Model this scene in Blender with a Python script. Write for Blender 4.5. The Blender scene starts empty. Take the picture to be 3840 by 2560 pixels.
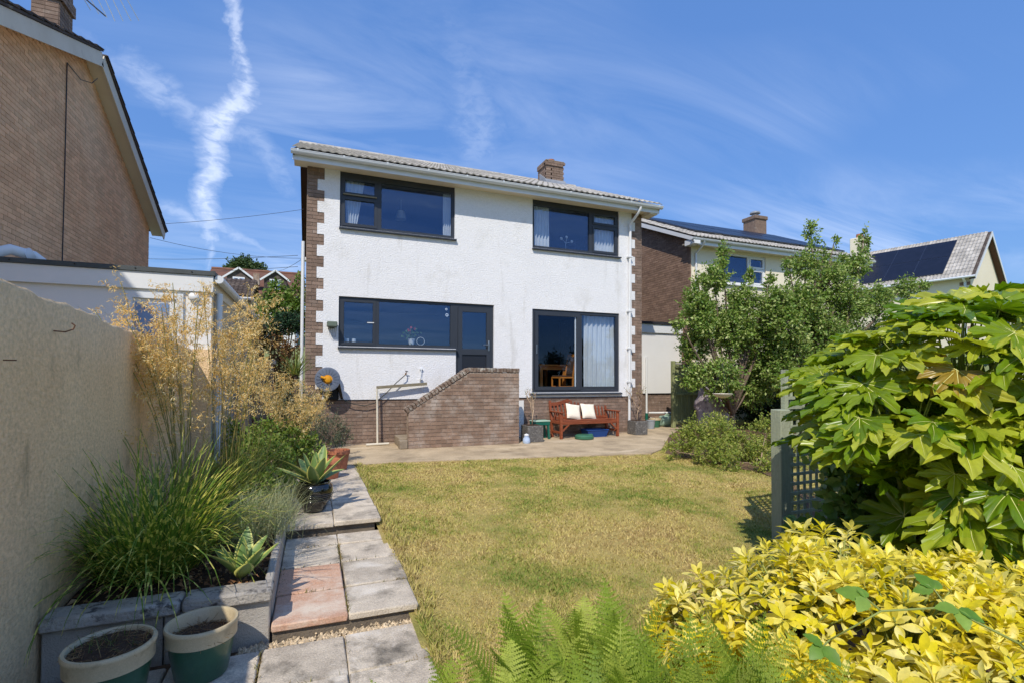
import bpy, math, random
import numpy as np
from mathutils import Matrix, Vector

rng = np.random.default_rng(7)
random.seed(7)
R = math.radians
scene = bpy.context.scene
COL = scene.collection

# ------------------------------------------------------------------ camera
CAMZ = 1.43
YAW, PITCH, ROLL = 0.3776, 0.0223, 0.0034
cam_d = bpy.data.cameras.new('camera')
cam_d.sensor_width = 36.0
cam_d.lens = 36.0 * 1881.07 / 3840.0
cam_d.shift_y = (1369.72 - 1280.0) / 3840.0
cam_d.clip_start = 0.05
cam_d.clip_end = 3000.0
cam = bpy.data.objects.new('camera', cam_d)
COL.objects.link(cam)
_r = Vector((math.cos(YAW), -math.sin(YAW), 0)); _f0 = Vector((math.sin(YAW), math.cos(YAW), 0)); _u0 = Vector((0, 0, 1))
_f = _f0 * math.cos(PITCH) + _u0 * math.sin(PITCH)
_u = -_f0 * math.sin(PITCH) + _u0 * math.cos(PITCH)
_r2 = _r * math.cos(ROLL) + _u * math.sin(ROLL)
_u2 = -_r * math.sin(ROLL) + _u * math.cos(ROLL)
cam.matrix_world = Matrix(((_r2.x, _u2.x, -_f.x, 0), (_r2.y, _u2.y, -_f.y, 0), (_r2.z, _u2.z, -_f.z, CAMZ), (0, 0, 0, 1)))
scene.camera = cam

# ------------------------------------------------------------------ sky, sun, exposure
SUN_EL, SUN_AZ = 48.0, 213.0          # azimuth clockwise from +Y
SKY_STRENGTH = 0.15
world = bpy.data.worlds.new('World')
scene.world = world
world.use_nodes = True
wt = world.node_tree
wt.nodes.clear()


class NT:
    """tiny node-building helper"""
    def __init__(self, tree): self.t = tree
    def n(self, typ, **kw):
        nd = self.t.nodes.new(typ)
        for k, v in kw.items():
            if k == 'ins':
                for kk, vv in v.items():
                    if isinstance(vv, bpy.types.NodeSocket): self.t.links.new(vv, nd.inputs[kk])
                    else: nd.inputs[kk].default_value = vv
            else: setattr(nd, k, v)
        return nd
    def link(self, a, b): self.t.links.new(a, b)
    def math(self, op, a, b=None, c=None, clamp=False):
        nd = self.t.nodes.new('ShaderNodeMath'); nd.operation = op; nd.use_clamp = clamp
        for i, v in enumerate((a, b, c)):
            if v is None: continue
            if isinstance(v, bpy.types.NodeSocket): self.t.links.new(v, nd.inputs[i])
            else: nd.inputs[i].default_value = v
        return nd.outputs[0]
    def mix(self, f, a, b, blend='MIX'):
        nd = self.t.nodes.new('ShaderNodeMix'); nd.data_type = 'RGBA'; nd.blend_type = blend
        for s, v in ((nd.inputs[0], f), (nd.inputs[6], a), (nd.inputs[7], b)):
            if isinstance(v, bpy.types.NodeSocket): self.t.links.new(v, s)
            else: s.default_value = v if not isinstance(v, tuple) else (tuple(v) + (1.0,))[:4]
        return nd.outputs[2]
    def ramp(self, f, stops, interp='LINEAR'):
        nd = self.t.nodes.new('ShaderNodeValToRGB'); cr = nd.color_ramp; cr.interpolation = interp
        while len(cr.elements) < len(stops): cr.elements.new(0.5)
        for e, (p, c) in zip(cr.elements, stops):
            e.position = p; e.color = (c, c, c, 1) if isinstance(c, (int, float)) else (tuple(c) + (1.0,))[:4]
        self.t.links.new(f, nd.inputs[0])
        return nd.outputs[0]
    def curve(self, f, pts):
        nd = self.t.nodes.new('ShaderNodeFloatCurve'); c = nd.mapping.curves[0]
        c.points[0].location = pts[0]; c.points[-1].location = pts[-1]
        for p in pts[1:-1]: c.points.new(*p)
        nd.mapping.update()
        self.t.links.new(f, nd.inputs['Value'])
        return nd.outputs[0]
    def noise(self, vec, scale, detail=4, rough=0.55, dist=0.0, dim='3D'):
        nd = self.t.nodes.new('ShaderNodeTexNoise'); nd.noise_dimensions = dim
        if vec is not None: self.t.links.new(vec, nd.inputs['Vector'])
        nd.inputs['Scale'].default_value = scale; nd.inputs['Detail'].default_value = detail
        nd.inputs['Roughness'].default_value = rough; nd.inputs['Distortion'].default_value = dist
        return nd.outputs[0]


def build_sky():
    g = NT(wt)
    out = g.n('ShaderNodeOutputWorld'); bg = g.n('ShaderNodeBackground')
    bg.inputs['Strength'].default_value = SKY_STRENGTH
    g.link(bg.outputs[0], out.inputs[0])
    sky = g.n('ShaderNodeTexSky', sky_type='NISHITA', sun_disc=False)
    sky.sun_elevation = R(SUN_EL); sky.sun_rotation = R(SUN_AZ)
    sky.altitude = 3500; sky.air_density = 0.9; sky.dust_density = 0.0; sky.ozone_density = 2.0
    co = g.n('ShaderNodeTexCoord').outputs['Generated']
    sp = g.n('ShaderNodeSeparateXYZ', ins={0: co})
    x, y, z = sp.outputs
    zc = g.math('MAXIMUM', z, 0.03)
    # high thin cloud sheet, in the coordinates of a flat layer overhead
    px = g.math('DIVIDE', x, g.math('ADD', zc, 0.12)); py = g.math('DIVIDE', y, g.math('ADD', zc, 0.12))
    pl = g.n('ShaderNodeCombineXYZ', ins={0: px, 1: py, 2: 0.0}).outputs[0]
    mp = g.n('ShaderNodeMapping', ins={'Vector': pl}); mp.inputs['Rotation'].default_value = (0, 0, R(-38)); mp.inputs['Scale'].default_value = (0.55, 2.1, 1)
    n1 = g.noise(mp.outputs[0], 1.1, 8, 0.62, 1.2)
    n2 = g.noise(pl, 0.45, 3, 0.5, 0.3)
    cir = g.math('MULTIPLY', g.ramp(n1, [(0.40, 0.0), (0.80, 1.0)]), g.ramp(n2, [(0.42, 0.0), (0.66, 1.0)]))
    # azimuth / elevation for the vapour trail and its loose streaks
    az = g.math('ARCTAN2', x, y)
    el = g.math('ARCSINE', z)
    e01 = g.math('DIVIDE', el, 0.8)
    wob = g.noise(co, 14.0, 6, 0.65, 0.6)
    wob2 = g.noise(g.n('ShaderNodeVectorMath', operation='MULTIPLY', ins={0: co, 1: (1.0, 1.0, 2.2)}).outputs[0], 36.0, 7, 0.6, 0.5)
    a01 = g.math('DIVIDE', g.math('ADD', az, 0.5), 2.0)
    def streak(pts, wid, amp, wobamp, along='el'):
        """pts: (azimuth, elevation) in radians, width and strength at each; a band of cloud along that line"""
        if along == 'el':
            t, q = e01, az; P = sorted((e / 0.8, (a + 1) / 2, w, s) for (a, e), w, s in zip(pts, wid, amp)); dec = (2.0, -1.0)
        else:
            t, q = a01, el; P = sorted(((a + 0.5) / 2, e, w, s) for (a, e), w, s in zip(pts, wid, amp)); dec = (1.0, 0.0)
        ext = lambda k: [(0.0, P[0][k])] + [(p[0], p[k]) for p in P] + [(1.0, P[-1][k])]
        c = g.math('MULTIPLY_ADD', g.curve(t, ext(1)), dec[0], dec[1])
        c = g.math('ADD', c, g.math('MULTIPLY', g.math('SUBTRACT', wob, 0.5), wobamp))
        d = g.math('ABSOLUTE', g.math('SUBTRACT', q, c))
        w = g.math('MULTIPLY', g.curve(t, [(x, v * 8) for x, v in ext(2)]), 0.125)
        s = g.math('SUBTRACT', 1.0, g.math('DIVIDE', d, g.math('MAXIMUM', w, 0.0008)), clamp=True)
        s = g.math('MULTIPLY', s, g.ramp(wob2, [(0.26, 0.15), (0.70, 1.0)]))
        s = g.ramp(s, [(0.0, 0.0), (0.3, 0.35), (0.6, 0.75), (1.0, 1.0)])
        return g.math('MULTIPLY', s, g.curve(t, ext(3)))
    return g, sky, bg, co, cir, streak, el, az


SKY = build_sky()


def finish_sky(trails, cirrus=0.5, cloud=(0.86, 0.9, 0.97)):
    g, sky, bg, co, cir, streak, el, az = SKY
    f = g.math('MULTIPLY', cir, cirrus)
    for t in trails:
        f = g.math('MAXIMUM', f, streak(*t))
    hz = g.math('GREATER_THAN', el, 0.0)
    f = g.math('MULTIPLY', f, hz)
    hs = g.n('ShaderNodeHueSaturation', ins={'Color': sky.outputs[0]})
    hs.inputs['Hue'].default_value = 0.502; hs.inputs['Saturation'].default_value = 1.14; hs.inputs['Value'].default_value = 1.18
    # even out the range of the clear sky (colour grade): brightness compressed around its mid value
    lum = g.n('ShaderNodeRGBToBW', ins={0: hs.outputs[0]}).outputs[0]
    comp = g.math('MULTIPLY', g.math('POWER', g.math('DIVIDE', g.math('MAXIMUM', lum, 0.05), 1.3), -0.65), 0.97)
    even = g.n('ShaderNodeVectorMath', operation='SCALE', ins={0: hs.outputs[0], 'Scale': comp}).outputs[0]
    k = 1.0 / SKY_STRENGTH
    col = g.mix(f, even, tuple(c * k for c in cloud))
    g.link(col, bg.inputs['Color'])


finish_sky([
    ([(-.146, .60), (-.131, .524), (-.121, .497), (-.117, .464), (-.159, .414), (-.168, .373), (-.172, .332), (-.176, .291), (-.173, .249), (-.172, .19), (-.172, .15)],
     [.016, .016, .02, .032, .045, .034, .03, .03, .02, .010, .006], [.36, .4, .44, .48, .62, .48, .52, .52, .36, .2, .0], .06),
    ([(-.42, .50), (-.291, .451), (-.263, .442), (-.21, .424), (-.185, .408), (-.119, .409), (-.062, .358), (0, .31)], [.02, .03, .04, .04, .035, .035, .04, .03], [.0, .16, .24, .22, .2, .18, .14, .0], .07, 'az'),
    ([(-.3, .29), (-.231, .267), (-.188, .254), (-.116, .236), (-.06, .212), (0, .19)], [.014, .02, .022, .016, .01, .01], [.0, .2, .28, .2, .12, .0], .04, 'az'),
    ([(.23, .68), (.256, .613), (.292, .527), (.31, .437), (.31, .36)], [.06, .06, .06, .07, .07], [.0, .06, .10, .14, .0], .1),
])

sun_d = bpy.data.lights.new('sun', 'SUN')
sun_d.energy = 2.4
sun_d.angle = R(0.55)
sun_d.color = (1.0, 0.915, 0.79)
sun = bpy.data.objects.new('sun', sun_d)
COL.objects.link(sun)
_h = R(SUN_AZ)
_sd = Vector((math.sin(_h) * math.cos(R(SUN_EL)), math.cos(_h) * math.cos(R(SUN_EL)), math.sin(R(SUN_EL))))
sun.rotation_euler = _sd.to_track_quat('Z', 'Y').to_euler()
sun.location = _sd * 60

vs = scene.view_settings
vs.view_transform = 'Standard'; vs.look = 'None'; vs.gamma = 1.0; vs.use_curve_mapping = False
vs.exposure = 0.70
scene.cycles.max_bounces = 5
scene.cycles.diffuse_bounces = 3
scene.cycles.glossy_bounces = 3
scene.cycles.transparent_max_bounces = 8
scene.cycles.use_denoising = True


# ------------------------------------------------------------------ colours, materials
def S(r, g, b):
    f = lambda c: (c / 255 / 12.92) if c <= 10.31 else ((c / 255 + .055) / 1.055) ** 2.4
    return (f(r), f(g), f(b))


MATS = {}


def new_mat(name):
    m = bpy.data.materials.new(name); m.use_nodes = True
    m.node_tree.nodes.clear()
    g = NT(m.node_tree)
    out = g.n('ShaderNodeOutputMaterial'); bs = g.n('ShaderNodeBsdfPrincipled')
    g.link(bs.outputs[0], out.inputs[0])
    MATS[name] = m
    return m, g, bs, out


def rnd_node(g):
    """0..1 number per piece: attribute 'rnd' on joined meshes, object random on single ones"""
    a = g.n('ShaderNodeAttribute', attribute_name='rnd').outputs['Fac']
    o = g.n('ShaderNodeObjectInfo').outputs['Random']
    return g.math('FRACT', g.math('ADD', a, o))


def mat(name, c1, c2=None, scale=3.0, rough=0.75, bump=0.0, bscale=40.0, rnd=0.0, stain=None, sscale=1.2, slo=0.52, shi=0.72,
        metal=0.0, spec=0.3, detail=5, coat=0.0, stretch=None, fine=0.0, streak=None):
    m, g, bs, out = new_mat(name)
    c2 = c2 or c1
    pos = g.n('ShaderNodeNewGeometry').outputs['Position']
    if stretch:
        mp = g.n('ShaderNodeMapping', ins={'Vector': pos}); mp.inputs['Scale'].default_value = stretch; v = mp.outputs[0]
    else: v = pos
    nz = g.noise(v, scale, detail, 0.6)
    col = g.mix(g.ramp(nz, [(0.32, 0.0), (0.68, 1.0)]), c1, c2)
    if fine:
        n3 = g.noise(pos, scale * 25, 3, 0.6)
        col = g.mix(1.0, col, g.ramp(n3, [(0.25, 1 - fine), (0.75, 1 + fine * .6)]), 'MULTIPLY')
    if stain:
        n2 = g.noise(v, sscale, 7, 0.68)
        col = g.mix(g.ramp(n2, [(slo, 0.0), (shi, 1.0)]), col, stain)
    if streak:                                   # (colour, stretch, scale, lo, hi): rain streaks, algae
        mp2 = g.n('ShaderNodeMapping', ins={'Vector': pos}); mp2.inputs['Scale'].default_value = streak[1]
        n4 = g.noise(mp2.outputs[0], streak[2], 6, 0.62, 0.4)
        col = g.mix(g.ramp(n4, [(streak[3], 0.0), (streak[4], 1.0)]), col, streak[0])
    if rnd:
        r = rnd_node(g)
        col = g.mix(1.0, col, g.ramp(r, [(0.0, 1 - rnd), (1.0, 1 + rnd)]), 'MULTIPLY')
    g.link(col, bs.inputs['Base Color'])
    bs.inputs['Roughness'].default_value = rough; bs.inputs['Metallic'].default_value = metal
    bs.inputs['Specular IOR Level'].default_value = spec
    if coat: bs.inputs['Coat Weight'].default_value = coat
    if bump:
        nb = g.noise(pos, bscale, 4, 0.6)
        b = g.n('ShaderNodeBump', ins={'Height': nb, 'Strength': bump}); b.inputs['Distance'].default_value = 0.02
        g.link(b.outputs[0], bs.inputs['Normal'])
    return m


def leafmat(name, c1, c2, c3=None, rough=0.5, trans=0.35, spec=0.35, band=None, tipc=None, tint=None):
    """foliage: colour from the per-leaf number, some light through the blade"""
    m, g, bs, out = new_mat(name)
    r = rnd_node(g)
    st = [(0.0, c1), (1.0, c2)] if c3 is None else [(0.0, c1), (0.55, c2), (1.0, c3)]
    col = g.ramp(r, st)
    if tipc:
        t = g.n('ShaderNodeAttribute', attribute_name='t').outputs['Fac']
        col = g.mix(g.ramp(t, [(tipc[1], 0.0), (tipc[2], 1.0)]), col, tipc[0])
    if band:
        t = g.n('ShaderNodeAttribute', attribute_name='t').outputs['Fac']
        s = g.math('SINE', g.math('ADD', g.math('MULTIPLY', t, band[1]), g.math('MULTIPLY', r, 40.0)))
        col = g.mix(g.math('GREATER_THAN', s, 0.55), col, band[0])
    pos = g.n('ShaderNodeNewGeometry').outputs['Position']
    nz = g.noise(pos, 22.0, 3, 0.6)
    col = g.mix(1.0, col, g.ramp(nz, [(0.3, 0.78), (0.7, 1.15)]), 'MULTIPLY')
    g.link(col, bs.inputs['Base Color'])
    bs.inputs['Roughness'].default_value = rough; bs.inputs['Specular IOR Level'].default_value = spec
    if trans:
        tr = g.n('ShaderNodeBsdfTranslucent', ins={'Color': g.mix(1.0, col, (1.25, 1.25, 0.7), 'MULTIPLY')})
        mx = g.n('ShaderNodeMixShader', ins={0: trans})
        g.link(bs.outputs[0], mx.inputs[1]); g.link(tr.outputs[0], mx.inputs[2]); g.link(mx.outputs[0], out.inputs[0])
    return m


def glassmat(name, refl=0.3, tint=(0.9, 0.93, 0.96)):
    m, g, bs, out = new_mat(name)
    tr = g.n('ShaderNodeBsdfTransparent', ins={'Color': tint + (1,)})
    gl = g.n('ShaderNodeBsdfGlossy', ins={'Color': (.50, .68, 1, 1), 'Roughness': 0.0})
    ge = g.n('ShaderNodeNewGeometry')
    dp = g.n('ShaderNodeVectorMath', operation='DOT_PRODUCT', ins={0: ge.outputs['Incoming'], 1: ge.outputs['Normal']})
    c5 = g.math('POWER', g.math('SUBTRACT', 1.0, g.math('ABSOLUTE', dp.outputs['Value']), clamp=True), 5.0)
    f = g.math('MULTIPLY_ADD', c5, 0.9, refl, clamp=True)
    mx = g.n('ShaderNodeMixShader', ins={0: f})
    g.link(tr.outputs[0], mx.inputs[1]); g.link(gl.outputs[0], mx.inputs[2]); g.link(mx.outputs[0], out.inputs[0])
    return m


# ------------------------------------------------------------------ mesh helpers
ROOTLOC = {}


def link(o, parent=None):
    COL.objects.link(o)
    if parent is not None: o.parent = parent
    return o


def root_of(o):
    while o.parent is not None: o = o.parent
    return o


def tag(o, label=None, cat=None, group=None, kind=None):
    if label: o['label'] = label
    if cat: o['category'] = cat
    if group: o['group'] = group
    if kind: o['kind'] = kind
    return o


def thing(name, loc, label, cat, group=None, rz=0.0):
    o = bpy.data.objects.new(name, None); o.empty_display_size = 0.1
    o.location = loc; o.rotation_euler = (0, 0, rz)
    link(o)
    return tag(o, label, cat, group)


def np_mesh(name, V, F, mats, midx=None, smooth=False, attrs=None):
    """V (n,3); F list of arrays (m,k)"""
    me = bpy.data.meshes.new(name)
    V = np.asarray(V, dtype=np.float32)
    F = [np.asarray(f, dtype=np.int32) for f in F if len(f)]
    me.vertices.add(len(V)); me.vertices.foreach_set('co', V.ravel())
    loops = np.concatenate([f.ravel() for f in F]); tot = np.concatenate([np.full(len(f), f.shape[1], np.int32) for f in F])
    me.loops.add(len(loops)); me.loops.foreach_set('vertex_index', loops)
    me.polygons.add(len(tot))
    st = np.concatenate(([0], np.cumsum(tot)[:-1])).astype(np.int32)
    me.polygons.foreach_set('loop_start', st); me.polygons.foreach_set('loop_total', tot)
    if midx is not None: me.polygons.foreach_set('material_index', np.asarray(midx, np.int32))
    me.polygons.foreach_set('use_smooth', np.full(len(tot), bool(smooth)))
    me.update(calc_edges=True)
    for k, a in (attrs or {}).items():
        at = me.attributes.new(k, 'FLOAT', 'POINT'); at.data.foreach_set('value', np.asarray(a, np.float32))
    for m_ in (mats if isinstance(mats, (list, tuple)) else [mats]):
        me.materials.append(MATS[m_] if isinstance(m_, str) else m_)
    return me


class MB:
    """collects simple solids (world coordinates) and links them as one mesh object"""
    def __init__(self): self.V = []; self.F = []; self.M = []; self.cur = 0; self.A = []; self.r = 0.0
    def add(self, verts, faces):
        b = len(self.V)
        self.V += [tuple(v) for v in verts]; self.A += [self.r] * len(verts)
        for f in faces: self.F.append(tuple(b + i for i in f)); self.M.append(self.cur)
        return self
    def box(self, x0, x1, y0, y1, z0, z1):
        return self.add([(x, y, z) for z in (z0, z1) for y in (y0, y1) for x in (x0, x1)],
                        [(0, 2, 3, 1), (4, 5, 7, 6), (0, 1, 5, 4), (2, 6, 7, 3), (0, 4, 6, 2), (1, 3, 7, 5)])
    def bbox(self, x0, x1, y0, y1, z0, z1, b=0.004):
        """box with its edges bevelled"""
        b = min(b, (x1 - x0) * .45, (y1 - y0) * .45, (z1 - z0) * .45)
        c = ((x0 + x1) / 2, (y0 + y1) / 2, (z0 + z1) / 2); h = ((x1 - x0) / 2, (y1 - y0) / 2, (z1 - z0) / 2)
        vs = []; idx = {}
        for sx in (-1, 1):
            for sy in (-1, 1):
                for sz in (-1, 1):
                    for ax in range(3):
                        d = [h[0] - b, h[1] - b, h[2] - b]; d[ax] = h[ax]
                        idx[(sx, sy, sz, ax)] = len(vs); vs.append((c[0] + sx * d[0], c[1] + sy * d[1], c[2] + sz * d[2]))
        fs = []
        I = lambda s, ax: idx[(s[0], s[1], s[2], ax)]
        for ax in range(3):
            o1, o2 = (ax + 1) % 3, (ax + 2) % 3
            for s in (-1, 1):
                q = []
                for a_, b_ in ((-1, -1), (1, -1), (1, 1), (-1, 1)):
                    t = [0, 0, 0]; t[ax] = s; t[o1] = a_; t[o2] = b_; q.append(I(t, ax))
                fs.append(tuple(q if s > 0 else q[::-1]))
            for a_ in (-1, 1):
                for b_ in (-1, 1):
                    t0 = [0, 0, 0]; t0[ax] = -1; t0[o1] = a_; t0[o2] = b_; t1 = list(t0); t1[ax] = 1
                    q = (I(t0, o1), I(t1, o1), I(t1, o2), I(t0, o2)); fs.append(q if a_ * b_ < 0 else q[::-1])
        for sx in (-1, 1):
            for sy in (-1, 1):
                for sz in (-1, 1):
                    q = tuple(I((sx, sy, sz), k) for k in range(3)); fs.append(q if sx * sy * sz > 0 else q[::-1])
        return self.add(vs, fs)
    def prism(self, poly, y0, y1, axis='y'):
        """polygon in the plane across `axis`, pushed along it"""
        n = len(poly)
        if axis == 'y': f = lambda p, t: (p[0], t, p[1])
        elif axis == 'x': f = lambda p, t: (t, p[0], p[1])
        else: f = lambda p, t: (p[0], p[1], t)
        vs = [f(p, y0) for p in poly] + [f(p, y1) for p in poly]
        fs = [tuple(range(n)), tuple(range(2 * n - 1, n - 1, -1))] + [(i, n + i, n + (i + 1) % n, (i + 1) % n) for i in range(n)]
        return self.add(vs, fs)
    def bar(self, p, q, w, h, up=(0, 0, 1)):
        """rectangular bar from p to q, w across, h along `up`"""
        p, q, up = Vector(p), Vector(q), Vector(up)
        d = (q - p).normalized(); s = d.cross(up).normalized() * (w / 2); u = s.cross(d).normalized() * (h / 2)
        vs = [t + a * s + b * u for t in (p, q) for a, b in ((-1, -1), (1, -1), (1, 1), (-1, 1))]
        return self.add(vs, [(0, 1, 2, 3), (7, 6, 5, 4)] + [(i, 4 + i, 4 + (i + 1) % 4, (i + 1) % 4) for i in range(4)])
    def tube(self, pts, r, n=8, cap=True):
        pts = [Vector(p) for p in pts]; m = len(pts)
        rs = r if isinstance(r, (list, tuple)) else [r] * m
        vs = []; ref = None
        for i, p in enumerate(pts):
            d = (pts[min(i + 1, m - 1)] - pts[max(i - 1, 0)]).normalized()
            if ref is None: ref = d.orthogonal().normalized()
            ref = (ref - d * ref.dot(d)).normalized(); b = d.cross(ref)
            for k in range(n):
                a = 2 * math.pi * k / n; vs.append(p + (ref * math.cos(a) + b * math.sin(a)) * rs[i])
        fs = [(i * n + k, i * n + (k + 1) % n, (i + 1) * n + (k + 1) % n, (i + 1) * n + k) for i in range(m - 1) for k in range(n)]
        if cap: fs += [tuple(range(n))[::-1], tuple(range((m - 1) * n, m * n))]
        return self.add(vs, fs)
    def lathe(self, c, prof, n=32, axis='z', caps=(True, False)):
        vs = []; fs = []
        for r, z in prof:
            for k in range(n):
                a = 2 * math.pi * k / n; x, y = r * math.cos(a), r * math.sin(a)
                vs.append((c[0] + x, c[1] + y, c[2] + z) if axis == 'z' else ((c[0] + x, c[1] + z, c[2] + y) if axis == 'y' else (c[0] + z, c[1] + x, c[2] + y)))
        m = len(prof)
        for i in range(m - 1):
            for k in range(n): fs.append((i * n + k, i * n + (k + 1) % n, (i + 1) * n + (k + 1) % n, (i + 1) * n + k))
        if caps[0]: fs.append(tuple(range(n))[::-1])
        if caps[1]: fs.append(tuple(range((m - 1) * n, m * n)))
        return self.add(vs, fs)
    def grid(self, nu, nv, fn):
        vs = [fn(i / nu, j / nv) for j in range(nv + 1) for i in range(nu + 1)]
        return self.add(vs, [(j * (nu + 1) + i, j * (nu + 1) + i + 1, (j + 1) * (nu + 1) + i + 1, (j + 1) * (nu + 1) + i) for j in range(nv) for i in range(nu)])
    def mesh(self, name, mats, smooth=False, off=(0, 0, 0)):
        me = bpy.data.meshes.new(name)
        me.from_pydata([(v[0] - off[0], v[1] - off[1], v[2] - off[2]) for v in self.V], [], self.F)
        for m_ in (mats if isinstance(mats, (list, tuple)) else [mats]): me.materials.append(MATS[m_])
        me.polygons.foreach_set('material_index', self.M)
        if any(self.A):
            at = me.attributes.new('rnd', 'FLOAT', 'POINT'); at.data.foreach_set('value', self.A)
        if smooth is not False:
            me.polygons.foreach_set('use_smooth', [True] * len(self.F))
            if smooth is not True: me.set_sharp_from_angle(angle=R(smooth))
        me.update()
        return me
    def build(self, name, mats, parent=None, smooth=False, kind=None, label=None, cat=None, group=None):
        off = tuple(root_of(parent).location) if parent is not None else (0, 0, 0)
        o = bpy.data.objects.new(name, self.mesh(name, mats, smooth, off))
        link(o, parent)
        return tag(o, label, cat, group, kind)


def put(name, me, loc, parent=None, rot=None, scale=None):
    """one more object that shares a mesh"""
    o = bpy.data.objects.new(name, me)
    off = root_of(parent).location if parent is not None else Vector((0, 0, 0))
    o.location = Vector(loc) - off
    if rot is not None: o.rotation_euler = rot
    if scale is not None: o.scale = scale
    return link(o, parent)


def put_m(name, me, M4, parent=None):
    o = bpy.data.objects.new(name, me)
    off = root_of(parent).location if parent is not None else Vector((0, 0, 0))
    o.matrix_basis = Matrix.Translation(-off) @ M4
    return link(o, parent)


def unit(a): return a / np.maximum(np.linalg.norm(a, axis=-1, keepdims=True), 1e-9)


def frames(d, up):
    """(n,3,3) with columns side, along d, normal"""
    d = unit(d); s = unit(np.cross(d, up)); n = np.cross(s, d)
    return np.stack([s, d, n], axis=2)


def scatter(tv, tf, pos, rot, scl, rnd, tattr=None):
    """copies of one template -> arrays for np_mesh"""
    n, k = len(pos), len(tv)
    scl = np.asarray(scl)
    sv = tv[None] * (scl[:, None, None] if scl.ndim == 1 else scl[:, None, :])
    V = np.einsum('nij,nkj->nki', rot, sv) + pos[:, None, :]
    F = [(np.asarray(f)[None] + (np.arange(n) * k)[:, None, None]).reshape(-1, np.asarray(f).shape[1]) for f in tf]
    at = {'rnd': np.repeat(rnd, k)}
    if tattr is not None: at['t'] = np.tile(tattr, n)
    return V.reshape(-1, 3), F, at


def merge(parts):
    V = []; F = {}; A = {}; b = 0
    for v, fs, at in parts:
        V.append(v)
        for f in fs: F.setdefault(f.shape[1], []).append(f + b)
        for k, a in at.items(): A.setdefault(k, []).append(a)
        b += len(v)
    return np.concatenate(V), [np.concatenate(x) for x in F.values()], {k: np.concatenate(a) for k, a in A.items()}


def arr_obj(name, VFA, mats, parent=None, smooth=True, kind=None, **kw):
    V, F, A = VFA
    off = np.array(root_of(parent).location) if parent is not None else np.zeros(3)
    me = np_mesh(name, V - off, F, mats, smooth=smooth, attrs=A)
    o = bpy.data.objects.new(name, me); link(o, parent)
    return tag(o, kind=kind, **kw)


def leaf_t(n=4, w=0.4, fold=0.12, droop=0.25, peak=0.5, tip=0.9):
    """leaf along +Y, length 1, normal +Z; fold lifts the edges, droop bends the tip down"""
    v = []; t = []
    for i in range(n + 1):
        y = i / n
        a = math.sin(math.pi * (y ** (math.log(0.5) / math.log(peak)))) ** tip if 0 < y < 1 else 0.0
        hw = max(a * w / 2, 0.012 if i in (0, n) else 0)
        z = -droop * y * y
        v += [(-hw, y, z + fold * a), (0, y, z), (hw, y, z + fold * a)]; t += [y] * 3
    f = []
    for i in range(n):
        b = i * 3; f += [(b, b + 1, b + 4, b + 3), (b + 1, b + 2, b + 5, b + 4)]
    return np.array(v), [np.array(f)], np.array(t)


LEAF_SMALL = (np.array([(0, 0, 0), (-.28, .45, .08), (0, 1, -.12), (.28, .45, .08)]), [np.array([(0, 2, 1), (0, 3, 2)])])


def ribbons(base, dirs, length, width, bend, nseg=6, rnd=None, sag=None, twist=0.3, tipw=0.08):
    """grass blades: base (n,3), unit dirs, lengths, widths; bend = how far the blade leans over (radians at the tip)"""
    n = len(base)
    hd = dirs.copy(); hd[:, 2] = 0; hd = unit(hd + 1e-6)
    el0 = np.arcsin(np.clip(dirs[:, 2], -1, 1))
    P = [base]; p = base.copy(); seg = (length / nseg)[:, None]
    side0 = np.stack([-hd[:, 1], hd[:, 0], np.zeros(n)], 1)
    tw = rng.uniform(-twist, twist, n)
    V = []; T = []
    for i in range(nseg + 1):
        t = i / nseg
        w = width * (1 - t) ** 0.6 * (0.6 + 0.4 * min(1, t * 6)) + width * tipw * t
        a = tw * t * 3
        sd = side0 * np.cos(a)[:, None] + hd * np.sin(a)[:, None] * .6
        V.append(np.stack([p - sd * w[:, None] / 2, p + sd * w[:, None] / 2], 1)); T.append(np.full((n, 2), t))
        el = el0 - bend * ((i + .5) / nseg) ** 1.5
        p = p + seg * (hd * np.cos(el)[:, None] + np.array([0, 0, 1.0]) * np.sin(el)[:, None])
    V = np.concatenate([v[:, None] for v in V], 1).reshape(n, -1, 3)      # n,(nseg+1)*2,3
    k = (nseg + 1) * 2
    f = np.array([(2 * i, 2 * i + 1, 2 * i + 3, 2 * i + 2) for i in range(nseg)])
    F = [(f[None] + (np.arange(n) * k)[:, None, None]).reshape(-1, 4)]
    T = np.concatenate([t[:, None] for t in T], 1).reshape(-1)
    r = rng.random(n) if rnd is None else rnd
    return V.reshape(-1, 3), F, {'rnd': np.repeat(r, k), 't': T}


def sticks(p, q, r0, r1=None, rnd=None):
    """thin three-sided rods from p to q (n,3)"""
    n = len(p); d = unit(q - p); r1 = r0 if r1 is None else r1
    up = np.tile([0.31, 0.52, 0.79], (n, 1)); s = unit(np.cross(d, up)); u = np.cross(s, d)
    r0 = np.broadcast_to(r0, n); r1 = np.broadcast_to(r1, n)
    ring = [(math.cos(a), math.sin(a)) for a in (0, 2.094, 4.189)]
    V = np.stack([c + (s * a + u * b) * rr[:, None] for c, rr in ((p, r0), (q, r1)) for a, b in ring], 1)
    f = np.array([(0, 1, 4, 3), (1, 2, 5, 4), (2, 0, 3, 5)])
    F = [(f[None] + (np.arange(n) * 6)[:, None, None]).reshape(-1, 4)]
    r = rng.random(n) if rnd is None else rnd
    return V.reshape(-1, 3), F, {'rnd': np.repeat(r, 6), 't': np.tile([0, 0, 0, 1, 1, 1.], n)}


def lerp(a, b, t): return a + (b - a) * t


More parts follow.
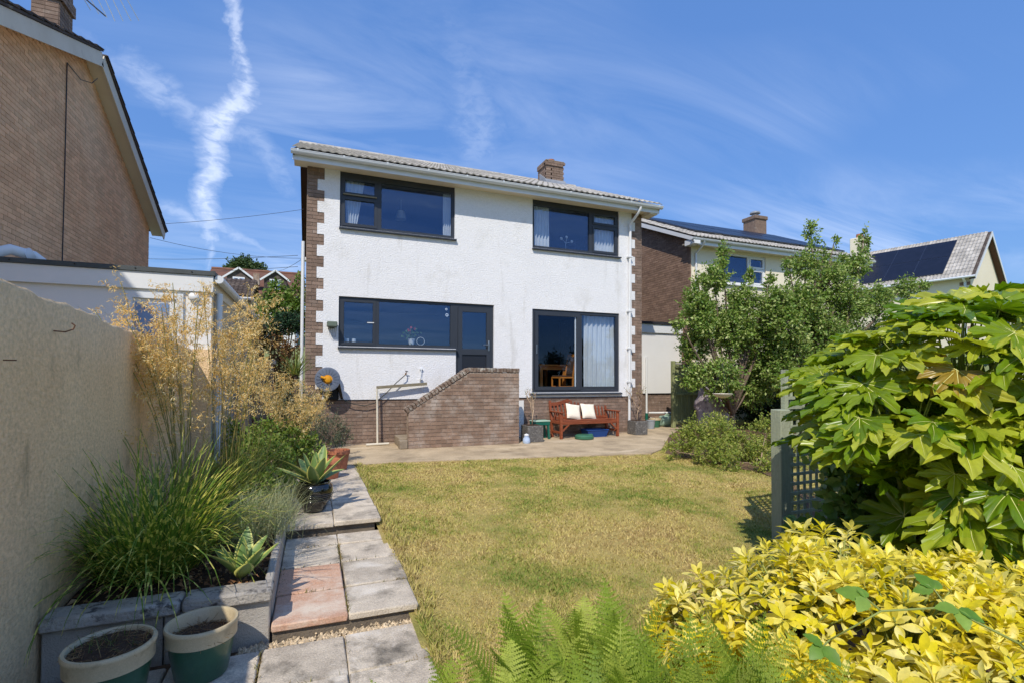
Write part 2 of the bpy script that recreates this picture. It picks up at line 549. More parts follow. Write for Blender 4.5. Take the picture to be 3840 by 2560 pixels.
# ------------------------------------------------------------------ masonry
def brickwork(parent, o, u, n, ranges, z0, z1, m, limit=300, course=.075, blen=.225, depth=.05, joint=.010, proud=.0, key=None, name='brick', half=0.5, stuffname='brickwork'):
    """running bond on a vertical wall. o: point on the face, u: unit vector along it, n: outward normal.
    ranges(z) -> list of (u0,u1) in metres that hold bricks at that height. Largest-looking ones become objects, the rest one mesh."""
    u = Vector(u); n = Vector(n); o = Vector(o)
    lst = []
    k = 0; z = z0
    nc = int(math.floor((z1 - z0) / course + 1e-6))
    for k in range(nc):
        z = z0 + k * course
        for (a, b) in ranges(z + course / 2):
            off = (k % 2) * blen * half
            i0 = math.floor((a - off) / blen) - 1
            x = off + i0 * blen
            while x < b:
                s, e = max(x, a), min(x + blen, b)
                if e - s > 0.03: lst.append((s + joint / 2, e - joint / 2, z + joint / 2, course - joint))
                x += blen
    cam_p = Vector((0, 0, CAMZ))
    kf = key or (lambda p: (p - cam_p).length)
    lst.sort(key=lambda b: kf(o + u * b[0] + Vector((0, 0, b[2]))))
    ang = math.atan2(u.y, u.x)
    h = course - joint
    me = MB().box(0, 1, 0, depth, 0, h).mesh(name, m)
    flip = Vector((-u.y, u.x, 0)).dot(-n) < 0
    for s, e, z, hh in lst[:limit]:
        j = random.uniform(-.0015, .0015)
        ob = put(name, me, o + u * s + n * (proud + j) + Vector((0, 0, z)), parent, (0, 0, ang), (e - s, -1 if flip else 1, 1))
    if len(lst) > limit:
        q = np.array([(s, e, z) for s, e, z, hh in lst[limit:]])
        N = len(q)
        un, nn = np.array(u), np.array(n)
        V = np.zeros((N, 8, 3))
        jit = rng.uniform(-.0015, .0015, N)
        for c in range(8):
            uu = q[:, 1] if c & 1 else q[:, 0]
            dd = (proud + jit) if not c & 2 else np.full(N, proud - depth)
            zz = q[:, 2] + (h if c & 4 else 0)
            V[:, c] = np.array(o) + un * uu[:, None] + nn * dd[:, None] + np.array([0, 0, 1.]) * zz[:, None]
        f = np.array([(0, 1, 5, 4), (0, 4, 6, 2), (1, 3, 7, 5), (4, 5, 7, 6), (0, 2, 3, 1)])
        if flip: f = f[:, ::-1]
        F = [(f[None] + (np.arange(N) * 8)[:, None, None]).reshape(-1, 4)]
        arr_obj(stuffname, (V.reshape(-1, 3), F, {'rnd': np.repeat(rng.random(N), 8)}), m, parent, smooth=False, kind='stuff')


def panel(xs, zs, on, y0, y1, mb=None):
    """wall sheet made of the cells (x,z) for which on() is true: front at y0, returns to y1"""
    mb = mb or MB()
    nx, nz = len(xs) - 1, len(zs) - 1
    g = [[on((xs[i] + xs[i + 1]) / 2, (zs[j] + zs[j + 1]) / 2) for i in range(nx)] for j in range(nz)]
    at = lambda i, j: 0 <= i < nx and 0 <= j < nz and g[j][i]
    for j in range(nz):
        for i in range(nx):
            if not g[j][i]: continue
            x0, x1, z0, z1 = xs[i], xs[i + 1], zs[j], zs[j + 1]
            mb.add([(x0, y0, z0), (x1, y0, z0), (x1, y0, z1), (x0, y0, z1)], [(0, 1, 2, 3)])
            if not at(i - 1, j): mb.add([(x0, y1, z0), (x0, y0, z0), (x0, y0, z1), (x0, y1, z1)], [(0, 1, 2, 3)])
            if not at(i + 1, j): mb.add([(x1, y0, z0), (x1, y1, z0), (x1, y1, z1), (x1, y0, z1)], [(0, 1, 2, 3)])
            if not at(i, j - 1): mb.add([(x0, y0, z0), (x0, y1, z0), (x1, y1, z0), (x1, y0, z0)], [(0, 1, 2, 3)])
            if not at(i, j + 1): mb.add([(x0, y0, z1), (x1, y0, z1), (x1, y1, z1), (x0, y1, z1)], [(0, 1, 2, 3)])
    return mb


def tile_mesh(m, w=.30, l=.42, amp=.028, th=.014):
    """interlocking roof tile, along +Y up the slope, two rolls"""
    mb = MB(); n = 12
    prof = [(w * i / n, amp * max(0.0, math.sin(math.pi * ((i / n * 2) % 1.0) * 1.6)) if ((i / n * 2) % 1.0) < .625 else 0.0) for i in range(n + 1)]
    vs = []
    for y in (0, l):
        for x, z in prof: vs.append((x, y, z + th))
    for x, z in prof: vs.append((x, 0, z * .6 - .004))
    k = n + 1
    fs = [(i, i + 1, k + i + 1, k + i) for i in range(n)] + [(2 * k + i, 2 * k + i + 1, i + 1, i) for i in range(n)]
    mb.add(vs, fs)
    return mb.mesh('tile', m, smooth=35)


def tile_roof(parent, o, u, s, W, L, m, limit=300, tw=.30, gauge=.345, tl=.42, lap=.03, name='tile', skip=None, nearest=None):
    """o: lower left corner on the slope, u along the eaves, s up the slope (unit vectors)"""
    u, s = Vector(u), Vector(s); nrm = u.cross(s).normalized(); o = Vector(o)
    me = tile_mesh(m, tw, tl)
    nu = int(W / tw + .01); nv = int(L / gauge)
    lst = []
    ang = .02
    for j in range(nv + 1):
        for i in range(nu):
            if skip and skip(i * tw + tw / 2, j * gauge + .2): continue
            p = o + u * (i * tw) + s * (j * gauge) + nrm * .012
            l = min(tl, L - j * gauge)
            if l < .08: continue
            lst.append((p, l / tl))
    ref = Vector((0, 0, CAMZ))
    lst.sort(key=lambda q: (q[0] - ref).length)
    base = Matrix((( u.x, s.x, nrm.x, 0), (u.y, s.y, nrm.y, 0), (u.z, s.z, nrm.z, 0), (0, 0, 0, 1)))
    tilt = Matrix.Rotation(-.045, 4, 'X')
    for p, f in lst[:limit]:
        put_m(name, me, Matrix.Translation(p + nrm * .018) @ base @ tilt @ Matrix.Rotation(random.uniform(-.006, .006), 4, 'Y') @ Matrix.Diagonal((1, f, 1, 1)), parent)
    rest = lst[limit:]
    if rest:
        tv = np.array([v.co for v in me.vertices]); tf = [np.array([p.vertices[:] for p in me.polygons])]
        Bm = np.array((base @ tilt).to_3x3())
        pos = np.array([p + nrm * .018 for p, f in rest]); sc = np.ones((len(rest), 3)); sc[:, 1] = [f for p, f in rest]
        arr_obj('tiling', scatter(tv, tf, pos, np.tile(Bm, (len(rest), 1, 1)), sc, rng.random(len(rest))), m, parent, smooth=False, kind='stuff')


# ------------------------------------------------------------------ material library
mat('render_white', S(235, 236, 238), S(241, 242, 244), 1.3, .92, bump=.75, bscale=34, stain=S(208, 207, 203), sscale=1.3, slo=.54, shi=.86, spec=.12, fine=.07, streak=(S(192, 190, 184), (1, 1, .14), 3.4, .58, .86))
mat('render_plain', S(228, 228, 226), S(236, 236, 234), .8, .85, bump=.12, bscale=60, spec=.15)
mat('render_cream', S(232, 222, 196), S(240, 231, 208), .6, .9, bump=.1, bscale=60, spec=.15)
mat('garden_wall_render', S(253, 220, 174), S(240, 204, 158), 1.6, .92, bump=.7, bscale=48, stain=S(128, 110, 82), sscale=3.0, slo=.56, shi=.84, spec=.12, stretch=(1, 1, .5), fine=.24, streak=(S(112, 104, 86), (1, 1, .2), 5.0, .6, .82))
mat('mortar', S(172, 156, 140), S(154, 138, 124), 8, .95, bump=.3, bscale=120)
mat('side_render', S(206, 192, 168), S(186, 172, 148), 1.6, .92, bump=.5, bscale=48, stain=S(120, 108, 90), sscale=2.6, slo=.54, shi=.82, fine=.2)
mat('mortar_dark', S(132, 112, 98), S(146, 124, 110), 8, .95, bump=.3, bscale=120)
mat('brick_brown', S(160, 134, 116), S(142, 117, 102), 9, .9, bump=.5, bscale=90, rnd=.2, stain=S(178, 160, 144), sscale=7, slo=.6, shi=.8, spec=.15)
mat('brick_purple', S(149, 128, 114), S(130, 111, 99), 9, .9, bump=.5, bscale=90, rnd=.2, stain=S(176, 162, 150), sscale=4, slo=.56, shi=.74, spec=.15)
mat('brick_stair', S(154, 131, 114), S(134, 112, 97), 9, .9, bump=.5, bscale=90, rnd=.2, stain=S(178, 168, 158), sscale=1.9, slo=.48, shi=.7, spec=.15)
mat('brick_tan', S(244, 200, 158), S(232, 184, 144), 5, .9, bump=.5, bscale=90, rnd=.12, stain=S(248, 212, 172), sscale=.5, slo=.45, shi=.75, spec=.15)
mat('brick_coping', S(140, 122, 108), S(112, 94, 82), 8, .92, bump=.6, bscale=70, rnd=.2, stain=S(176, 172, 162), sscale=9, slo=.5, shi=.62)
mat('anthracite', S(52, 57, 66), S(56, 61, 70), 4, .42, spec=.4)
mat('anthracite_dark', S(38, 41, 49), None, 4, .4, spec=.4)
mat('pvc_white', S(232, 234, 235), S(224, 227, 228), 3, .4, spec=.4)
mat('pvc_grey', S(224, 229, 233), S(214, 220, 225), 3, .4, spec=.4)
mat('pvc_cool', S(226, 232, 240), S(220, 226, 234), 3, .45, spec=.4)
mat('soffit_cream', S(236, 226, 204), S(228, 216, 194), 2, .7)
mat('fascia_cream', S(222, 214, 196), S(210, 200, 180), 1.5, .6, stain=S(170, 158, 140), sscale=2, slo=.62, shi=.85)
mat('roof_tile', S(186, 181, 172), S(154, 149, 141), 3, .9, bump=.4, bscale=60, rnd=.18, stain=S(206, 201, 190), sscale=6, slo=.5, shi=.68)
mat('roof_tile_dark', S(92, 82, 76), S(74, 66, 62), 3, .9, bump=.4, bscale=60, rnd=.2, stain=S(140, 132, 122), sscale=4, slo=.55, shi=.75)
mat('roof_tile_red', S(132, 94, 76), S(108, 78, 66), 3, .9, rnd=.2)
mat('timber_dark', S(50, 38, 32), S(60, 48, 40), 6, .7)
mat('timber_brown', S(92, 66, 52), S(80, 58, 46), 6, .75)
mat('black_plastic', S(26, 26, 28), S(34, 34, 36), 5, .5)
mat('felt_black', S(40, 40, 44), S(54, 54, 58), 5, .8)
mat('felt_grey', S(84, 90, 92), S(72, 78, 80), 5, .6)
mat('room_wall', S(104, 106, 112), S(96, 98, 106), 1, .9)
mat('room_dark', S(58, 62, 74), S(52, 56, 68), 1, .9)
mat('room_floor', S(120, 92, 66), S(100, 76, 54), 4, .6)
mat('curtain', S(226, 228, 226), S(214, 218, 220), 6, .9, spec=.1)
mat('concrete', S(206, 186, 154), S(180, 161, 132), 1.4, .92, bump=.25, bscale=60, stain=S(132, 116, 95), sscale=1.6, slo=.48, shi=.74, fine=.22, streak=(S(222, 206, 178), (.5, 1.6, 1), 1.3, .56, .74))
mat('concrete_step', S(158, 146, 128), S(136, 124, 108), 4, .92, bump=.3, bscale=60, stain=S(104, 94, 82), sscale=3, slo=.52, shi=.75)
mat('coping_stone', S(186, 180, 170), S(156, 150, 142), 9, .95, bump=.6, bscale=60, stain=S(86, 83, 80), sscale=13, slo=.52, shi=.64, rnd=.1)
mat('block_grey', S(186, 180, 170), S(168, 162, 154), 5, .95, bump=.5, bscale=110, stain=S(126, 121, 115), sscale=6, slo=.58, shi=.75)
mat('slab_grey', S(226, 213, 192), S(186, 174, 157), 5, .93, bump=.4, bscale=80, rnd=.12, stain=S(104, 98, 88), sscale=3.6, slo=.5, shi=.7, fine=.36, streak=(S(236, 228, 214), (1, 1, 1), 2.7, .56, .74))
mat('slab_red', S(204, 160, 132), S(194, 156, 132), 4, .93, bump=.35, bscale=80, rnd=.08, stain=S(214, 200, 182), sscale=2.6, slo=.46, shi=.66, fine=.32)
mat('slab_riser', S(138, 126, 110), S(112, 102, 90), 9, .95, bump=.5, bscale=80)
mat('soil', S(82, 64, 50), S(58, 45, 36), 16, .98, bump=.8, bscale=60, fine=.3)
mat('soil_dry', S(128, 102, 78), S(86, 68, 52), 14, .98, bump=.8, bscale=60, fine=.3)
mat('stones', S(214, 196, 166), S(168, 148, 120), 20, .9, rnd=.4)
mat('steel', S(180, 182, 184), None, 3, .3, metal=1.0)
mat('terracotta', S(190, 122, 90), S(172, 106, 78), 6, .85, rnd=.06)
mat('glaze_black', S(14, 16, 18), S(22, 24, 24), 6, .12, spec=.6, coat=.6)
mat('glaze_green', S(44, 82, 62), S(58, 100, 78), 5, .3, spec=.5, coat=.25, stain=S(104, 110, 90), sscale=7, slo=.58, shi=.78, fine=.15)
mat('glaze_cream', S(206, 190, 156), S(188, 172, 140), 6, .4, spec=.5, coat=.15, stain=S(140, 124, 98), sscale=8, slo=.56, shi=.76, fine=.15)
mat('slate_planter', S(120, 118, 114), S(88, 86, 84), 24, .85, bump=1.0, bscale=45, stain=S(150, 146, 140), sscale=22, slo=.55, shi=.65)
mat('bench_wood', S(152, 82, 52), S(120, 62, 40), 5, .6, rnd=.16, stretch=(1, 4, 8), spec=.3, stain=S(164, 112, 84), sscale=6, slo=.55, shi=.75)
mat('pine_orange', S(206, 132, 58), S(188, 116, 48), 4, .45, stretch=(1, 5, 1))
mat('chair_seat', S(84, 66, 58), S(76, 58, 50), 9, .9)
mat('cushion_cream', S(244, 238, 220), S(236, 228, 208), 6, .95, bump=.2, bscale=30, spec=.05)
mat('plastic_green', S(58, 106, 84), S(66, 116, 92), 4, .45)
mat('plastic_teal', S(22, 92, 78), S(28, 102, 86), 4, .45)
mat('plastic_blue', S(30, 66, 128), S(38, 76, 142), 4, .45)
mat('plastic_pale', S(168, 196, 176), S(156, 184, 164), 4, .5)
mat('plastic_grey', S(160, 168, 176), S(148, 156, 164), 4, .5)
mat('pale_blue', S(190, 208, 232), S(166, 188, 220), 12, .5)
mat('yellow_plastic', S(226, 160, 40), S(214, 148, 34), 4, .4)
mat('reel_grey', S(112, 122, 140), S(98, 108, 126), 6, .5, rnd=.1)
mat('hose_dark', S(52, 56, 54), S(62, 66, 62), 8, .6)
mat('lamp_green', S(110, 122, 110), S(96, 108, 96), 6, .5)
mat('pole_white', S(226, 220, 204), S(206, 200, 184), 6, .5)
mat('weathered_wood', S(150, 142, 120), S(120, 112, 94), 8, .9, stretch=(1, 6, 6))
mat('trellis_green', S(176, 184, 160), S(150, 158, 136), 7, .85, rnd=.1, stretch=(6, 6, .7), stain=S(190, 194, 174), sscale=7, slo=.55, shi=.7, bump=.3, bscale=50)
mat('fence_green', S(158, 164, 118), S(136, 144, 100), 6, .9, rnd=.12, stretch=(5, 5, .6), bump=.2, bscale=50)
mat('rock_pale', S(196, 188, 194), S(158, 148, 156), 5, .92, bump=.9, bscale=14, stain=S(106, 98, 104), sscale=6, slo=.52, shi=.7)
mat('bark', S(92, 78, 68), S(64, 52, 46), 14, .95, bump=.8, bscale=40)
mat('bark_grey', S(128, 112, 96), S(100, 86, 74), 14, .95, bump=.6, bscale=40)
mat('twig', S(188, 166, 140), S(150, 126, 104), 10, .9)
mat('solar_cell', S(24, 28, 42), S(30, 34, 50), 3, .35, spec=.3)
mat('solar_rail', S(90, 96, 110), None, 3, .3, metal=.8)
mat('lead_grey', S(150, 156, 164), S(128, 134, 142), 5, .5)
mat('wire', S(60, 64, 72), None, 3, .6)
mat('rust', S(120, 74, 48), S(90, 58, 40), 20, .8)
mat('hill_green', S(138, 142, 92), S(112, 124, 74), .2, .95)
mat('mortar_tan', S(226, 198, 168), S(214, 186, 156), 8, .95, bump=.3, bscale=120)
mat('bounce_chippings', S(206, 196, 180), S(184, 174, 158), 20, .95, bump=.6, bscale=80, fine=.2)
glassmat('glass', .092)
glassmat('glass_low', .03)
mat('frosted', S(126, 152, 190), S(110, 138, 178), 2, .25, spec=.6)


# ------------------------------------------------------------------ ground
def zl(y):
    return float(np.interp(y, [-2, 0, 2, 3.2, 5, 7, 8.5, 14], [-.32, -.29, -.23, -.18, -.09, -.045, -.02, -.02]))


def terrain(x, y):
    r = max(0.0, math.hypot(x, y) - 15.5)
    return -.36 + min(r, 42) * .155 if y > -5 else -.36


def build_ground():
    # far terrain sheet reaching the horizon
    xs = [-1500, -600, -250, -120, -70] + list(range(-45, 61, 5)) + [80, 130, 260, 600, 1500]
    ys = [-1500, -500, -150, -60, -20, -8] + list(range(0, 66, 5)) + [85, 120, 200, 400, 800, 1500]
    mb = MB()
    mb.add([(x, y, terrain(x, y)) for y in ys for x in xs],
           [(j * len(xs) + i, j * len(xs) + i + 1, (j + 1) * len(xs) + i + 1, (j + 1) * len(xs) + i) for j in range(len(ys) - 1) for i in range(len(xs) - 1)])
    mb.build('ground', 'hill_green', smooth=True, kind='structure', label='rough green ground rising gently behind the houses')
    # lawn
    m, g, bs, out = new_mat('lawn_mat')
    pos = g.n('ShaderNodeNewGeometry').outputs['Position']
    n1 = g.noise(pos, .85, 5, .62, .4); n2 = g.noise(pos, 6.5, 5, .65); n3 = g.noise(pos, 90, 3, .6)
    c = g.mix(g.ramp(n1, [(.46, 0), (.66, 1)]), S(188, 170, 106), S(142, 146, 74))
    c = g.mix(g.ramp(n2, [(.42, 0), (.75, .6)]), c, S(150, 132, 80))
    c = g.mix(1.0, c, g.ramp(n3, [(.25, .62), (.75, 1.2)]), 'MULTIPLY')
    g.link(c, bs.inputs['Base Color']); bs.inputs['Roughness'].default_value = .95; bs.inputs['Specular IOR Level'].default_value = .1
    b = g.n('ShaderNodeBump', ins={'Height': n3, 'Strength': .7}); b.inputs['Distance'].default_value = .02
    g.link(b.outputs[0], bs.inputs['Normal'])
    mb = MB()
    mb.grid(24, 36, lambda u, v: (lerp(.62, 9.5, u), lerp(-1.5, 11.5, v), zl(lerp(-1.5, 11.5, v)) + .006 * math.sin(u * 37) * math.cos(v * 31)))
    mb.build('lawn', 'lawn_mat', smooth=True, kind='structure', label='dry mown lawn, straw coloured with green patches')
    # blades
    N = 230000
    yy = 1.2 + 7.35 * rng.random(N) ** 1.25
    xx = .66 + rng.random(N) ** 1.12 * np.minimum(6.2, 1.2 + yy * .95)
    edge = np.interp(xx, [.6, 1.25, 3.45, 5.95, 6.5, 8.1], [8.55, 8.57, 8.26, 7.88, 8.3, 10])
    ok = yy < edge + .03
    xx, yy = xx[ok], yy[ok]; n = len(xx)
    zz = np.interp(yy, [-2, 0, 2, 3.2, 5, 7, 8.5, 14], [-.32, -.29, -.23, -.18, -.09, -.045, -.02, -.02])
    a = rng.random(n) * 6.283
    side = np.stack([np.cos(a), np.sin(a), np.zeros(n)], 1)
    tuft = (np.sin(xx * 7.3 + np.sin(yy * 5.1) * 2) * np.sin(yy * 6.7 + np.cos(xx * 4.3) * 2)).clip(0, 1)
    h = rng.uniform(.010, .026, n) * (1 + tuft * .6) + np.where((xx < .80 + .05 * np.sin(yy * 11)) & (rng.random(n) < .7), rng.uniform(.01, .055, n), 0); w = rng.uniform(.0025, .0055, n) * (1 + (yy - 2.5).clip(0) * .22)
    lean = rng.normal(0, .55, (n, 2)) * h[:, None]
    P = np.stack([xx, yy, zz - .003], 1)
    V = np.stack([P - side * w[:, None], P + side * w[:, None], P + np.concatenate([lean, h[:, None]], 1)], 1).reshape(-1, 3)
    F = [np.arange(3 * n).reshape(-1, 3)]
    m, g, bs, out = new_mat('grass_blade')
    pos = g.n('ShaderNodeNewGeometry').outputs['Position']
    n1 = g.noise(pos, .85, 5, .62, .4); n2 = g.noise(pos, 4.2, 6, .7)
    r = g.n('ShaderNodeAttribute', attribute_name='rnd').outputs['Fac']
    f = g.math('ADD', g.math('MULTIPLY', n1, .62), g.math('ADD', g.math('MULTIPLY', n2, .40), g.math('MULTIPLY', r, .15)))
    c = g.ramp(f, [(.45, S(172, 148, 102)), (.525, S(208, 190, 128)), (.595, S(188, 176, 104)), (.65, S(150, 154, 76)), (.73, S(104, 132, 54))])
    c = g.mix(1.0, c, g.ramp(r, [(0, .75), (1, 1.2)]), 'MULTIPLY')
    g.link(c, bs.inputs['Base Color']); bs.inputs['Roughness'].default_value = .8; bs.inputs['Specular IOR Level'].default_value = .15
    arr_obj('lawn_grass', (V, F, {'rnd': np.repeat(rng.random(n), 3)}), 'grass_blade', smooth=False, kind='stuff', label='short dry grass blades covering the lawn', cat='grass')
    # concrete apron along the house
    poly = [(-1.12, 8.42), (.7, 8.5), (1.24, 8.56), (3.47, 8.24), (5.95, 7.86), (6.5, 8.26), (8.1, 10.0), (9.4, 11.2), (10.77, 12.04), (10.77, 12.75), (7.9, 12.75), (7.9, 11.05), (-.16, 11.05), (-.16, 14.5), (-1.12, 14.5)]
    MB().prism(poly, -.4, 0.0, 'z').build('patio', 'concrete', kind='structure', label='worn tan concrete patio along the foot of the white house')
    # planting borders
    mb = MB(); nr = 14
    pts = [(6.3, 7.9), (6.7, 8.3), (8.1, 10.05), (9.4, 11.25), (11.2, 12.2), (14, 12.2), (14, 1.0), (2.2, -.5), (1.3, 1.2), (1.35, 2.0), (1.9, 2.6), (2.9, 2.9), (4.2, 3.3), (5.4, 4.2), (6.3, 5.2), (6.55, 5.9), (6.35, 6.9)]
    mb.add([(x, y, zl(y) + .015) for x, y in pts], [tuple(range(len(pts)))])
    mb.build('border_soil', 'soil_dry', kind='structure', label='bare brown soil of the planted border right of the lawn')
    MB().box(-1.32, .62, -2.0, 3.46, -.4, -.235).build('path_bed', 'soil_dry', kind='structure', label='gritty bed under the near path slabs')


def slab_mesh(name, w, l, t, m):
    return MB().bbox(-w / 2, w / 2, -l / 2, l / 2, -t, 0, .008).mesh(name, m, smooth=40)


def build_path():
    o = bpy.data.objects.new('garden_path', None); link(o); tag(o, 'stepped path of square grey and reddish concrete slabs beside the lawn', None, None, 'structure')
    g1 = slab_mesh('slab', .44, .43, .05, 'slab_grey'); r1 = slab_mesh('slab', .445, .46, .05, 'slab_red'); g2 = slab_mesh('slab', .445, .46, .05, 'slab_grey')
    j = lambda a=.004: random.uniform(-a, a)
    # lowest tier
    g1 = slab_mesh('slab', .456, .428, .05, 'slab_grey')
    for x in (-.965, -.50, -.033, .43):
        for k in range(5):
            put('slab', g1, (x + j(), 3.125 - k * .436 + j(), -.19 + j(.003)), o, (j(.008), j(.008), j(.010)))
    # middle tier: 4 rows of two
    ys = [(3.42, 3.875), (3.885, 4.40), (4.41, 4.875), (4.885, 5.2)]
    for k, (a, b) in enumerate(ys):
        for i, x in enumerate((.005, .462)):
            red = (i == 0 and k < 2)
            me = slab_mesh('slab', .448, b - a - .006, .045, 'slab_red' if red else 'slab_grey')
            put('slab', me, (x + j(), (a + b) / 2, -.10 + j(.003)), o, (j(.008), j(.008), j(.008)))
    # upper tier
    y = 5.24; k = 0
    while y < 8.35:
        for i, x in enumerate((-.04, .41)):
            me = g2
            dz = .012 if (k == 0 and i == 1) else 0
            put('slab', me, (x + j(.006) + .02, y + .23, .0 + dz + j(.003)), o, (j(.01) + (.015 if dz else 0), j(.012), j(.01)))
        y += .468; k += 1
    MB().box(-.215, .68, 3.45, 5.3, -.4, -.148).build('riser_block', 'slab_riser', o)
    MB().box(-.25, .60, 5.29, 8.5, -.4, -.055).build('riser_block', 'slab_riser', o)
    # gravel strip at the foot of the step, and by the wall
    n = 900
    tv, tf = np.array([(-.5, -.4, -.3), (.5, -.5, -.3), (.45, .5, -.25), (-.45, .45, -.3), (0, .05, .45)]) , [np.array([(0, 1, 4), (1, 2, 4), (2, 3, 4), (3, 0, 4)])]
    px = np.concatenate([rng.uniform(-.4, .72, n), rng.uniform(-1.33, -1.0, 700)]); py = np.concatenate([3.375 + rng.normal(0, .028, n), rng.uniform(2.3, 3.45, 700)])
    pz = np.concatenate([np.full(n, -.20), np.full(700, -.225)]) + rng.uniform(-.006, .008, n + 700)
    pos = np.stack([px, py, pz], 1)
    d = unit(rng.normal(0, 1, (len(pos), 3)) * [1, 1, .3]); rot = frames(d, np.tile([0, 0, 1.], (len(pos), 1)))
    arr_obj('gravel', scatter(tv, tf, pos, rot, rng.uniform(.008, .024, len(pos)), rng.random(len(pos))), 'stones', None, smooth=False, kind='stuff', label='loose pale gravel along the foot of the path step', cat='gravel')

    # moss and dry weeds in the joints
    pts = []
    for _ in range(900):
        if random.random() < .6: pts.append((.235 + random.gauss(0, .008), random.uniform(3.45, 5.2), -.10))
        else: pts.append((random.uniform(-.2, .68), random.choice((3.88, 4.405, 4.88)) + random.gauss(0, .006), -.10))
    for _ in range(500): pts.append((random.choice((-.267, .2, .2)) + random.gauss(0, .008), random.uniform(2.2, 3.34), -.19))
    for _ in range(300): pts.append((random.uniform(-.25, .65), random.choice((2.907, 2.471)) + random.gauss(0, .006), -.19))
    for _ in range(260): pts.append((-.215 + abs(random.gauss(0, .02)), random.uniform(3.5, 5.6), -.10))
    for _ in range(500): pts.append((random.uniform(-.25, .62), random.choice((5.706, 6.174, 6.64, 7.1, 7.58)) + random.gauss(0, .01), .0))
    for _ in range(420): pts.append((.68 + abs(random.gauss(0, .03)), random.uniform(2.4, 8.3), -.14))
    pts = np.array(pts); keep = rng.random(len(pts)) < np.clip(.25 + .9 * np.sin(pts[:, 0] * 9 + pts[:, 1] * 5.3), .08, 1); pts = pts[keep]; n = len(pts)
    leafmat('joint_weed', S(120, 124, 58), S(150, 120, 78), S(96, 112, 50), .8, .2)
    d = unit(rng.normal(0, .7, (n, 3)) + [0, 0, 1]); d[:, 2] = np.abs(d[:, 2])
    arr_obj('joint_weeds', ribbons(pts - [0, 0, .012], d, rng.uniform(.012, .05, n), rng.uniform(.003, .007, n), rng.uniform(.2, 1.4, n), 3), 'joint_weed', None, kind='stuff', label='moss and dry weeds growing in the path joints', cat='weeds')


build_ground()
build_path()


# ------------------------------------------------------------------ the white house
FY = 10.913                       # front wall plane
HX0, HX1 = -.155, 7.985
EAVE, PITCH_R = 5.80, math.tan(R(24.3))
BACKY = 19.2
RIDGEY = 15.05
RIDGEZ = EAVE + (RIDGEY - 10.45) * PITCH_R


def window_frame(root, x0, x1, z0, z1, y, lights, sill=True, fw=.055, head=.055, name='window', fm='anthracite', glass='glass', sash_out=.014, sillm=None):
    """lights: list of (xa, xb, za, zb, kind) glazed areas in absolute coordinates; kind 'fixed' or 'sash'"""
    mb = MB(); d = .075
    mb.box(x0, x0 + fw, y, y + d, z0, z1); mb.box(x1 - fw, x1, y, y + d, z0, z1)
    mb.box(x0 + fw, x1 - fw, y, y + d, z0, z0 + fw); mb.box(x0 + fw, x1 - fw, y, y + d, z1 - head, z1)
    f = mb.build(name, fm, root)
    for (xa, xb, za, zb, kind) in lights:
        if kind == 'sash':
            s = MB(); t = .05; ys = y - sash_out
            s.box(xa, xa + t, ys, ys + .06, za, zb); s.box(xb - t, xb, ys, ys + .06, za, zb)
            s.box(xa + t, xb - t, ys, ys + .06, za, za + t); s.box(xa + t, xb - t, ys, ys + .06, zb - t, zb)
            s.build('sash', fm, f)
            MB().box(xa + t - .004, xb - t + .004, y + .02, y + .028, za + t - .004, zb - t + .004).build('pane', glass, f)
            b = MB(); q = .008
            b.box(xa + t, xa + t + q, y - .002, y + .02, za + t, zb - t); b.box(xb - t - q, xb - t, y - .002, y + .02, za + t, zb - t); b.box(xa + t + q, xb - t - q, y - .002, y + .02, za + t, za + t + q)
            b.build('bead', fm, f)
        else:
            MB().box(xa - .004, xb + .004, y + .03, y + .038, za - .004, zb + .004).build('pane', glass, f)
            b = MB(); q = .012
            b.box(xa, xa + q, y + .008, y + .03, za, zb); b.box(xb - q, xb, y + .008, y + .03, za, zb); b.box(xa + q, xb - q, y + .008, y + .03, za, za + q)
            b.build('bead', fm, f)
    if sill:
        MB().prism([(y - .115, z0 - .05), (y - .115, z0 - .022), (y + .02, z0 + .002), (y + .02, z0 - .05)], x0 - .012, x1 + .03, 'x').build('sill', sillm or fm, f)
    return f


def gutter(root, x0, x1, y, z, m='pvc_grey', r=.056, nb=9, flip=False):
    mb = MB(); n = 10
    pr = [(-math.cos(math.pi * k / n) * r, -math.sin(math.pi * k / n) * r) for k in range(n + 1)]
    pi_ = [(p[0] * .9, p[1] * .9 + .003) for p in pr[::-1]]
    mb.prism([(y + a, z + b) for a, b in pr + pi_], x0, x1, 'x')
    mb.prism([(y + a, z + b) for a, b in pr], x0 - .004, x0, 'x'); mb.prism([(y + a, z + b) for a, b in pr], x1, x1 + .004, 'x')
    g_ = mb.build('gutter', m, root, smooth=40)
    # front lip roll
    MB().tube([(x0, y - r, z + .003), (x1, y - r, z + .003)], .007, 6).build('gutter_lip', m, g_)
    for i in range(nb):
        x = lerp(x0 + .12, x1 - .12, i / (nb - 1)); b = MB()
        po = [(y + a * 1.07, z + c * 1.07) for a, c in pr]
        b.prism(po + [(y + r * 1.07, z + .02), (y - r * 1.07, z + .02)], x - .016, x + .016, 'x')
        b.build('gutter_bracket', m, g_, smooth=30)
    return g_


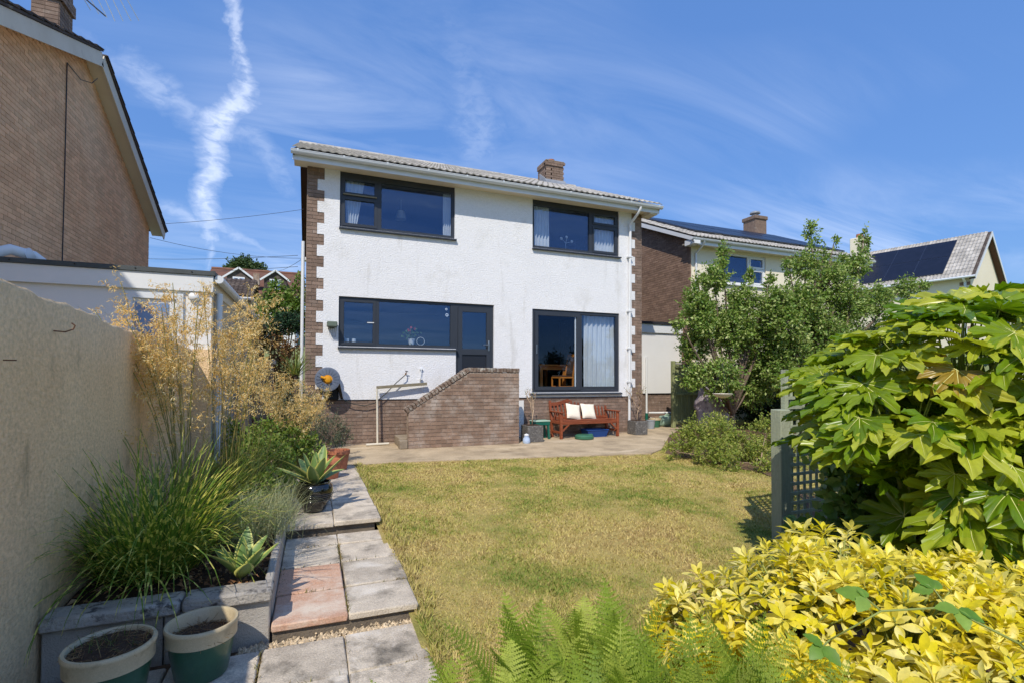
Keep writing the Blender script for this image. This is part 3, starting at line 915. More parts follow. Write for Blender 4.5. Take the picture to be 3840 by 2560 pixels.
def curtain(name, x0, x1, z0, z1, y, label, folds=7, amp=.03, pinch=None, cat='curtain'):
    mb = MB(); nu = folds * 8
    def f(u, v, s):
        x = lerp(x0, x1, u)
        if pinch: x = lerp(x0, x1, u * lerp(pinch[0], 1, v) + pinch[1] * (1 - v))
        return (x, y + amp * math.sin(u * folds * 2 * math.pi + .5 * math.sin(v * 3 + u * 4)) * (.6 + .4 * (1 - v)) + s, lerp(z0, z1, v))
    mb.grid(nu, 8, lambda u, v: f(u, v, 0)); mb.grid(nu, 8, lambda u, v: f(u, v, .004))
    return mb.build(name, 'curtain', smooth=True, label=label, cat=cat)


def build_house():
    H = thing('house', (4.0, FY, 0), 'two storey white rendered house with dark grey windows and brown brick corners', 'house')
    op = [(.478, 2.933, 4.518, 5.70), (4.846, 7.282, 4.512, 5.70), (.478, 2.975, 2.048, 3.075), (2.974, 3.874, .9, 3.075), (4.846, 7.282, 1.06, 3.045)]
    xs = sorted({HX0, .045, .178, .478, 2.933, 2.974, 2.975, 3.874, 4.846, 7.282, 7.662, 7.765, HX1})
    zq = [5.446 - .225 * k for k in range(0, 21)]
    zs = sorted(set([0.0, .946, 5.76] + [round(z, 4) for z in zq] + [4.518, 4.512, 5.70, 2.048, 3.075, .9, 1.06, 3.045]))
    PL = .946
    def narrow(z):
        k = math.floor((5.446 - z) / .225)
        return z < 5.446 and k % 2 == 0
    def qu(x, z):
        if narrow(z): return x < .045 or x > 7.765
        return x < .178 or x > 7.662
    def opening(x, z): return any(a < x < b and c < z < d for a, b, c, d in op)
    on = lambda x, z: z > PL and not opening(x, z) and not qu(x, z)
    panel(xs, zs, on, FY, FY + .10).build('rendered_wall', 'render_white', H)
    onb = lambda x, z: not opening(x, z) and not on(x, z)
    panel(xs, zs, onb, FY + .022, FY + .10).build('mortar_bed', 'mortar', H)
    MB().box(HX0 + .2, 7.66, FY - .006, FY + .012, PL - .012, PL).build('damp_course', 'black_plastic', H)
    def ranges(z):
        if z < PL:
            return [(0, 5.0 - .006), (5.0 + .006, HX1 - HX0)] if z < .89 else [(0, 3.125), (4.035, HX1 - HX0)]
        if z > 5.72: return []
        if narrow(z): return [(0, .20), (7.765 - HX0, HX1 - HX0)]
        return [(0, .333), (7.662 - HX0, HX1 - HX0)]
    # hidden bits behind the stair wall are left to the joined mesh
    def key(p):
        x, z = p.x, p.z
        hid = (1.9 < x < 4.1 and z < .95) or (z < .9 and x < .6)
        return (p - Vector((0, 0, CAMZ))).length + (100 if hid else 0)
    z0 = PL - 12 * .075
    brickwork(H, (HX0, FY, 0), (1, 0, 0), (0, -1, 0), ranges, z0, 5.75, 'brick_purple', limit=300, proud=-.010, key=key)
    # inner leaf and shell (interior)
    t = .10
    mb = MB()
    for a, b, c, d in ((HX0 + .3, HX1 - .3, 1.0, 5.6),):
        pass
    xi = [HX0, .478, 2.933, 2.975, 3.874, 4.846, 7.282, HX1]; zi = [0, .9, 1.06, 2.048, 3.045, 3.075, 4.512, 4.518, 5.70, 5.76]
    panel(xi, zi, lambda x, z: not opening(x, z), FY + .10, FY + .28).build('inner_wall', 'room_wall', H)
    mb = MB()
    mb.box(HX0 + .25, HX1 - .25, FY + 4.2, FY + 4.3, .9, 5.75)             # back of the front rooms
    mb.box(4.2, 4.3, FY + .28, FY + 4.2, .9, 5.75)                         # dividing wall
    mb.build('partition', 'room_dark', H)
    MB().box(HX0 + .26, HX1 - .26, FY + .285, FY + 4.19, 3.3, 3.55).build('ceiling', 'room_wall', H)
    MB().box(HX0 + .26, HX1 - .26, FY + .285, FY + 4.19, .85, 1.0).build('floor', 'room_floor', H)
    MB().box(HX0 + .26, HX1 - .26, FY + .285, BACKY - .3, 5.72, 5.76).build('ceiling', 'room_wall', H)
    # side and rear walls: gables in brown brick
    for x0, x1 in ((HX0 + .001, HX0 + .25), (HX1 - .25, HX1 - .001)):
        MB().prism([(FY + .10, 0), (BACKY, 0), (BACKY, EAVE - .06), (RIDGEY, RIDGEZ - .14), (FY + .10, EAVE + .02)], x0, x1, 'x').build('gable_wall', 'brick_purple', H)
    MB().box(HX0 + .25, HX1 - .25, BACKY - .25, BACKY, 0, 5.72).build('rear_wall', 'brick_purple', H)

    # --- windows
    Y = FY + .045
    # upper left: top light and side sash on the left, large fixed pane on the right
    f = window_frame(H, .478, 2.933, 4.518, 5.685, Y, [(.53, 1.235, 5.215, 5.575, 'sash'), (.53, 1.235, 4.565, 5.165, 'sash'), (1.315, 2.878, 4.575, 5.56, 'fixed')], head=.12)
    mb = MB().box(1.235, 1.315, Y + .001, Y + .074, 4.573, 5.565); mb.box(.533, 1.235, Y + .001, Y + .074, 5.16, 5.22); mb.build('mullion', 'anthracite', f)
    MB().box(.545, 1.225, Y - .035, Y - .016, 5.205, 5.232).build('sash_rail', 'weathered_wood', f)
    # upper right: mirrored
    f = window_frame(H, 4.846, 7.282, 4.512, 5.685, Y, [(4.90, 6.43, 4.57, 5.56, 'fixed'), (6.515, 7.228, 5.275, 5.565, 'sash'), (6.515, 7.228, 4.56, 5.225, 'sash')], head=.13)
    mb = MB().box(6.43, 6.515, Y + .001, Y + .074, 4.567, 5.555); mb.box(6.515, 7.227, Y + .001, Y + .074, 5.22, 5.28); mb.build('mullion', 'anthracite', f)
    # kitchen window and door
    f = window_frame(H, .478, 2.975, 2.048, 3.07, Y, [(.53, 1.225, 2.085, 3.02, 'sash'), (1.285, 2.865, 2.105, 3.01, 'fixed')], head=.055)
    mb = MB().box(1.228, 1.285, Y + .001, Y + .074, 2.103, 3.012); mb.box(2.865, 2.919, Y + .001, Y + .074, 2.104, 3.014); mb.build('mullion', 'anthracite', f)
    MB().box(1.05, 1.19, Y - .028, Y - .016, 2.545, 2.562).build('handle', 'pvc_white', f)
    mb = MB().lathe((2.78, Y + .026, 2.80), [(.035, 0), (.035, -.004), (.018, -.004), (.018, 0)], 20, 'y', (False, False)); mb.lathe((2.765, Y + .026, 2.93), [(.026, 0), (.026, -.004), (.013, -.004), (.013, 0)], 20, 'y', (False, False))
    mb.build('window_sticker', 'pale_blue', f)
    # door: frame, leaf with one tall pane and a solid lower panel
    mb = MB(); x0, x1, z0, z1 = 2.976, 3.874, .95, 3.07
    mb.box(x0, x0 + .05, Y, Y + .075, z0, z1); mb.box(x1 - .06, x1, Y, Y + .075, z0, z1); mb.box(x0 + .05, x1 - .06, Y, Y + .075, z1 - .075, z1)
    dr = mb.build('door', 'anthracite', H, label='dark grey back door with one tall pane and a lever handle')
    mb = MB(); a, b = x0 + .055, x1 - .065; t = .1; yd = Y - .012
    mb.box(a, a + t, yd, yd + .06, z0, z1 - .08); mb.box(b - t, b, yd, yd + .06, z0, z1 - .08)
    mb.box(a + t, b - t, yd, yd + .06, z1 - .18, z1 - .08); mb.box(a + t, b - t, yd, yd + .06, 1.93, 2.06); mb.box(a + t, b - t, yd, yd + .06, z0, z0 + .12)
    mb.build('door_leaf', 'anthracite', dr)
    MB().box(a + t - .004, b - t + .004, yd + .025, yd + .04, z0 + .11, 1.935).build('door_panel', 'anthracite_dark', dr)
    MB().box(a + t - .004, b - t + .004, yd + .025, yd + .033, 2.055, z1 - .175).build('pane', 'glass', dr)
    mb = MB().bbox(b - .062, b - .032, yd - .012, yd - .001, 2.02, 2.26, .004); mb.tube([(b - .047, yd - .012, 2.16), (b - .047, yd - .045, 2.16), (b - .15, yd - .048, 2.155), (b - .19, yd - .04, 2.15)], .009, 8)
    mb.build('handle', 'steel', dr, smooth=40)
    # sliding patio door
    Yp = FY + .03
    f = window_frame(H, 4.846, 7.282, 1.06, 3.045, Yp, [(6.155, 7.205, 1.185, 2.955, 'fixed')], sill=False, fw=.07, head=.075, name='patio_door')
    s = MB(); xa, xb, za, zb = 4.925, 6.155, 1.115, 2.985; t = .085; ys = Yp - .018
    s.box(xa, xa + t, ys, ys + .05, za, zb); s.box(xb - t * 1.15, xb, ys, ys + .05, za, zb); s.box(xa + t, xb - t * 1.15, ys, ys + .05, za, za + t); s.box(xa + t, xb - t * 1.15, ys, ys + .05, zb - t, zb)
    s.build('sash', 'anthracite', f)
    MB().box(xa + t - .004, xb - t * 1.15 + .004, ys + .02, ys + .028, za + t - .004, zb - t + .004).build('pane', 'glass_low', f)
    MB().box(xb - t * 1.15 - .035, xb - t * 1.15 - .006, ys + .035, ys + .06, za + t, zb - t).build('interlock', 'pvc_white', f)
    s = MB(); s.box(6.16, 6.215, Yp + .01, Yp + .06, 1.135, 2.96); s.box(6.215, 7.21, Yp + .01, Yp + .06, 1.132, 1.185); s.box(6.215, 7.21, Yp + .01, Yp + .06, 2.955, 2.968); s.build('fixed_frame', 'anthracite', f)
    MB().bbox(4.95, 4.975, ys - .02, ys - .001, 1.98, 2.2, .004).build('handle', 'steel', f)
    MB().prism([(FY - .07, 1.0), (FY - .07, 1.03), (FY + .05, 1.06), (FY + .05, 1.0)], 4.80, 7.33, 'x').build('sill', 'anthracite', f)
    MB().box(4.86, 7.27, FY + .02, FY + .06, .95, 1.0).build('threshold', 'black_plastic', f)

    # --- eaves
    MB().box(HX0 - .24, HX1 + .24, FY - .36, FY + .1, 5.685, 5.70).build('soffit', 'soffit_cream', H)
    MB().box(HX0 - .26, HX1 + .26, FY - .385, FY - .362, 5.625, 5.80).build('fascia', 'pvc_cool', H)
    g_ = gutter(H, -.44, 8.27, FY - .455, 5.775, nb=11, r=.064)
    # verge boards: dark on the left gable
    ang = math.atan(PITCH_R)
    for x0, x1 in ((HX0 - .25, HX0 - .225), (HX1 + .225, HX1 + .25)):
        mb = MB()
        mb.prism([(10.5, EAVE - .10), (10.5, EAVE + .02), (RIDGEY, RIDGEZ - .005), (2 * RIDGEY - 10.5, EAVE + .02), (2 * RIDGEY - 10.5, EAVE - .12), (RIDGEY, RIDGEZ - .17)], x0, x1, 'x')
        mb.build('verge_board', 'timber_dark', H)
    for x0, x1 in ((HX0 - .225, HX0), (HX1, HX1 + .225)):
        mb = MB(); c = (x0, x1)
        q = [(10.56, EAVE - .09), (RIDGEY, RIDGEZ - .14), (2 * RIDGEY - 10.5, EAVE - .10)]
        for (ya, za), (yb, zb) in zip(q, q[1:]):
            mb.add([(x0, ya, za), (x1, ya, za), (x1, yb, zb), (x0, yb, zb)], [(0, 1, 2, 3)])
        mb.build('verge_soffit', 'timber_brown', H)
    # boxed end under the gutter at the right-hand corner
    MB().box(HX1 + .0, HX1 + .222, FY - .358, FY + .02, 5.60, 5.683).build('soffit_box', 'fascia_cream', H)

    # --- roof
    mb = MB()
    mb.prism([(10.46, EAVE - .01), (10.46, EAVE + .01), (RIDGEY, RIDGEZ), (2 * RIDGEY - 10.46, EAVE + .01), (2 * RIDGEY - 10.46, EAVE - .03), (RIDGEY, RIDGEZ - .04)], HX0 - .25, HX1 + .25, 'x')
    rf = mb.build('roof', 'roof_tile', H)
    s = Vector((0, 1, PITCH_R)).normalized()
    tile_roof(rf, (HX0 - .26, 10.42, EAVE + .01 - .04 * PITCH_R), (1, 0, 0), s, 8.66, (RIDGEY - 10.42) / s.y, 'roof_tile', limit=300, tw=.2985)
    n = 19
    for i in range(n):
        x = HX0 - .27 + i * .457; mb = MB()
        mb.tube([(x, RIDGEY, RIDGEZ - .02), (x + .45, RIDGEY, RIDGEZ - .02)], [.115, .12], 12); mb.build('ridge_tile', 'roof_tile', rf, smooth=40)
    # chimney
    cx, cy = 7.10, 14.55
    mb = MB().box(cx - .30, cx + .30, cy - .30, cy + .30, RIDGEZ - .6, 8.22)
    ch = mb.build('chimney', 'mortar', rf)
    mb = MB(); z = RIDGEZ - .5; k = 0
    while z < 8.27:
        o_ = .035 if z > 8.08 else 0.0
        for sx in range(3):
            mb.r = random.random(); o2 = (k % 2) * .1 - .05
            a = max(cx - .315 - o_, cx - .315 + sx * .215 + o2); b = min(cx + .315 + o_, a + .205)
            mb.box(a, b, cy - .315 - o_, cy - .25, z, z + .065); mb.box(cx - .315 - o_, cx - .25, cy - .315 + sx * .21 + .003, cy - .315 + sx * .21 + .2, z + .0005, z + .0645)
        z += .075; k += 1
    mb.build('chimney_brickwork', 'brick_purple', ch, kind='stuff')
    MB().bbox(cx - .33, cx + .33, cy - .33, cy + .33, 8.27, 8.31, .015).build('chimney_cap', 'concrete_step', ch)
    MB().lathe((cx, cy, 8.31), [(.13, 0), (.12, .1), (.125, .13), (.09, .13), (.09, .05)], 20).build('chimney_pot', 'terracotta', ch, smooth=40)
    MB().prism([(cy - .5, RIDGEZ - .02 - (RIDGEY - cy + .5) * PITCH_R + .07), (cy - .31, RIDGEZ + .16 - (RIDGEY - cy + .31) * PITCH_R + .02), (cy + .1, RIDGEZ + .1), (cy + .1, RIDGEZ - .1)], cx - .36, cx + .36, 'x').build('flashing', 'lead_grey', ch)

    # --- rainwater pipes
    x, y = 7.56, FY - .06
    p = MB().tube([(7.62, FY - .45, 5.735), (7.62, FY - .45, 5.66), (7.60, FY - .36, 5.56), (7.585, FY - .10, 5.40), (7.58, y, 5.32), (7.58, y, 5.25)], .036, 12)
    p.tube([(7.58, y, 5.27), (7.555, y, 2.8), (7.54, y, .32)], .034, 12); p.tube([(7.58, y, 5.22), (7.58, y, 5.36)], .041, 12)
    dp = p.build('downpipe', 'pvc_white', H, smooth=40)
    for z in (4.5, 3.1, 2.15, 1.3):
        MB().box(7.50, 7.63, y - .042, FY - .001, z, z + .035).build('pipe_clip', 'pvc_white', dp)
    p = MB().tube([(-.215, FY + .06, 4.15), (-.215, FY + .06, 0.02)], .033, 10); p.build('waste_pipe', 'pvc_white', H, smooth=40)
    MB().bbox(-.37, -.24, 19.3, 19.6, 5.55, 5.66, .01).build('rear_gutter_end', 'pvc_white', H)
    return H


build_house()

# things behind the glass
curtain('curtain', 2.70, 2.88, 4.56, 5.56, FY + .17, 'narrow white curtain at the right of the upper left window', 4, .03)
curtain('curtain', .56, .98, 4.56, 5.56, FY + .17, 'white curtain gathered aside behind the small side sash of the upper left window', 5, .03, (.45, .18))
curtain('curtain', 4.88, 5.36, 4.56, 5.58, FY + .17, 'white curtain hanging at the left of the upper right window', 6, .035)
curtain('curtain', 6.55, 7.24, 4.56, 5.58, FY + .17, 'white curtain filling the narrow side sash of the upper right window', 8, .035)
curtain('curtain', 6.36, 7.25, 1.02, 2.99, FY + .20, 'tall white curtain behind the right half of the sliding patio door', 7, .045)
t = thing('pendant_lamp', (1.95, 12.3, 5.2), 'pale pendant lampshade hanging inside the upper left window', 'lamp')
MB().lathe((1.95, 12.3, 5.24), [(.13, 0), (.09, .2)], 20, caps=(False, False)).build('lamp_shade', 'pvc_white', t, smooth=True)
MB().tube([(1.95, 12.3, 5.44), (1.95, 12.3, 5.72)], .006, 6).build('cable', 'pvc_white', t)


# ------------------------------------------------------------------ steps with brick side wall
def build_steps():
    T = thing('garden_steps', (2.95, 10.1, 0), 'brown brick stair wall with sloping coping in front of the back door', 'steps')
    x0, x1, y0 = 1.765, 4.14, 10.0
    top, xs_, zlow = 1.53, 3.03, .735
    prof = lambda x: top if x >= xs_ else lerp(zlow, top, (x - x0) / (xs_ - x0))
    MB().prism([(x0 + .006, 0), (x1 - .006, 0), (x1 - .006, top - .008), (xs_, top - .008), (x0 + .006, zlow - .008)], y0 + .009, y0 + .215, 'y').build('wall_core', 'mortar', T)
    def rg(z):
        if z + .03 > top: return []
        s = x0 if z + .03 <= zlow else x0 + (z + .03 - zlow) / (top - zlow) * (xs_ - x0)
        return [(s - x0, x1 - x0)]
    brickwork(T, (x0, y0, 0), (1, 0, 0), (0, -1, 0), rg, .0, top, 'brick_stair', limit=300, depth=.1)
    # the end of the wall that faces right
    brickwork(T, (x1, y0 + .012, 0), (0, 1, 0), (1, 0, 0), lambda z: [(0, .2)] if z < top - .02 else [], 0, top, 'brick_stair', limit=60, depth=.05, proud=-.002)
    # coping bricks on edge
    L = math.hypot(xs_ - x0, top - zlow); a = math.atan2(top - zlow, xs_ - x0); n = int(L / .078)
    me = MB().bbox(-.034, .034, -.012, .228, 0, .09, .008).mesh('coping_brick', 'brick_coping')
    for i in range(n + 1):
        s = i / n; put('coping_brick', me, (lerp(x0 + .01, xs_ - .03, s), y0, lerp(zlow - .012, top - .012, s) + random.uniform(-.004, .004)), T, (0, -a + random.uniform(-.03, .03), 0))
    n = int((x1 - xs_) / .078)
    for i in range(n + 1):
        put('coping_brick', me, (lerp(xs_ + .03, x1 - .035, i / n), y0, top - .004 + random.uniform(-.004, .004)), T, (0, random.uniform(-.03, .03), 0))
    # treads behind the wall
    for k in range(5):
        MB().bbox(1.63 + k * .27, 4.1, y0 + .216, FY - .012, .002 if k == 0 else .19 * k, .19 * (k + 1), .012).build('step', 'concrete_step', T)
    MB().bbox(1.60, 1.76, y0 + .002, y0 + .216, 0, .17, .012).build('step_end', 'concrete_step', T)


build_steps()


# ------------------------------------------------------------------ left neighbour: tan brick gable, flat garage
def build_left():
    X = -4.2
    T = thing('brick_house', (X - 4, 12, 0), 'tan brick house with white gable verges at the upper left', 'house')
    ya, yb, yr, zr = 7.75, 16.3, 12.05, 7.62
    za, zb = zr - .414 * (yr - ya), zr - .50 * (yb - yr)
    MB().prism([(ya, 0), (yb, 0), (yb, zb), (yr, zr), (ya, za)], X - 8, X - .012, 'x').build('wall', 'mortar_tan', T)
    def rg(z):
        z2 = z + .04
        if z2 > zr: return []
        a = ya if z2 < za else yr - (zr - z2) / .414
        b = yb if z2 < zb else yr + (zr - z2) / .50
        return [(a - ya, b - ya)] if b - a > .1 else []
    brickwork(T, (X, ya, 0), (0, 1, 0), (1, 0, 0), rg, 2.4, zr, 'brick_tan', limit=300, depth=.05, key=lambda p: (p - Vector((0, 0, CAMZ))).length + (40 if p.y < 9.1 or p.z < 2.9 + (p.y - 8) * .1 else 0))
    # verge: soffit, barge board, tiles
    o = .26
    for (y1, z1, nm) in ((ya - .35, za - .35 * .414, 'near'), (yb + .35, zb - .35 * .5, 'far')):
        s = Vector((0, y1 - yr, z1 - zr)).normalized(); nn = Vector((0, -s.z, s.y)) if s.y > 0 else Vector((0, s.z, -s.y))
        q = lambda y, z, d: (y + nn.y * d, z + nn.z * d)
        a, b = (yr, zr), (y1, z1)
        MB().prism([q(*a, -.005), q(*b, -.005), q(*b, .015), q(*a, .015)], X - .02, X + o, 'x').build('verge_soffit', 'soffit_cream', T)
        MB().prism([q(*a, -.11), q(*b, -.11), q(*b, .13), q(*a, .15)], X + o, X + o + .022, 'x').build('barge_board', 'fascia_cream', T)
        MB().prism([q(*a, .16), q(*b, .14), q(*b, .175), q(*a, .20)], X - 8.3, X + o + .05, 'x').build('roof', 'roof_tile_dark', T)
        n = 14; L = (Vector(b) - Vector(a)).length
        for i in range(n):
            p, e = lerp(Vector(a), Vector(b), (i + .04) / n), lerp(Vector(a), Vector(b), (i + 1.12) / n)
            pp, ee = Vector(q(p.x, p.y, .195)), Vector(q(e.x, e.y, .225)); 
            MB().bar((X + o - .12, pp.x, pp.y), (X + o - .12, ee.x, ee.y), .38, .022, (0, nn.y, nn.z)).build('verge_tile', 'roof_tile_dark', T)
    # chimney on the ridge
    c = (-4.62, 12.05)
    MB().box(-4.90, -4.50, 11.75, 12.28, 7.4, 9.0).build('chimney', 'mortar', T)
    ch = T.children[-1]
    mb = MB()
    for k in range(16):
        z = 7.7 + k * .075
        if z > 8.95: break
        ov = .05 if z > 8.4 and z < 8.62 else 0
        mb.r = random.random()
        for i in range(2):
            a = -4.91 + i * .205 - ov * (i == 0); mb.r = random.random(); mb.box(a, a + .2 + ov * i, 11.735 - ov, 11.78, z, z + .066)
        for i in range(3):
            mb.r = random.random(); b = 11.74 + i * .18; mb.box(-4.52, -4.49 + ov, b + .004, b + .174, z, z + .065)
    mb.build('chimney_brickwork', 'brick_purple', ch, kind='stuff')
    # unseen gabled block added left of the picture, shaped to shade the garage front
    MB().prism([(-.9, 0), (7.6, 0), (7.6, 4.80), (3.35, 6.65), (-.9, 4.80)], X - 8, X - .06, 'x').build('unseen_gable_wall', 'brick_tan', T)
    MB().prism([(-1.3, 4.65), (3.35, 6.68), (7.7, 4.78), (7.7, 4.9), (3.35, 6.80), (-1.3, 4.77)], X - 8.3, X + .24, 'x').build('unseen_gable_roof', 'roof_tile_dark', T)
    # cable down the gable
    MB().tube([(X + .012, 11.27, 7.06), (X + .014, 11.27, 5), (X + .012, 11.26, 3.2)], .009, 6).build('wall_cable', 'wire', T)
    MB().tube([(X + .01, 11.3, 7.06), (X + .1, 11.6, 6.95), (X + .2, 11.8, 7.02), (X + .25, 11.9, 7.18)], .007, 6).build('wall_cable', 'wire', T)
    # television aerial beyond the ridge
    A = thing('tv_aerial', (-4.3, 13, 7.6), 'grid television aerial above the brick house roof', 'aerial')
    ax, ay, az_ = -4.25, 13.0, 9.2
    MB().tube([(ax - .6, ay, 7.4), (ax - .55, ay, 9.8)], .02, 6).build('mast', 'wire', A)
    MB().tube([(ax - .55, ay, 9.55), (ax + .05, ay, 9.08)], .014, 6).build('boom', 'wire', A)
    for i in range(7):
        t_ = i / 6; x = ax - .42 + t_ * .86
        MB().tube([(x - .06, ay - .1, 9.55 + .12 - .1 * abs(t_ - .5)), (x + .16, ay + .15, 9.10 + .25 * abs(t_ - .5))], .009, 5).build('rod', 'pvc_grey', A)

    # garage
    G = thing('flat_roof_garage', (-2.6, 7.0, 0), 'flat roofed white garage with dark roof edge in front of the brick house', 'garage')
    x0, x1, y0, y1 = -4.18, -1.16, 7.03, 14.0
    MB().box(x0, x1, y0 + .002, y1, 0, 2.5).build('wall', 'render_plain', G)
    MB().bbox(x0, -1.138, 6.985, 7.028, 2.435, 2.635, .004).build('fascia', 'pvc_white', G)
    MB().box(x1, -1.138, 7.03, y1, 2.435, 2.62).build('side_fascia', 'fascia_cream', G)
    MB().box(x1 + .001, -1.15, 7.04, y1, 0, 2.434).build('side_wall', 'side_render', G)
    MB().box(x0, -1.12, 6.965, y1 + .03, 2.637, 2.69).build('roof', 'felt_grey', G)
    MB().box(x0, -1.20, 7.05, y1 - .05, 2.691, 2.697).build('bounce_chippings', 'bounce_chippings', G)  # pale layer added to bounce sunlight up onto the brick gable
    for i in range(5):
        MB().lathe((-3.6 + i * .56, 6.965, 2.664), [(.008, 0), (.008, -.006)], 8, 'y', (True, True)).build('roof_trim_screw', 'black_plastic', G)
    # door with frosted pane, in a white frame
    mb = MB(); mb.box(-2.02, -1.95, y0 - .03, y0, 0, 2.40); mb.box(-1.52, -1.45, y0 - .03, y0, 0, 2.40); mb.box(-1.95, -1.52, y0 - .03, y0, 2.33, 2.40)
    d = mb.build('door', 'pvc_grey', G)
    MB().box(-1.93, -1.60, y0 - .012, y0 - .004, 1.0, 2.28).build('pane', 'frosted', d)
    MB().box(-1.59, -1.55, y0 - .016, y0 - .005, .0, 2.30).build('door_stile', 'pvc_white', d)
    MB().bbox(-1.40, -1.28, y0 - .06, y0, 2.32, 2.42, .03).build('wall_lamp', 'pvc_white', G, smooth=True)
    MB().tube([(-1.10, 7.18, 2.45), (-1.10, 7.18, .2)], .035, 10).build('downpipe', 'pvc_grey', G, smooth=40)
    MB().tube([(-1.08, 7.0, 2.6), (-1.08, 14.0, 2.56)], .05, 10).build('gutter', 'pvc_grey', G, smooth=40)
    # waste pipe lying on the garage roof
    P = thing('white_waste_pipe', (-3.2, 7.3, 2.69), 'white plastic pipe elbow on the flat garage roof', 'pipe')
    MB().tube([(-3.45, 7.12, 2.60), (-3.3, 7.16, 2.74), (-3.16, 7.25, 2.83), (-3.02, 7.4, 2.80), (-2.98, 7.5, 2.75)], .058, 14).build('pipe', 'pvc_white', P, smooth=40)
    for q_ in ((-3.3, 7.16, 2.74), (-3.05, 7.36, 2.805)):
        MB().tube([(q_[0] - .03, q_[1] - .02, q_[2] - .02), (q_[0] + .03, q_[1] + .02, q_[2] + .02)], .068, 14).build('collar', 'pvc_grey', P, smooth=40)

    # garden wall
    W = thing('garden_wall', (-1.45, 4, -.4), 'tall weathered beige rendered garden wall at the left', 'wall')
    mb = MB(); n = 130
    ys = [lerp(-1.5, 7.0, i / n) for i in range(n + 1)]
    zt = lambda y: float(np.interp(y, [-2, 2.7, 4.8, 7], [2.06, 1.9, 1.79, 1.755])) + .009 * math.sin(y * 5.1) + .006 * math.sin(y * 13.7 + 1) + .005 * math.sin(y * 29)
    xf = lambda y, z: -1.35 + .006 * math.sin(y * 3.1 + z * 2)
    rows = [lambda y: (xf(y, 0), y, -.4), lambda y: (xf(y, .3), y, .3), lambda y: (xf(y, .9), y, .9), lambda y: (xf(y, 1.4), y, 1.45), lambda y: (xf(y, 1.8), y, zt(y) - .025), lambda y: (xf(y, 1.8) - .02, y, zt(y)),
            lambda y: (-1.55, y, zt(y) - .004), lambda y: (-1.57, y, zt(y) - .03), lambda y: (-1.57, y, -.4)]
    V = [r(y) for y in ys for r in rows]; k = len(rows)
    mb.add(V, [(i * k + j, (i + 1) * k + j, (i + 1) * k + j + 1, i * k + j + 1) for i in range(n) for j in range(k - 1)])
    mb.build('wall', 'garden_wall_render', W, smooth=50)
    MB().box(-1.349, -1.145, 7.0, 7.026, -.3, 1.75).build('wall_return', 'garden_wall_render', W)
    hk = MB().tube([(-1.345, 3.53, 1.675), (-1.30, 3.55, 1.672), (-1.27, 3.57, 1.69), (-1.265, 3.575, 1.712), (-1.28, 3.57, 1.725)], .0035, 6)
    hk.tube([(-1.345, 3.05, 1.5), (-1.30, 3.06, 1.50)], .003, 6); hk.build('hook', 'rust', W)


build_left()


# ------------------------------------------------------------------ raised bed on the left
def build_bed():
    B = thing('raised_bed', (-.8, 3.5, -.2), 'raised flower bed edged with grey concrete blocks and coping below the garden wall', 'flower bed')
    for a, b in ((-1.34, -.79), (-.782, -.232)):
        MB().bbox(a, b, 3.46, 3.56, -.4, .048, .006).build('block', 'block_grey', B)
    for a, b in ((-1.345, -.70), (-.692, -.215)):
        mb = MB().bbox(a, b, 3.42, 3.60, .05, .128, .014); mb.build('coping', 'coping_stone', B, smooth=40)
    for k, (a, b) in enumerate(((3.61, 4.28), (4.29, 4.96), (4.97, 5.6))):
        MB().bbox(-.275, -.225, a, b, -.4, .115 - .012 * k, .008).build('edging_slab', 'block_grey', B)
    mb = MB(); mb.grid(10, 30, lambda u, v: (lerp(-1.34, -.27, u), lerp(3.58, 8.6, v), .07 + .03 * math.sin(u * 5 + v * 13) * math.sin(v * 29) + .02 * v))
    mb.build('soil', 'soil', B, smooth=True)
    # leaf litter
    n = 700; tv, tf, tt = leaf_t(2, .5, .2, .2)
    pos = np.stack([rng.uniform(-1.3, -.28, n), rng.uniform(3.6, 4.8, n), rng.uniform(.09, .125, n)], 1)
    rot = frames(unit(rng.normal(0, 1, (n, 3)) * [1, 1, .3]), unit(rng.normal(0, .4, (n, 3)) + [0, 0, 1]))
    leafmat('litter', S(150, 112, 74), S(98, 66, 44), S(190, 160, 120), .8, 0.0)
    arr_obj('leaf_litter', scatter(tv, tf, pos, rot, rng.uniform(.02, .06, n), rng.random(n)), 'litter', B, kind='stuff')


build_bed()


# ------------------------------------------------------------------ right side: link garage, neighbour, far house
def solar(o, u, s, n, w, l, group, label):
    """one panel: o lower-left corner, u along, s up the slope"""
    u, s = Vector(u), Vector(s); nn = u.cross(s).normalized(); o = Vector(o)
    t = thing('solar_panel', o, label, 'solar panel', group)
    base = Matrix(((u.x, s.x, nn.x, o.x), (u.y, s.y, nn.y, o.y), (u.z, s.z, nn.z, o.z), (0, 0, 0, 1)))
    put_m('frame', SOLAR[0], base @ Matrix.Diagonal((w, l, 1, 1)), t); put_m('cells', SOLAR[1], base @ Matrix.Diagonal((w, l, 1, 1)), t)
    return t


SOLAR = [MB().box(0, 1, 0, 1, .05, .085).mesh('frame', 'solar_rail'), MB().box(.015, .985, .015, .985, .086, .09).mesh('cells', 'solar_cell')]


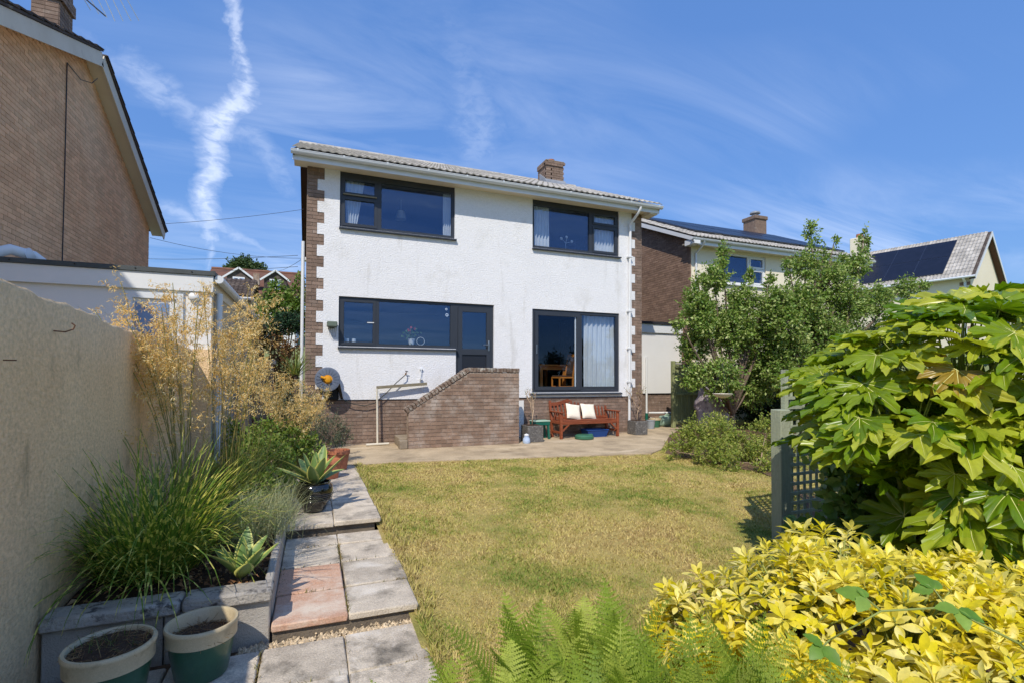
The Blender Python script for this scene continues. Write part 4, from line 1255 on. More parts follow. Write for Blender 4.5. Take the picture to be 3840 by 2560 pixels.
def build_right():
    # rear wall of the link garage
    G = thing('link_garage', (9.4, 12.7, 0), 'white rendered garage wall on brown brick base between the two houses', 'garage')
    y = 12.7
    MB().box(7.95, 10.785, y, y + .2, .93, 3.0).build('rendered_wall', 'render_plain', G)
    MB().box(7.95, 10.785, y + .03, y + .2, 0, .93).build('wall_base', 'mortar', G)
    brickwork(G, (7.95, y + .02, 0), (1, 0, 0), (0, -1, 0), lambda z: [(0, 2.83)], .03, .93, 'brick_purple', limit=170, depth=.03)
    MB().box(7.95, 10.785, y - .01, y + .01, .925, .945).build('damp_course', 'black_plastic', G)
    MB().box(7.95, 10.785, y - .05, y - .02, 2.78, 3.04).build('fascia', 'pvc_white', G)
    MB().box(7.95, 10.785, y - .09, y + 5.5, 3.045, 3.12).build('roof', 'felt_black', G)
    P = MB().tube([(9.41, y - .05, 2.05), (9.41, y - .05, .35)], .03, 10); P.build('downpipe', 'pvc_white', G, smooth=40)
    MB().tube([(9.41, y - .05, .35), (9.41, y - .05, .15)], .045, 10).build('drain_collar', 'plastic_teal', G, smooth=40)
    W = MB().tube([(9.45, y - .1, .36), (10.2, 12.35, .36), (10.7, 12.2, .34), (11.0, 11.55, .22)], .03, 8).build('white_pipe', 'pvc_white', smooth=True, label='white plastic pipe lying low past the fence foot', cat='pipe')

    # neighbour house
    X0, X1, Y0 = 10.8, 18.55, 12.32
    N = thing('neighbour_house', (15, Y0, 0), 'cream neighbour house with brown brick gable and solar panels behind the fruit tree', 'house')
    ev, ry = 5.62, 16.55; rz = ev + (ry - 11.87) * PITCH_R
    MB().prism([(Y0 + .012, 0), (20.8, 0), (20.8, ev - .12), (ry, rz - .14), (Y0 + .012, ev + .04)], X0 + .012, X0 + .3, 'x').build('gable_core', 'mortar_dark', N)
    MB().box(X0 + .3, X1, Y0 + .2, 20.7, 0, ev).build('house_core', 'render_cream', N)
    w = panel([X0 + .15, 11.95, 13.95, X1], [0, 4.42, 5.40, 5.66], lambda x, z: not (11.95 < x < 13.95 and 4.42 < z < 5.40), Y0, Y0 + .2).build('front_wall', 'render_cream', N)
    MB().box(X0 + .045, X0 + .15, Y0, Y0 + .011, 0, 5.6).build('corner', 'render_cream', N)
    def rg(z):
        z2 = z + .04
        t0 = 0 if z2 < ev else (z2 - ev - .04) / PITCH_R + .0
        if z2 < 3.1 and z2 > .0: return [(0, .40)]
        b = 8.4 if z2 < ev - .15 else (ry - Y0) + (rz - .14 - z2) / PITCH_R
        return [(max(t0, 0), b)] if b - t0 > .1 else []
    brickwork(N, (X0, Y0, 0), (0, 1, 0), (-1, 0, 0), rg, 0.05, rz - .1, 'brick_brown', limit=300, depth=.04, key=lambda p: (p - Vector((0, 0, CAMZ))).length + (30 if (p.y > 14.6 or p.z < 2) else 0))
    MB().box(X0 - .22, X1 + .2, Y0 - .33, Y0 + .1, 5.50, 5.515).build('soffit', 'soffit_cream', N)
    MB().box(X0 - .24, X1 + .2, Y0 - .36, Y0 - .335, 5.44, 5.62).build('fascia', 'pvc_white', N)
    gutter(N, X0 - .3, X1 + .2, Y0 - .42, 5.60, nb=9)
    MB().tube([(10.98, Y0 - .42, 5.54), (10.98, Y0 - .3, 5.4), (10.98, Y0 - .05, 5.25), (10.98, Y0 - .05, 1.0)], .034, 8).build('downpipe', 'pvc_white', N, smooth=40)
    MB().prism([(11.87, ev - .12), (11.87, ev + .02), (ry, rz - .005), (ry, rz - .19)], X0 - .25, X0 - .225, 'x').build('verge_board', 'pvc_white', N)
    MB().prism([(11.9, ev - .10), (ry, rz - .15), (ry, rz - .14), (11.9, ev - .09)], X0 - .225, X0, 'x').build('verge_soffit', 'soffit_cream', N)
    MB().prism([(11.87, ev - .18), (11.87, ev - .02), (12.3, ev - .02), (12.3, ev - .18)], X0 - .224, X0 - .002, 'x').build('box_end', 'pvc_white', N)
    rf = MB().prism([(11.87, ev), (11.87, ev + .02), (ry, rz), (2 * ry - 11.87, ev + .02), (2 * ry - 11.87, ev - .02), (ry, rz - .03)], X0 - .25, X1 + .2, 'x').build('roof', 'roof_tile', N)
    s = Vector((0, 1, PITCH_R)).normalized()
    tile_roof(rf, (X0 - .26, 11.83, ev + .01 - .04 * PITCH_R), (1, 0, 0), s, 8.2, (ry - 11.83) / s.y, 'roof_tile', limit=200)
    # window with white frames
    f = window_frame(N, 11.95, 13.95, 4.42, 5.40, Y0 + .04, [(12.0, 13.20, 4.48, 5.34, 'fixed'), (13.27, 13.9, 5.0, 5.35, 'sash'), (13.27, 13.9, 4.47, 4.95, 'sash')], fm='pvc_white', fw=.055, head=.055, sillm='pvc_white')
    MB().box(13.20, 13.27, Y0 + .041, Y0 + .11, 4.476, 5.344).build('mullion', 'pvc_white', f); MB().box(13.27, 13.894, Y0 + .042, Y0 + .11, 4.945, 5.005).build('transom', 'pvc_white', f)
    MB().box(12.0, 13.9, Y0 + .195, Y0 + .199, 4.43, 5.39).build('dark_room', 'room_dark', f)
    MB().box(17.75, 18.4, 16.2, 16.85, rz - .4, 8.45).build('chimney', 'brick_purple', rf)
    c = rf.children[-1]
    MB().bbox(17.70, 18.45, 16.15, 16.9, 8.30, 8.46, .02).build('chimney_cap', 'brick_purple', c)
    MB().lathe((18.07, 16.5, 8.46), [(.15, 0), (.13, .14), (.22, .17), (.20, .24), (.05, .30)], 16, caps=(True, True)).build('chimney_cowl', 'lead_grey', c, smooth=40)
    for i in range(6):
        for j in range(2):
            o = Vector((11.35 + i * 1.18, 12.75, ev + .05 + .88 * PITCH_R)) + s * (j * 1.72)
            solar(o, (1, 0, 0), s, None, 1.14, 1.69, 'solar panels on the neighbour roof', 'solar panel right of the white house, %s row, %s from the left' % (('lower', 'upper')[j], ('first', 'second', 'third', 'fourth', 'fifth', 'sixth')[i]))

    # far house at right, turned the other way
    a = R(13); gx = Vector((math.cos(a), math.sin(a), 0)); fy = Vector((-gx.y, gx.x, 0)); A = Vector((32.48, 15.52, 6.96)); hw, rise, L = 3.2, 2.75, 11.0
    F = thing('far_house', (A.x, A.y, 2.0), 'cream house with large solar panels on its tiled roof at the far right', 'house')
    P = lambda g_, f_, z: tuple(A + gx * g_ + fy * f_ + Vector((0, 0, z)))
    zb = -5.2
    mb = MB(); V = []
    for f_ in (.25, L):
        V += [P(.25, f_, zb), P(2 * hw - .25, f_, zb), P(2 * hw - .25, f_, -.05), P(hw, f_, rise - .28), P(.25, f_, -.05)]
    mb.add(V, [(0, 1, 2, 3, 4), (9, 8, 7, 6, 5), (0, 4, 9, 5), (1, 6, 7, 2)]); mb.build('wall', 'render_cream', F)
    for k in range(14):
        if k % 2: MB().add([P(.238, .25, -.35 - .2 * k), P(.238, .7, -.35 - .2 * k), P(.238, .7, -.17 - .2 * k), P(.238, .25, -.17 - .2 * k)], [(0, 1, 2, 3)]).build('quoin', 'brick_brown', F)
    mb = MB()
    for q in ((-.12, -.10), ):
        V = []
        for f_ in (-.02, L + .2): V += [P(-.15, f_, -.13), P(hw, f_, rise), P(2 * hw + .15, f_, -.13), P(2 * hw + .15, f_, -.17), P(hw, f_, rise - .05), P(-.15, f_, -.17)]
        mb.add(V, [(0, 1, 2, 3, 4, 5), (11, 10, 9, 8, 7, 6), (0, 6, 7, 1), (1, 7, 8, 2), (3, 9, 10, 4), (4, 10, 11, 5), (5, 11, 6, 0), (2, 8, 9, 3)])
    rf = mb.build('roof', 'roof_tile_dark', F)
    sl = (gx * hw + Vector((0, 0, rise))).normalized()
    # eaves run along fy; tiles need u x s pointing up: u = -fy
    tile_roof(rf, Vector(P(-.18, L, -.13)) , -fy, sl, L + .02, math.hypot(hw + .15, rise + .12), 'roof_tile', limit=60, tw=.33, gauge=.36)
    for f_ in (-.06,):
        V = [P(-.18, f_, -.34), P(-.18, f_, -.12), P(hw, f_, rise + .03), P(2 * hw + .18, f_, -.12), P(2 * hw + .18, f_, -.34), P(hw, f_, rise - .24)]
        W_ = [tuple(Vector(v) + fy * .03) for v in V]
        MB().add(V + W_, [(0, 1, 2, 5), (5, 2, 3, 4), (7, 6, 11, 8), (8, 11, 10, 9), (0, 5, 11, 6), (5, 4, 10, 11)]).build('barge_board', 'pvc_white', F)
    V = [P(-.0, -.03, -.28), P(hw, -.03, rise - .30), P(2 * hw, -.03, -.28), P(2 * hw, .26, -.28), P(hw, .26, rise - .30), P(0, .26, -.28)]
    MB().add(V, [(0, 1, 4, 5), (1, 2, 3, 4)]).build('verge_soffit', 'timber_brown', F)
    mb = MB(); mb.tube([P(-.2, -.05, -.16), P(-.2, L, -.16)], .065, 10); mb.build('gutter', 'pvc_grey', F, smooth=40)
    MB().tube([P(-.2, .45, -.2), P(.15, .45, -.4), P(.15, .45, -4)], .06, 8).build('downpipe', 'pvc_grey', F, smooth=40)
    # solar array, two rows
    nrm = (-fy).cross(sl).normalized()
    for j in range(2):
        for i in range(3 if j else 4):
            o = Vector(P(-.15, .0, -.13)) + fy * (1.35 + (i + 1) * 1.42) + sl * (.42 + j * 1.75) + nrm * .05
            solar(o, -fy, sl, None, 1.41, 1.72, 'solar panels on the far right roof', 'dark solar panel on the far right roof, %s row, %s from the gable end' % (('lower', 'upper')[j], ('first', 'second', 'third', 'fourth')[i]))
    c0 = Vector(P(hw - .9, 6.2, rise - 1.2))
    mb = MB(); mb.bbox(-.42, .42, -.42, .42, 0, 2.05, .03); ch = mb.build('chimney', 'render_cream', rf)
    ch.location = c0 - Vector(F.location); ch.rotation_euler = (0, 0, a)
    for v in ch.data.vertices: v.co += Vector(F.location)
    MB().lathe((c0.x, c0.y, c0.z + 2.05), [(.2, 0), (.18, .28), (.14, .28)], 14, caps=(True, True)).build('chimney_pot', 'terracotta', rf, smooth=40)
    # a last roof beyond
    F2 = thing('roof_beyond', (40, 14, 4), 'grey tiled roof of a house just showing at the right edge', 'house')
    MB().prism([(10.0, 3), (20, 3), (20, 6.4), (15, 9.0), (10.0, 7.35)], 46, 56, 'x').build('wall', 'render_cream', F2)
    MB().prism([(9.4, 7.2), (15, 9.2), (20.4, 6.4), (20.4, 6.3), (15, 9.05), (9.4, 7.05)], 45.7, 56, 'x').build('roof', 'roof_tile_dark', F2)


build_right()


# ------------------------------------------------------------------ what shows through the gap on the left
def build_gap():
    D = thing('dormer_house', (-4, 40, 5), 'brown roofed house with two white gabled dormers far behind on the hill', 'house')
    MB().box(-7.0, -1.2, 40.6, 48, 3, 7.6).build('wall', 'render_plain', D)
    rf = MB().prism([(39.8, 7.3), (44.0, 9.62), (48.4, 7.3), (48.4, 7.2), (44.0, 9.5), (39.8, 7.2)], -7.3, -1.0, 'x').build('roof', 'roof_tile_red', D)
    MB().tube([(-7.3, 44, 9.62), (-1.0, 44, 9.65)], .12, 8).build('ridge', 'roof_tile_red', rf)
    for cx in (-4.98, -2.62):
        d = MB().prism([(cx - .75, 7.0), (cx + .75, 7.0), (cx + .75, 8.45), (cx, 9.0), (cx - .75, 8.45)], 40.2, 43, 'y').build('dormer', 'roof_tile_dark', D)
        for s_ in (-1, 1):
            MB().bar((cx + s_ * 1.0, 40.1, 8.3), (cx, 40.1, 9.06), .12, .16, (0, 1, 0)).build('dormer_barge', 'pvc_white', d)
        MB().box(cx - .38, cx + .38, 40.14, 40.19, 7.6, 8.42).build('dormer_window', 'pvc_white', d)
        for s_ in (-.18, .18): MB().box(cx + s_ - .13, cx + s_ + .13, 40.12, 40.135, 7.72, 8.32).build('pane', 'frosted', d)
    MB().box(-4.05, -3.65, 40.0, 40.4, 7.9, 8.75).build('chimney', 'brick_stair', D)
    Sd = thing('tiled_shed', (-2.3, 18, 2), 'small outbuilding with mossy grey tiled roof behind the garage', 'shed')
    MB().box(-2.95, -1.85, 17.8, 19.6, .2, 3.98).build('wall', 'render_cream', Sd)
    rf = MB().prism([(17.6, 3.86), (18.9, 4.62), (20.1, 3.86), (20.1, 3.8), (18.9, 4.55), (17.6, 3.8)], -3.4, -1.78, 'x').build('roof', 'roof_tile_dark', Sd)
    s = Vector((0, 1.3, .76)).normalized()
    tile_roof(rf, (-3.4, 17.58, 3.87), (1, 0, 0), s, 1.62, 1.45, 'roof_tile_dark', limit=60, tw=.27, gauge=.24, tl=.3)
    MB().tube([(-3.4, 17.52, 3.82), (-1.75, 17.52, 3.82)], .05, 8).build('gutter', 'pvc_grey', Sd, smooth=40)
    # brick pier with stone cap by the side passage
    P = thing('brick_pier', (-.75, 9.2, 0), 'low brick pier with a tilted stone cap among the planting', 'pier')
    MB().box(-.86, -.62, 9.0, 9.35, 0, 1.62).build('core', 'mortar', P)
    brickwork(P, (-.87, 8.99, 0), (1, 0, 0), (0, -1, 0), lambda z: [(0, .26)], .07, 1.62, 'brick_stair', limit=60, depth=.05)
    brickwork(P, (-.61, 8.99, 0), (0, 1, 0), (1, 0, 0), lambda z: [(0.06, .36)], .07, 1.62, 'brick_stair', limit=60, depth=.05)
    MB().bbox(-.9, -.58, 8.95, 9.38, 1.62, 1.70, .015).build('cap', 'coping_stone', P)
    # overhead wires
    for i, (a, b, sag) in enumerate((((-4.1, 16.3, 5.55), (-.30, 15.5, 6.2), .05), ((-4.2, 16.4, 5.2), (-.35, 16.5, 5.0), .14), ((-9, 30, 7.2), (-.5, 17.5, 5.3), .1), ((-9, 30, 6.5), (-.5, 17.8, 5.0), .1), ((-3.0, 40, 9.0), (-.4, 18.5, 5.4), .2))):
        a, b = Vector(a), Vector(b)
        pts = [lerp(a, b, t / 12) - Vector((0, 0, 4 * sag * (t / 12) * (1 - t / 12))) for t in range(13)]
        lab = ['overhead wire running from the brick house eave to the white house', 'lower wire sagging between the brick house and the white house', 'long overhead wire crossing the gap between the houses', 'lowest long wire crossing the gap between the houses', 'service wire rising from the hill to the white house'][i]
        MB().tube(pts, .0055 if i < 2 else .008, 5).build('overhead_wire', 'wire', label=lab, cat='wire')


build_gap()


# ------------------------------------------------------------------ things on the patio
def build_patio():
    # bench, built in its own frame: x along, y back
    bx, by, brz = 5.30, 10.32, R(2.0)
    T = thing('garden_bench', (bx, by, 0), 'reddish wooden garden bench with curved top rail and slatted back under the patio door', 'bench', rz=brz)
    W = 1.62
    def part(mb, nm): 
        o = bpy.data.objects.new(nm, mb.mesh(nm, 'bench_wood', smooth=40)); return link(o, T)
    for x in (0, W - .06):
        part(MB().bbox(x, x + .06, 0, .06, 0, .60, .006), 'leg')
        part(MB().bar((x + .03, .47, 0), (x + .03, .50, .42), .055, .055, (0, 1, 0)).bar((x + .03, .50, .40), (x + .03, .60, .86), .055, .045, (0, 1, 0)), 'leg')
        mb = MB(); mb.bbox(x - .01, x + .07, -.04, .55, .60, .628, .008); part(mb, 'armrest')
        part(MB().bbox(x + .012, x + .048, .06, .47, .12, .17, .004), 'side_rail')
        part(MB().bbox(x + .012, x + .048, .06, .47, .34, .40, .004), 'side_rail')
        for k in range(3): part(MB().bbox(x + .02, x + .04, .14 + k * .1, .165 + k * .1, .40, .60, .003), 'arm_slat')
    part(MB().bbox(.06, W - .06, .008, .045, .33, .41, .005), 'front_rail')
    for k in range(6):
        y = .05 + k * .073
        part(MB().bbox(.062 if k else .0 + .062, W - .062, y, y + .058, .411 - .004 * k, .432 - .004 * k, .004), 'seat_slat')
    part(MB().bbox(.06, W - .06, .47, .505, .42, .48, .004), 'back_rail')
    # curved top rail
    n = 28; pr = lambda u: .785 + .125 * math.sin(math.pi * min(max((u - .08) / .84, 0), 1)) ** 1.5
    mb = MB(); V = []
    for i in range(n + 1):
        u = i / n; x = lerp(.058, W - .058, u); z = pr(u); yb = .585 + (z - .8) * .2
        V += [(x, yb - .02, z - .045), (x, yb + .02, z - .04), (x, yb + .025, z + .035), (x, yb - .015, z + .035)]
    F = [(i * 4 + k, i * 4 + (k + 1) % 4, i * 4 + 4 + (k + 1) % 4, i * 4 + 4 + k) for i in range(n) for k in range(4)] + [(3, 2, 1, 0), (n * 4, n * 4 + 1, n * 4 + 2, n * 4 + 3)]
    part(mb.add(V, F), 'top_rail')
    for i in range(15):
        u = (i + .75) / 15.5; x = lerp(.06, W - .06, u); z = pr(u) - .03
        part(MB().bar((x, .488, .45), (x, .585 + (z - .8) * .2, z), .042, .016, (0, 1, 0)), 'back_slat')
    for s in (-1, 1):
        x = .03 if s < 0 else W - .03
        part(MB().bar((x - s * .03, .02, .18), (x - s * .2, .02, .33), .03, .03), 'brace')
    # cushions
    def cushion(nm, x, rz, ry, label):
        mb = MB(); n = 12; w = .38
        def f(u, v, s):
            a, b = (u - .5) * 2, (v - .5) * 2
            th = .055 * ((1 - a ** 4) * (1 - b ** 4)) ** .5
            k = 1 - .05 * (1 - abs(a)) * abs(b) ** 3; k2 = 1 - .05 * (1 - abs(b)) * abs(a) ** 3
            return (a * w / 2 * k2, s * th + .004 * math.sin(7 * a + 3 * b), b * w / 2 * k)
        mb.grid(n, n, lambda u, v: f(u, v, -1)); mb.grid(n, n, lambda u, v: f(1 - u, v, 1))
        o = mb.build(nm, 'cushion_cream', smooth=True, label=label, cat='cushion')
        o.location = (x, by + .37, .605); o.rotation_euler = (R(-24), ry, rz)
    cushion('cushion', bx + .53, R(2), R(9), 'left one of two cream cushions, tilted, on the wooden bench')
    cushion('cushion', bx + .94, R(2), R(4), 'right one of two cream cushions leaning on the wooden bench')

    # slate-clad planters with bare shrubs
    def planter(x, y, w, h, label, plab, hh, lean, seed):
        p = MB(); p.bbox(x - w / 2, x + w / 2, y - w / 2, y + w / 2, 0, h, .01)
        t = thing('slate_planter', (x, y, 0), label, 'planter'); 
        p.build('body', 'slate_planter', t)
        MB().box(x - w / 2 + .03, x + w / 2 - .03, y - w / 2 + .03, y + w / 2 - .03, h + .001, h + .006).build('soil', 'soil', t)
        r = random.Random(seed)
        s = thing('bare_shrub', (x, y, h), plab, 'plant')
        mb = MB(); tips = []
        def br(p, d, l, rad, dep):
            q = p + d * l; mid = lerp(p, q, .5) + Vector((r.uniform(-1, 1), r.uniform(-1, 1), 0)) * l * .06
            mb.tube([p, mid, q], [rad, rad * .85, rad * .7], 5)
            if dep == 0: tips.append(q); return
            for _ in range(3 if dep > 1 else 2):
                nd = (d + Vector((r.uniform(-1, 1), r.uniform(-1, 1), r.uniform(-.2, .5))) * .75).normalized(); br(lerp(p, q, r.uniform(.7, 1)), nd, l * r.uniform(.6, .85), rad * .65, dep - 1)
        br(Vector((x, y, h)), Vector((lean, 0, 1)).normalized(), hh * .38, .018, 3)
        mb.build('branches', 'twig', s, smooth=True)
        n = len(tips) * 2; tv, tf, tt = leaf_t(3, .5, .1, .3)
        pos = np.array([tips[i // 2] for i in range(n)]) + rng.normal(0, .02, (n, 3)); rot = frames(unit(rng.normal(0, 1, (n, 3)) + [0, 0, .3]), unit(rng.normal(0, .5, (n, 3)) + [0, 0, 1]))
        arr_obj('leaves', scatter(tv, tf, pos, rot, rng.uniform(.025, .05, n), rng.random(n)), 'leaf_rose', s, kind='stuff')
    leafmat('leaf_rose', S(112, 118, 54), S(150, 140, 66), S(84, 96, 44))
    planter(4.55, 10.24, .38, .36, 'grey slate planter beside the brick stair wall', 'sparse leggy rose in the slate planter by the stair wall', .9, .1, 3)
    planter(7.62, 10.62, .36, .34, 'grey slate planter at the right end of the bench', 'sparse leggy rose in the slate planter right of the bench', .95, .15, 8)
    MB().box(4.30, 4.62, FY - .03, FY - .012, .02, .88).build('white_board', 'render_plain', label='white board standing against the brick wall behind the left planter', cat='board')
    # plastic stool behind the left planter
    t = thing('plastic_stool', (4.92, 10.62, 0), 'teal plastic step stool with pale top left of the bench', 'stool')
    for x in (4.72, 5.09):
        for y in (10.5, 10.72): MB().bar((x, y, 0), (x + (.03 if x < 4.9 else -.03), y, .40), .045, .045, (0, 1, 0)).build('leg', 'plastic_teal', t)
    MB().bbox(4.70, 5.12, 10.46, 10.76, .40, .43, .012).build('seat', 'plastic_pale', t); MB().bbox(4.71, 5.11, 10.47, 10.75, .32, .398, .01).build('apron', 'plastic_teal', t)
    # small ornament, lid, tray
    t = thing('garden_ornament', (4.30, 9.98, 0), 'tiny pale blue and white ornament at the foot of the stair wall', 'ornament')
    MB().lathe((4.30, 9.98, 0), [(.07, 0), (.085, .03), (.075, .10), (.05, .14), (.055, .16)], 18, caps=(True, True)).build('body', 'pale_blue', t, smooth=50)
    MB().lathe((4.30, 9.98, .16), [(.04, 0), (.055, .015), (.05, .03), (.02, .045), (.005, .05)], 16).build('head', 'pvc_white', t, smooth=50)
    t = thing('green_lid', (5.86, 10.22, 0), 'round green plastic lid lying in front under the bench', 'lid')
    MB().lathe((5.86, 10.22, 0), [(.20, 0), (.22, .02), (.22, .07), (.19, .10), (.06, .105), (.005, .105)], 28).build('dome', 'plastic_green', t, smooth=40)
    MB().bbox(5.92, 6.03, 10.10, 10.16, .09, .125, .015).build('handle', 'plastic_green', t)
    t = thing('blue_tray', (6.35, 10.6, 0), 'dark blue plastic tray stored under the bench', 'tray')
    mb = MB(); x, y = 6.35, 10.58
    V = [(x + a * w, y + b * d, z) for w, d, z in ((.24, .14, 0), (.29, .18, .17), (.27, .16, .17), (.23, .13, .02)) for a, b in ((-1, -1), (1, -1), (1, 1), (-1, 1))]
    mb.add(V, [(3, 2, 1, 0), (12, 13, 14, 15)] + [(k * 4 + i, k * 4 + (i + 1) % 4, k * 4 + 4 + (i + 1) % 4, k * 4 + 4 + i) for k in range(3) for i in range(4)]); mb.build('body', 'plastic_blue', t)
    MB().tube([(x - .29, y - .18, .17), (x + .29, y - .18, .17), (x + .29, y + .18, .17), (x - .29, y + .18, .17), (x - .29, y - .18, .17)], .012, 6).build('rim', 'plastic_blue', t)

    # pots at the right-hand corner
    def pot(x, y, r, h, m, label, rimm=None, z=0, soil=True):
        t = thing('plant_pot', (x, y, z), label, 'pot')
        MB().lathe((x, y, z), [(r * .72, 0), (r * .93, h * .8), (r * .93, h * .8 + .002), (r * .82, h * .8 + .001), (r * .8, h * .7)], 28).build('body', m, t, smooth=40)
        MB().lathe((x, y, z), [(r * .935, h * .78), (r, h * .80), (r, h * .985), (r * .985, h), (r * .93, h), (r * .90, h * .96), (r * .86, h * .72)], 28, caps=(False, False)).build('rim', rimm or m, t, smooth=40)
        if soil: MB().lathe((x, y, z + h * .82), [(r * .88, 0), (r * .5, .012), (.004, .015)], 20, caps=(False, True)).build('soil', 'soil', t, smooth=True)
        return t
    pot(9.18, 11.95, .17, .26, 'plastic_green', 'green plastic pot with cream rim below the white downpipe', 'glaze_cream')
    pot(10.05, 12.28, .17, .30, 'plastic_green', 'dark green plant pot at the foot of the garage wall')
    t = thing('watering_can', (9.62, 12.05, 0), 'pale green watering can lying beside the green pots', 'watering can')
    MB().lathe((9.45, 12.05, .16), [(.12, 0), (.155, .03), (.16, .2), (.15, .34), (.06, .36)], 24, 'x', (True, True)).build('body', 'plastic_pale', t, smooth=40)
    MB().tube([(9.6, 12.05, .31), (9.66, 12.04, .36), (9.76, 12.04, .34), (9.8, 12.05, .28)], .015, 8).build('handle', 'plastic_pale', t, smooth=True)
    MB().tube([(9.75, 11.95, .1), (9.95, 11.9, .16), (10.05, 11.88, .2)], [.03, .022, .02], 8).build('spout', 'plastic_pale', t, smooth=True)
    t = thing('grey_bucket', (8.75, 11.5, 0), 'small grey bucket at the corner of the white house', 'bucket')
    MB().lathe((8.78, 11.62, 0), [(.09, 0), (.125, .22), (.132, .22), (.132, .235), (.118, .235), (.085, .01)], 22).build('body', 'plastic_grey', t, smooth=40)
    MB().tube([(8.65, 11.62, .23), (8.66, 11.55, .30), (8.78, 11.52, .33), (8.90, 11.55, .30), (8.91, 11.62, .23)], .005, 6).build('handle', 'steel', t, smooth=True)
    # near glazed pots
    def gpot(x, y, r, h, tilt, label, fill):
        z = -.185
        t = thing('glazed_pot', (x, y, z), label, 'pot', 'green glazed pots in the foreground')
        MB().lathe((x, y, z), [(r * .70, 0), (r * .74, .01), (r * .93, h * .70)], 48).build('body', 'glaze_green', t, smooth=50)
        MB().lathe((x, y, z), [(r * .935, h * .685), (r * .985, h * .70), (r * .99, h * .90), (r * 1.02, h * .93), (r * 1.03, h * .97), (r * 1.0, h), (r * .93, h), (r * .90, h * .97), (r * .86, h * .6)], 48, caps=(False, False)).build('rim', 'glaze_cream', t, smooth=50)
        MB().lathe((x, y, z + h * fill), [(r * .9, 0), (r * .6, .012), (r * .2, .02), (.004, .012)], 32, caps=(False, True)).build('soil', 'soil', t, smooth=True)
        n = 260; a = rng.random(n) * 6.28; rr = r * .86 * np.sqrt(rng.random(n))
        b = np.stack([x + rr * np.cos(a), y + rr * np.sin(a), np.full(n, z + h * fill + .012)], 1)
        dd = unit(rng.normal(0, 1, (n, 3)) * [1, 1, .25]); 
        arr_obj('dry_stalks', sticks(b, b + dd * rng.uniform(.02, .09, n)[:, None], .0014, .0008), 'straw_dead', t, kind='stuff')
        return t
    leafmat('straw_dead', S(120, 92, 62), S(172, 140, 98), S(84, 64, 46), .8, 0)
    a = gpot(-.905, 3.03, .185, .31, 0, 'green glazed pot with cream rim, filled with dry soil and weeds, nearest the garden wall', .93)
    gpot(-.545, 3.19, .172, .285, 0, 'half empty green glazed pot with cream rim, right one of the pair', .72)
    n = 60; b = np.stack([-.905 + rng.normal(0, .07, n), 3.03 + rng.normal(0, .07, n), np.full(n, .10)], 1)
    leafmat('weed', S(72, 96, 44), S(104, 122, 60), S(140, 134, 84))
    arr_obj('weeds', ribbons(b, unit(rng.normal(0, .7, (n, 3)) + [0, 0, 1.2]), rng.uniform(.05, .13, n), np.full(n, .004), rng.uniform(.3, 1.3, n), 4), 'weed', a, kind='stuff')
    # terracotta pots on the path
    for (x, y, r, h, lab) in ((.24, 7.55, .15, .26, 'terracotta pot behind the agave on the path'), (.38, 8.2, .17, .30, 'larger terracotta pot at the far end of the path')):
        pot(x, y, r, h, 'terracotta', lab)
    # black glazed pot (its agave comes with the plants)
    t = thing('black_pot', (.03, 5.75, .0), 'glossy black glazed pot holding a variegated agave on the path step', 'pot')
    MB().lathe((.03, 5.75, .012), [(.10, 0), (.115, .01), (.165, .13), (.185, .21), (.178, .26), (.155, .285), (.165, .30), (.145, .302), (.14, .26)], 40).build('body', 'glaze_black', t, smooth=50)
    MB().lathe((.03, 5.75, .25), [(.127, 0), (.004, .015)], 24, caps=(False, True)).build('soil', 'soil', t)
    for z in (.135, .155, .175, .195):
        MB().lathe((.03, 5.75, z), [(.168 + (z - .135) * .27, -.004), (.176 + (z - .135) * .27, 0), (.170 + (z - .135) * .27, .004)], 40, caps=(False, False)).build('ridge', 'glaze_black', t, smooth=True)

    # wall things: floodlight, hose reel, tap, hose, pole
    t = thing('wall_light', (.36, FY, 2.45), 'grey green box lamp with wire guard on the white wall', 'lamp')
    MB().bbox(.25, .45, FY - .20, FY - .02, 2.42, 2.53, .015).build('housing', 'lamp_green', t)
    MB().box(.30, .40, FY - .02, FY, 2.40, 2.52).build('back_plate', 'lamp_green', t)
    for k in range(5):
        x = .27 + k * .04; MB().tube([(x, FY - .19, 2.42), (x + .02 * (2 - k) * .5 + .01, FY - .12, 2.30), (x + .025 * (2 - k) * .6 + .02, FY - .03, 2.22)], .003, 5).build('guard_wire', 'wire', t)
    t = thing('hose_reel', (.30, FY - .2, 1.38), 'grey wall mounted hose reel with a yellow hub', 'hose reel')
    c = (.27, FY - .36, 1.37)
    MB().lathe(c, [(.235, 0), (.24, .012), (.235, .024), (.10, .026)], 40, 'y', (False, False)).build('disc', 'reel_grey', t, smooth=40); d1 = t.children[-1]
    MB().lathe(c, [(.09, -.001), (.215, -.006), (.235, .0)], 40, 'y', (False, False)).build('disc_face', 'reel_grey', d1, smooth=40)
    for k in range(18):
        a_ = k * 2 * math.pi / 18; MB().bar((c[0] + .11 * math.cos(a_), c[1] - .006, c[2] + .11 * math.sin(a_)), (c[0] + .21 * math.cos(a_), c[1] - .008, c[2] + .21 * math.sin(a_)), .008, .012, (0, 1, 0)).build('rib', 'reel_grey', d1)
    MB().lathe((c[0], c[1] + .22, c[2]), [(.05, 0), (.24, .0), (.24, .02), (.05, .02)], 40, 'y', (False, False)).build('disc', 'reel_grey', t, smooth=40)
    MB().lathe(c, [(.12, .02), (.17, .03), (.175, .1), (.17, .2), (.12, .21)], 30, 'y', (False, False)).build('coiled_hose', 'hose_dark', t, smooth=40)
    MB().lathe((c[0], c[1] - .05, c[2]), [(.02, -.02), (.055, -.01), (.065, .02), (.06, .05), (.09, .052)], 24, 'y', (True, False)).build('hub', 'yellow_plastic', t, smooth=40)
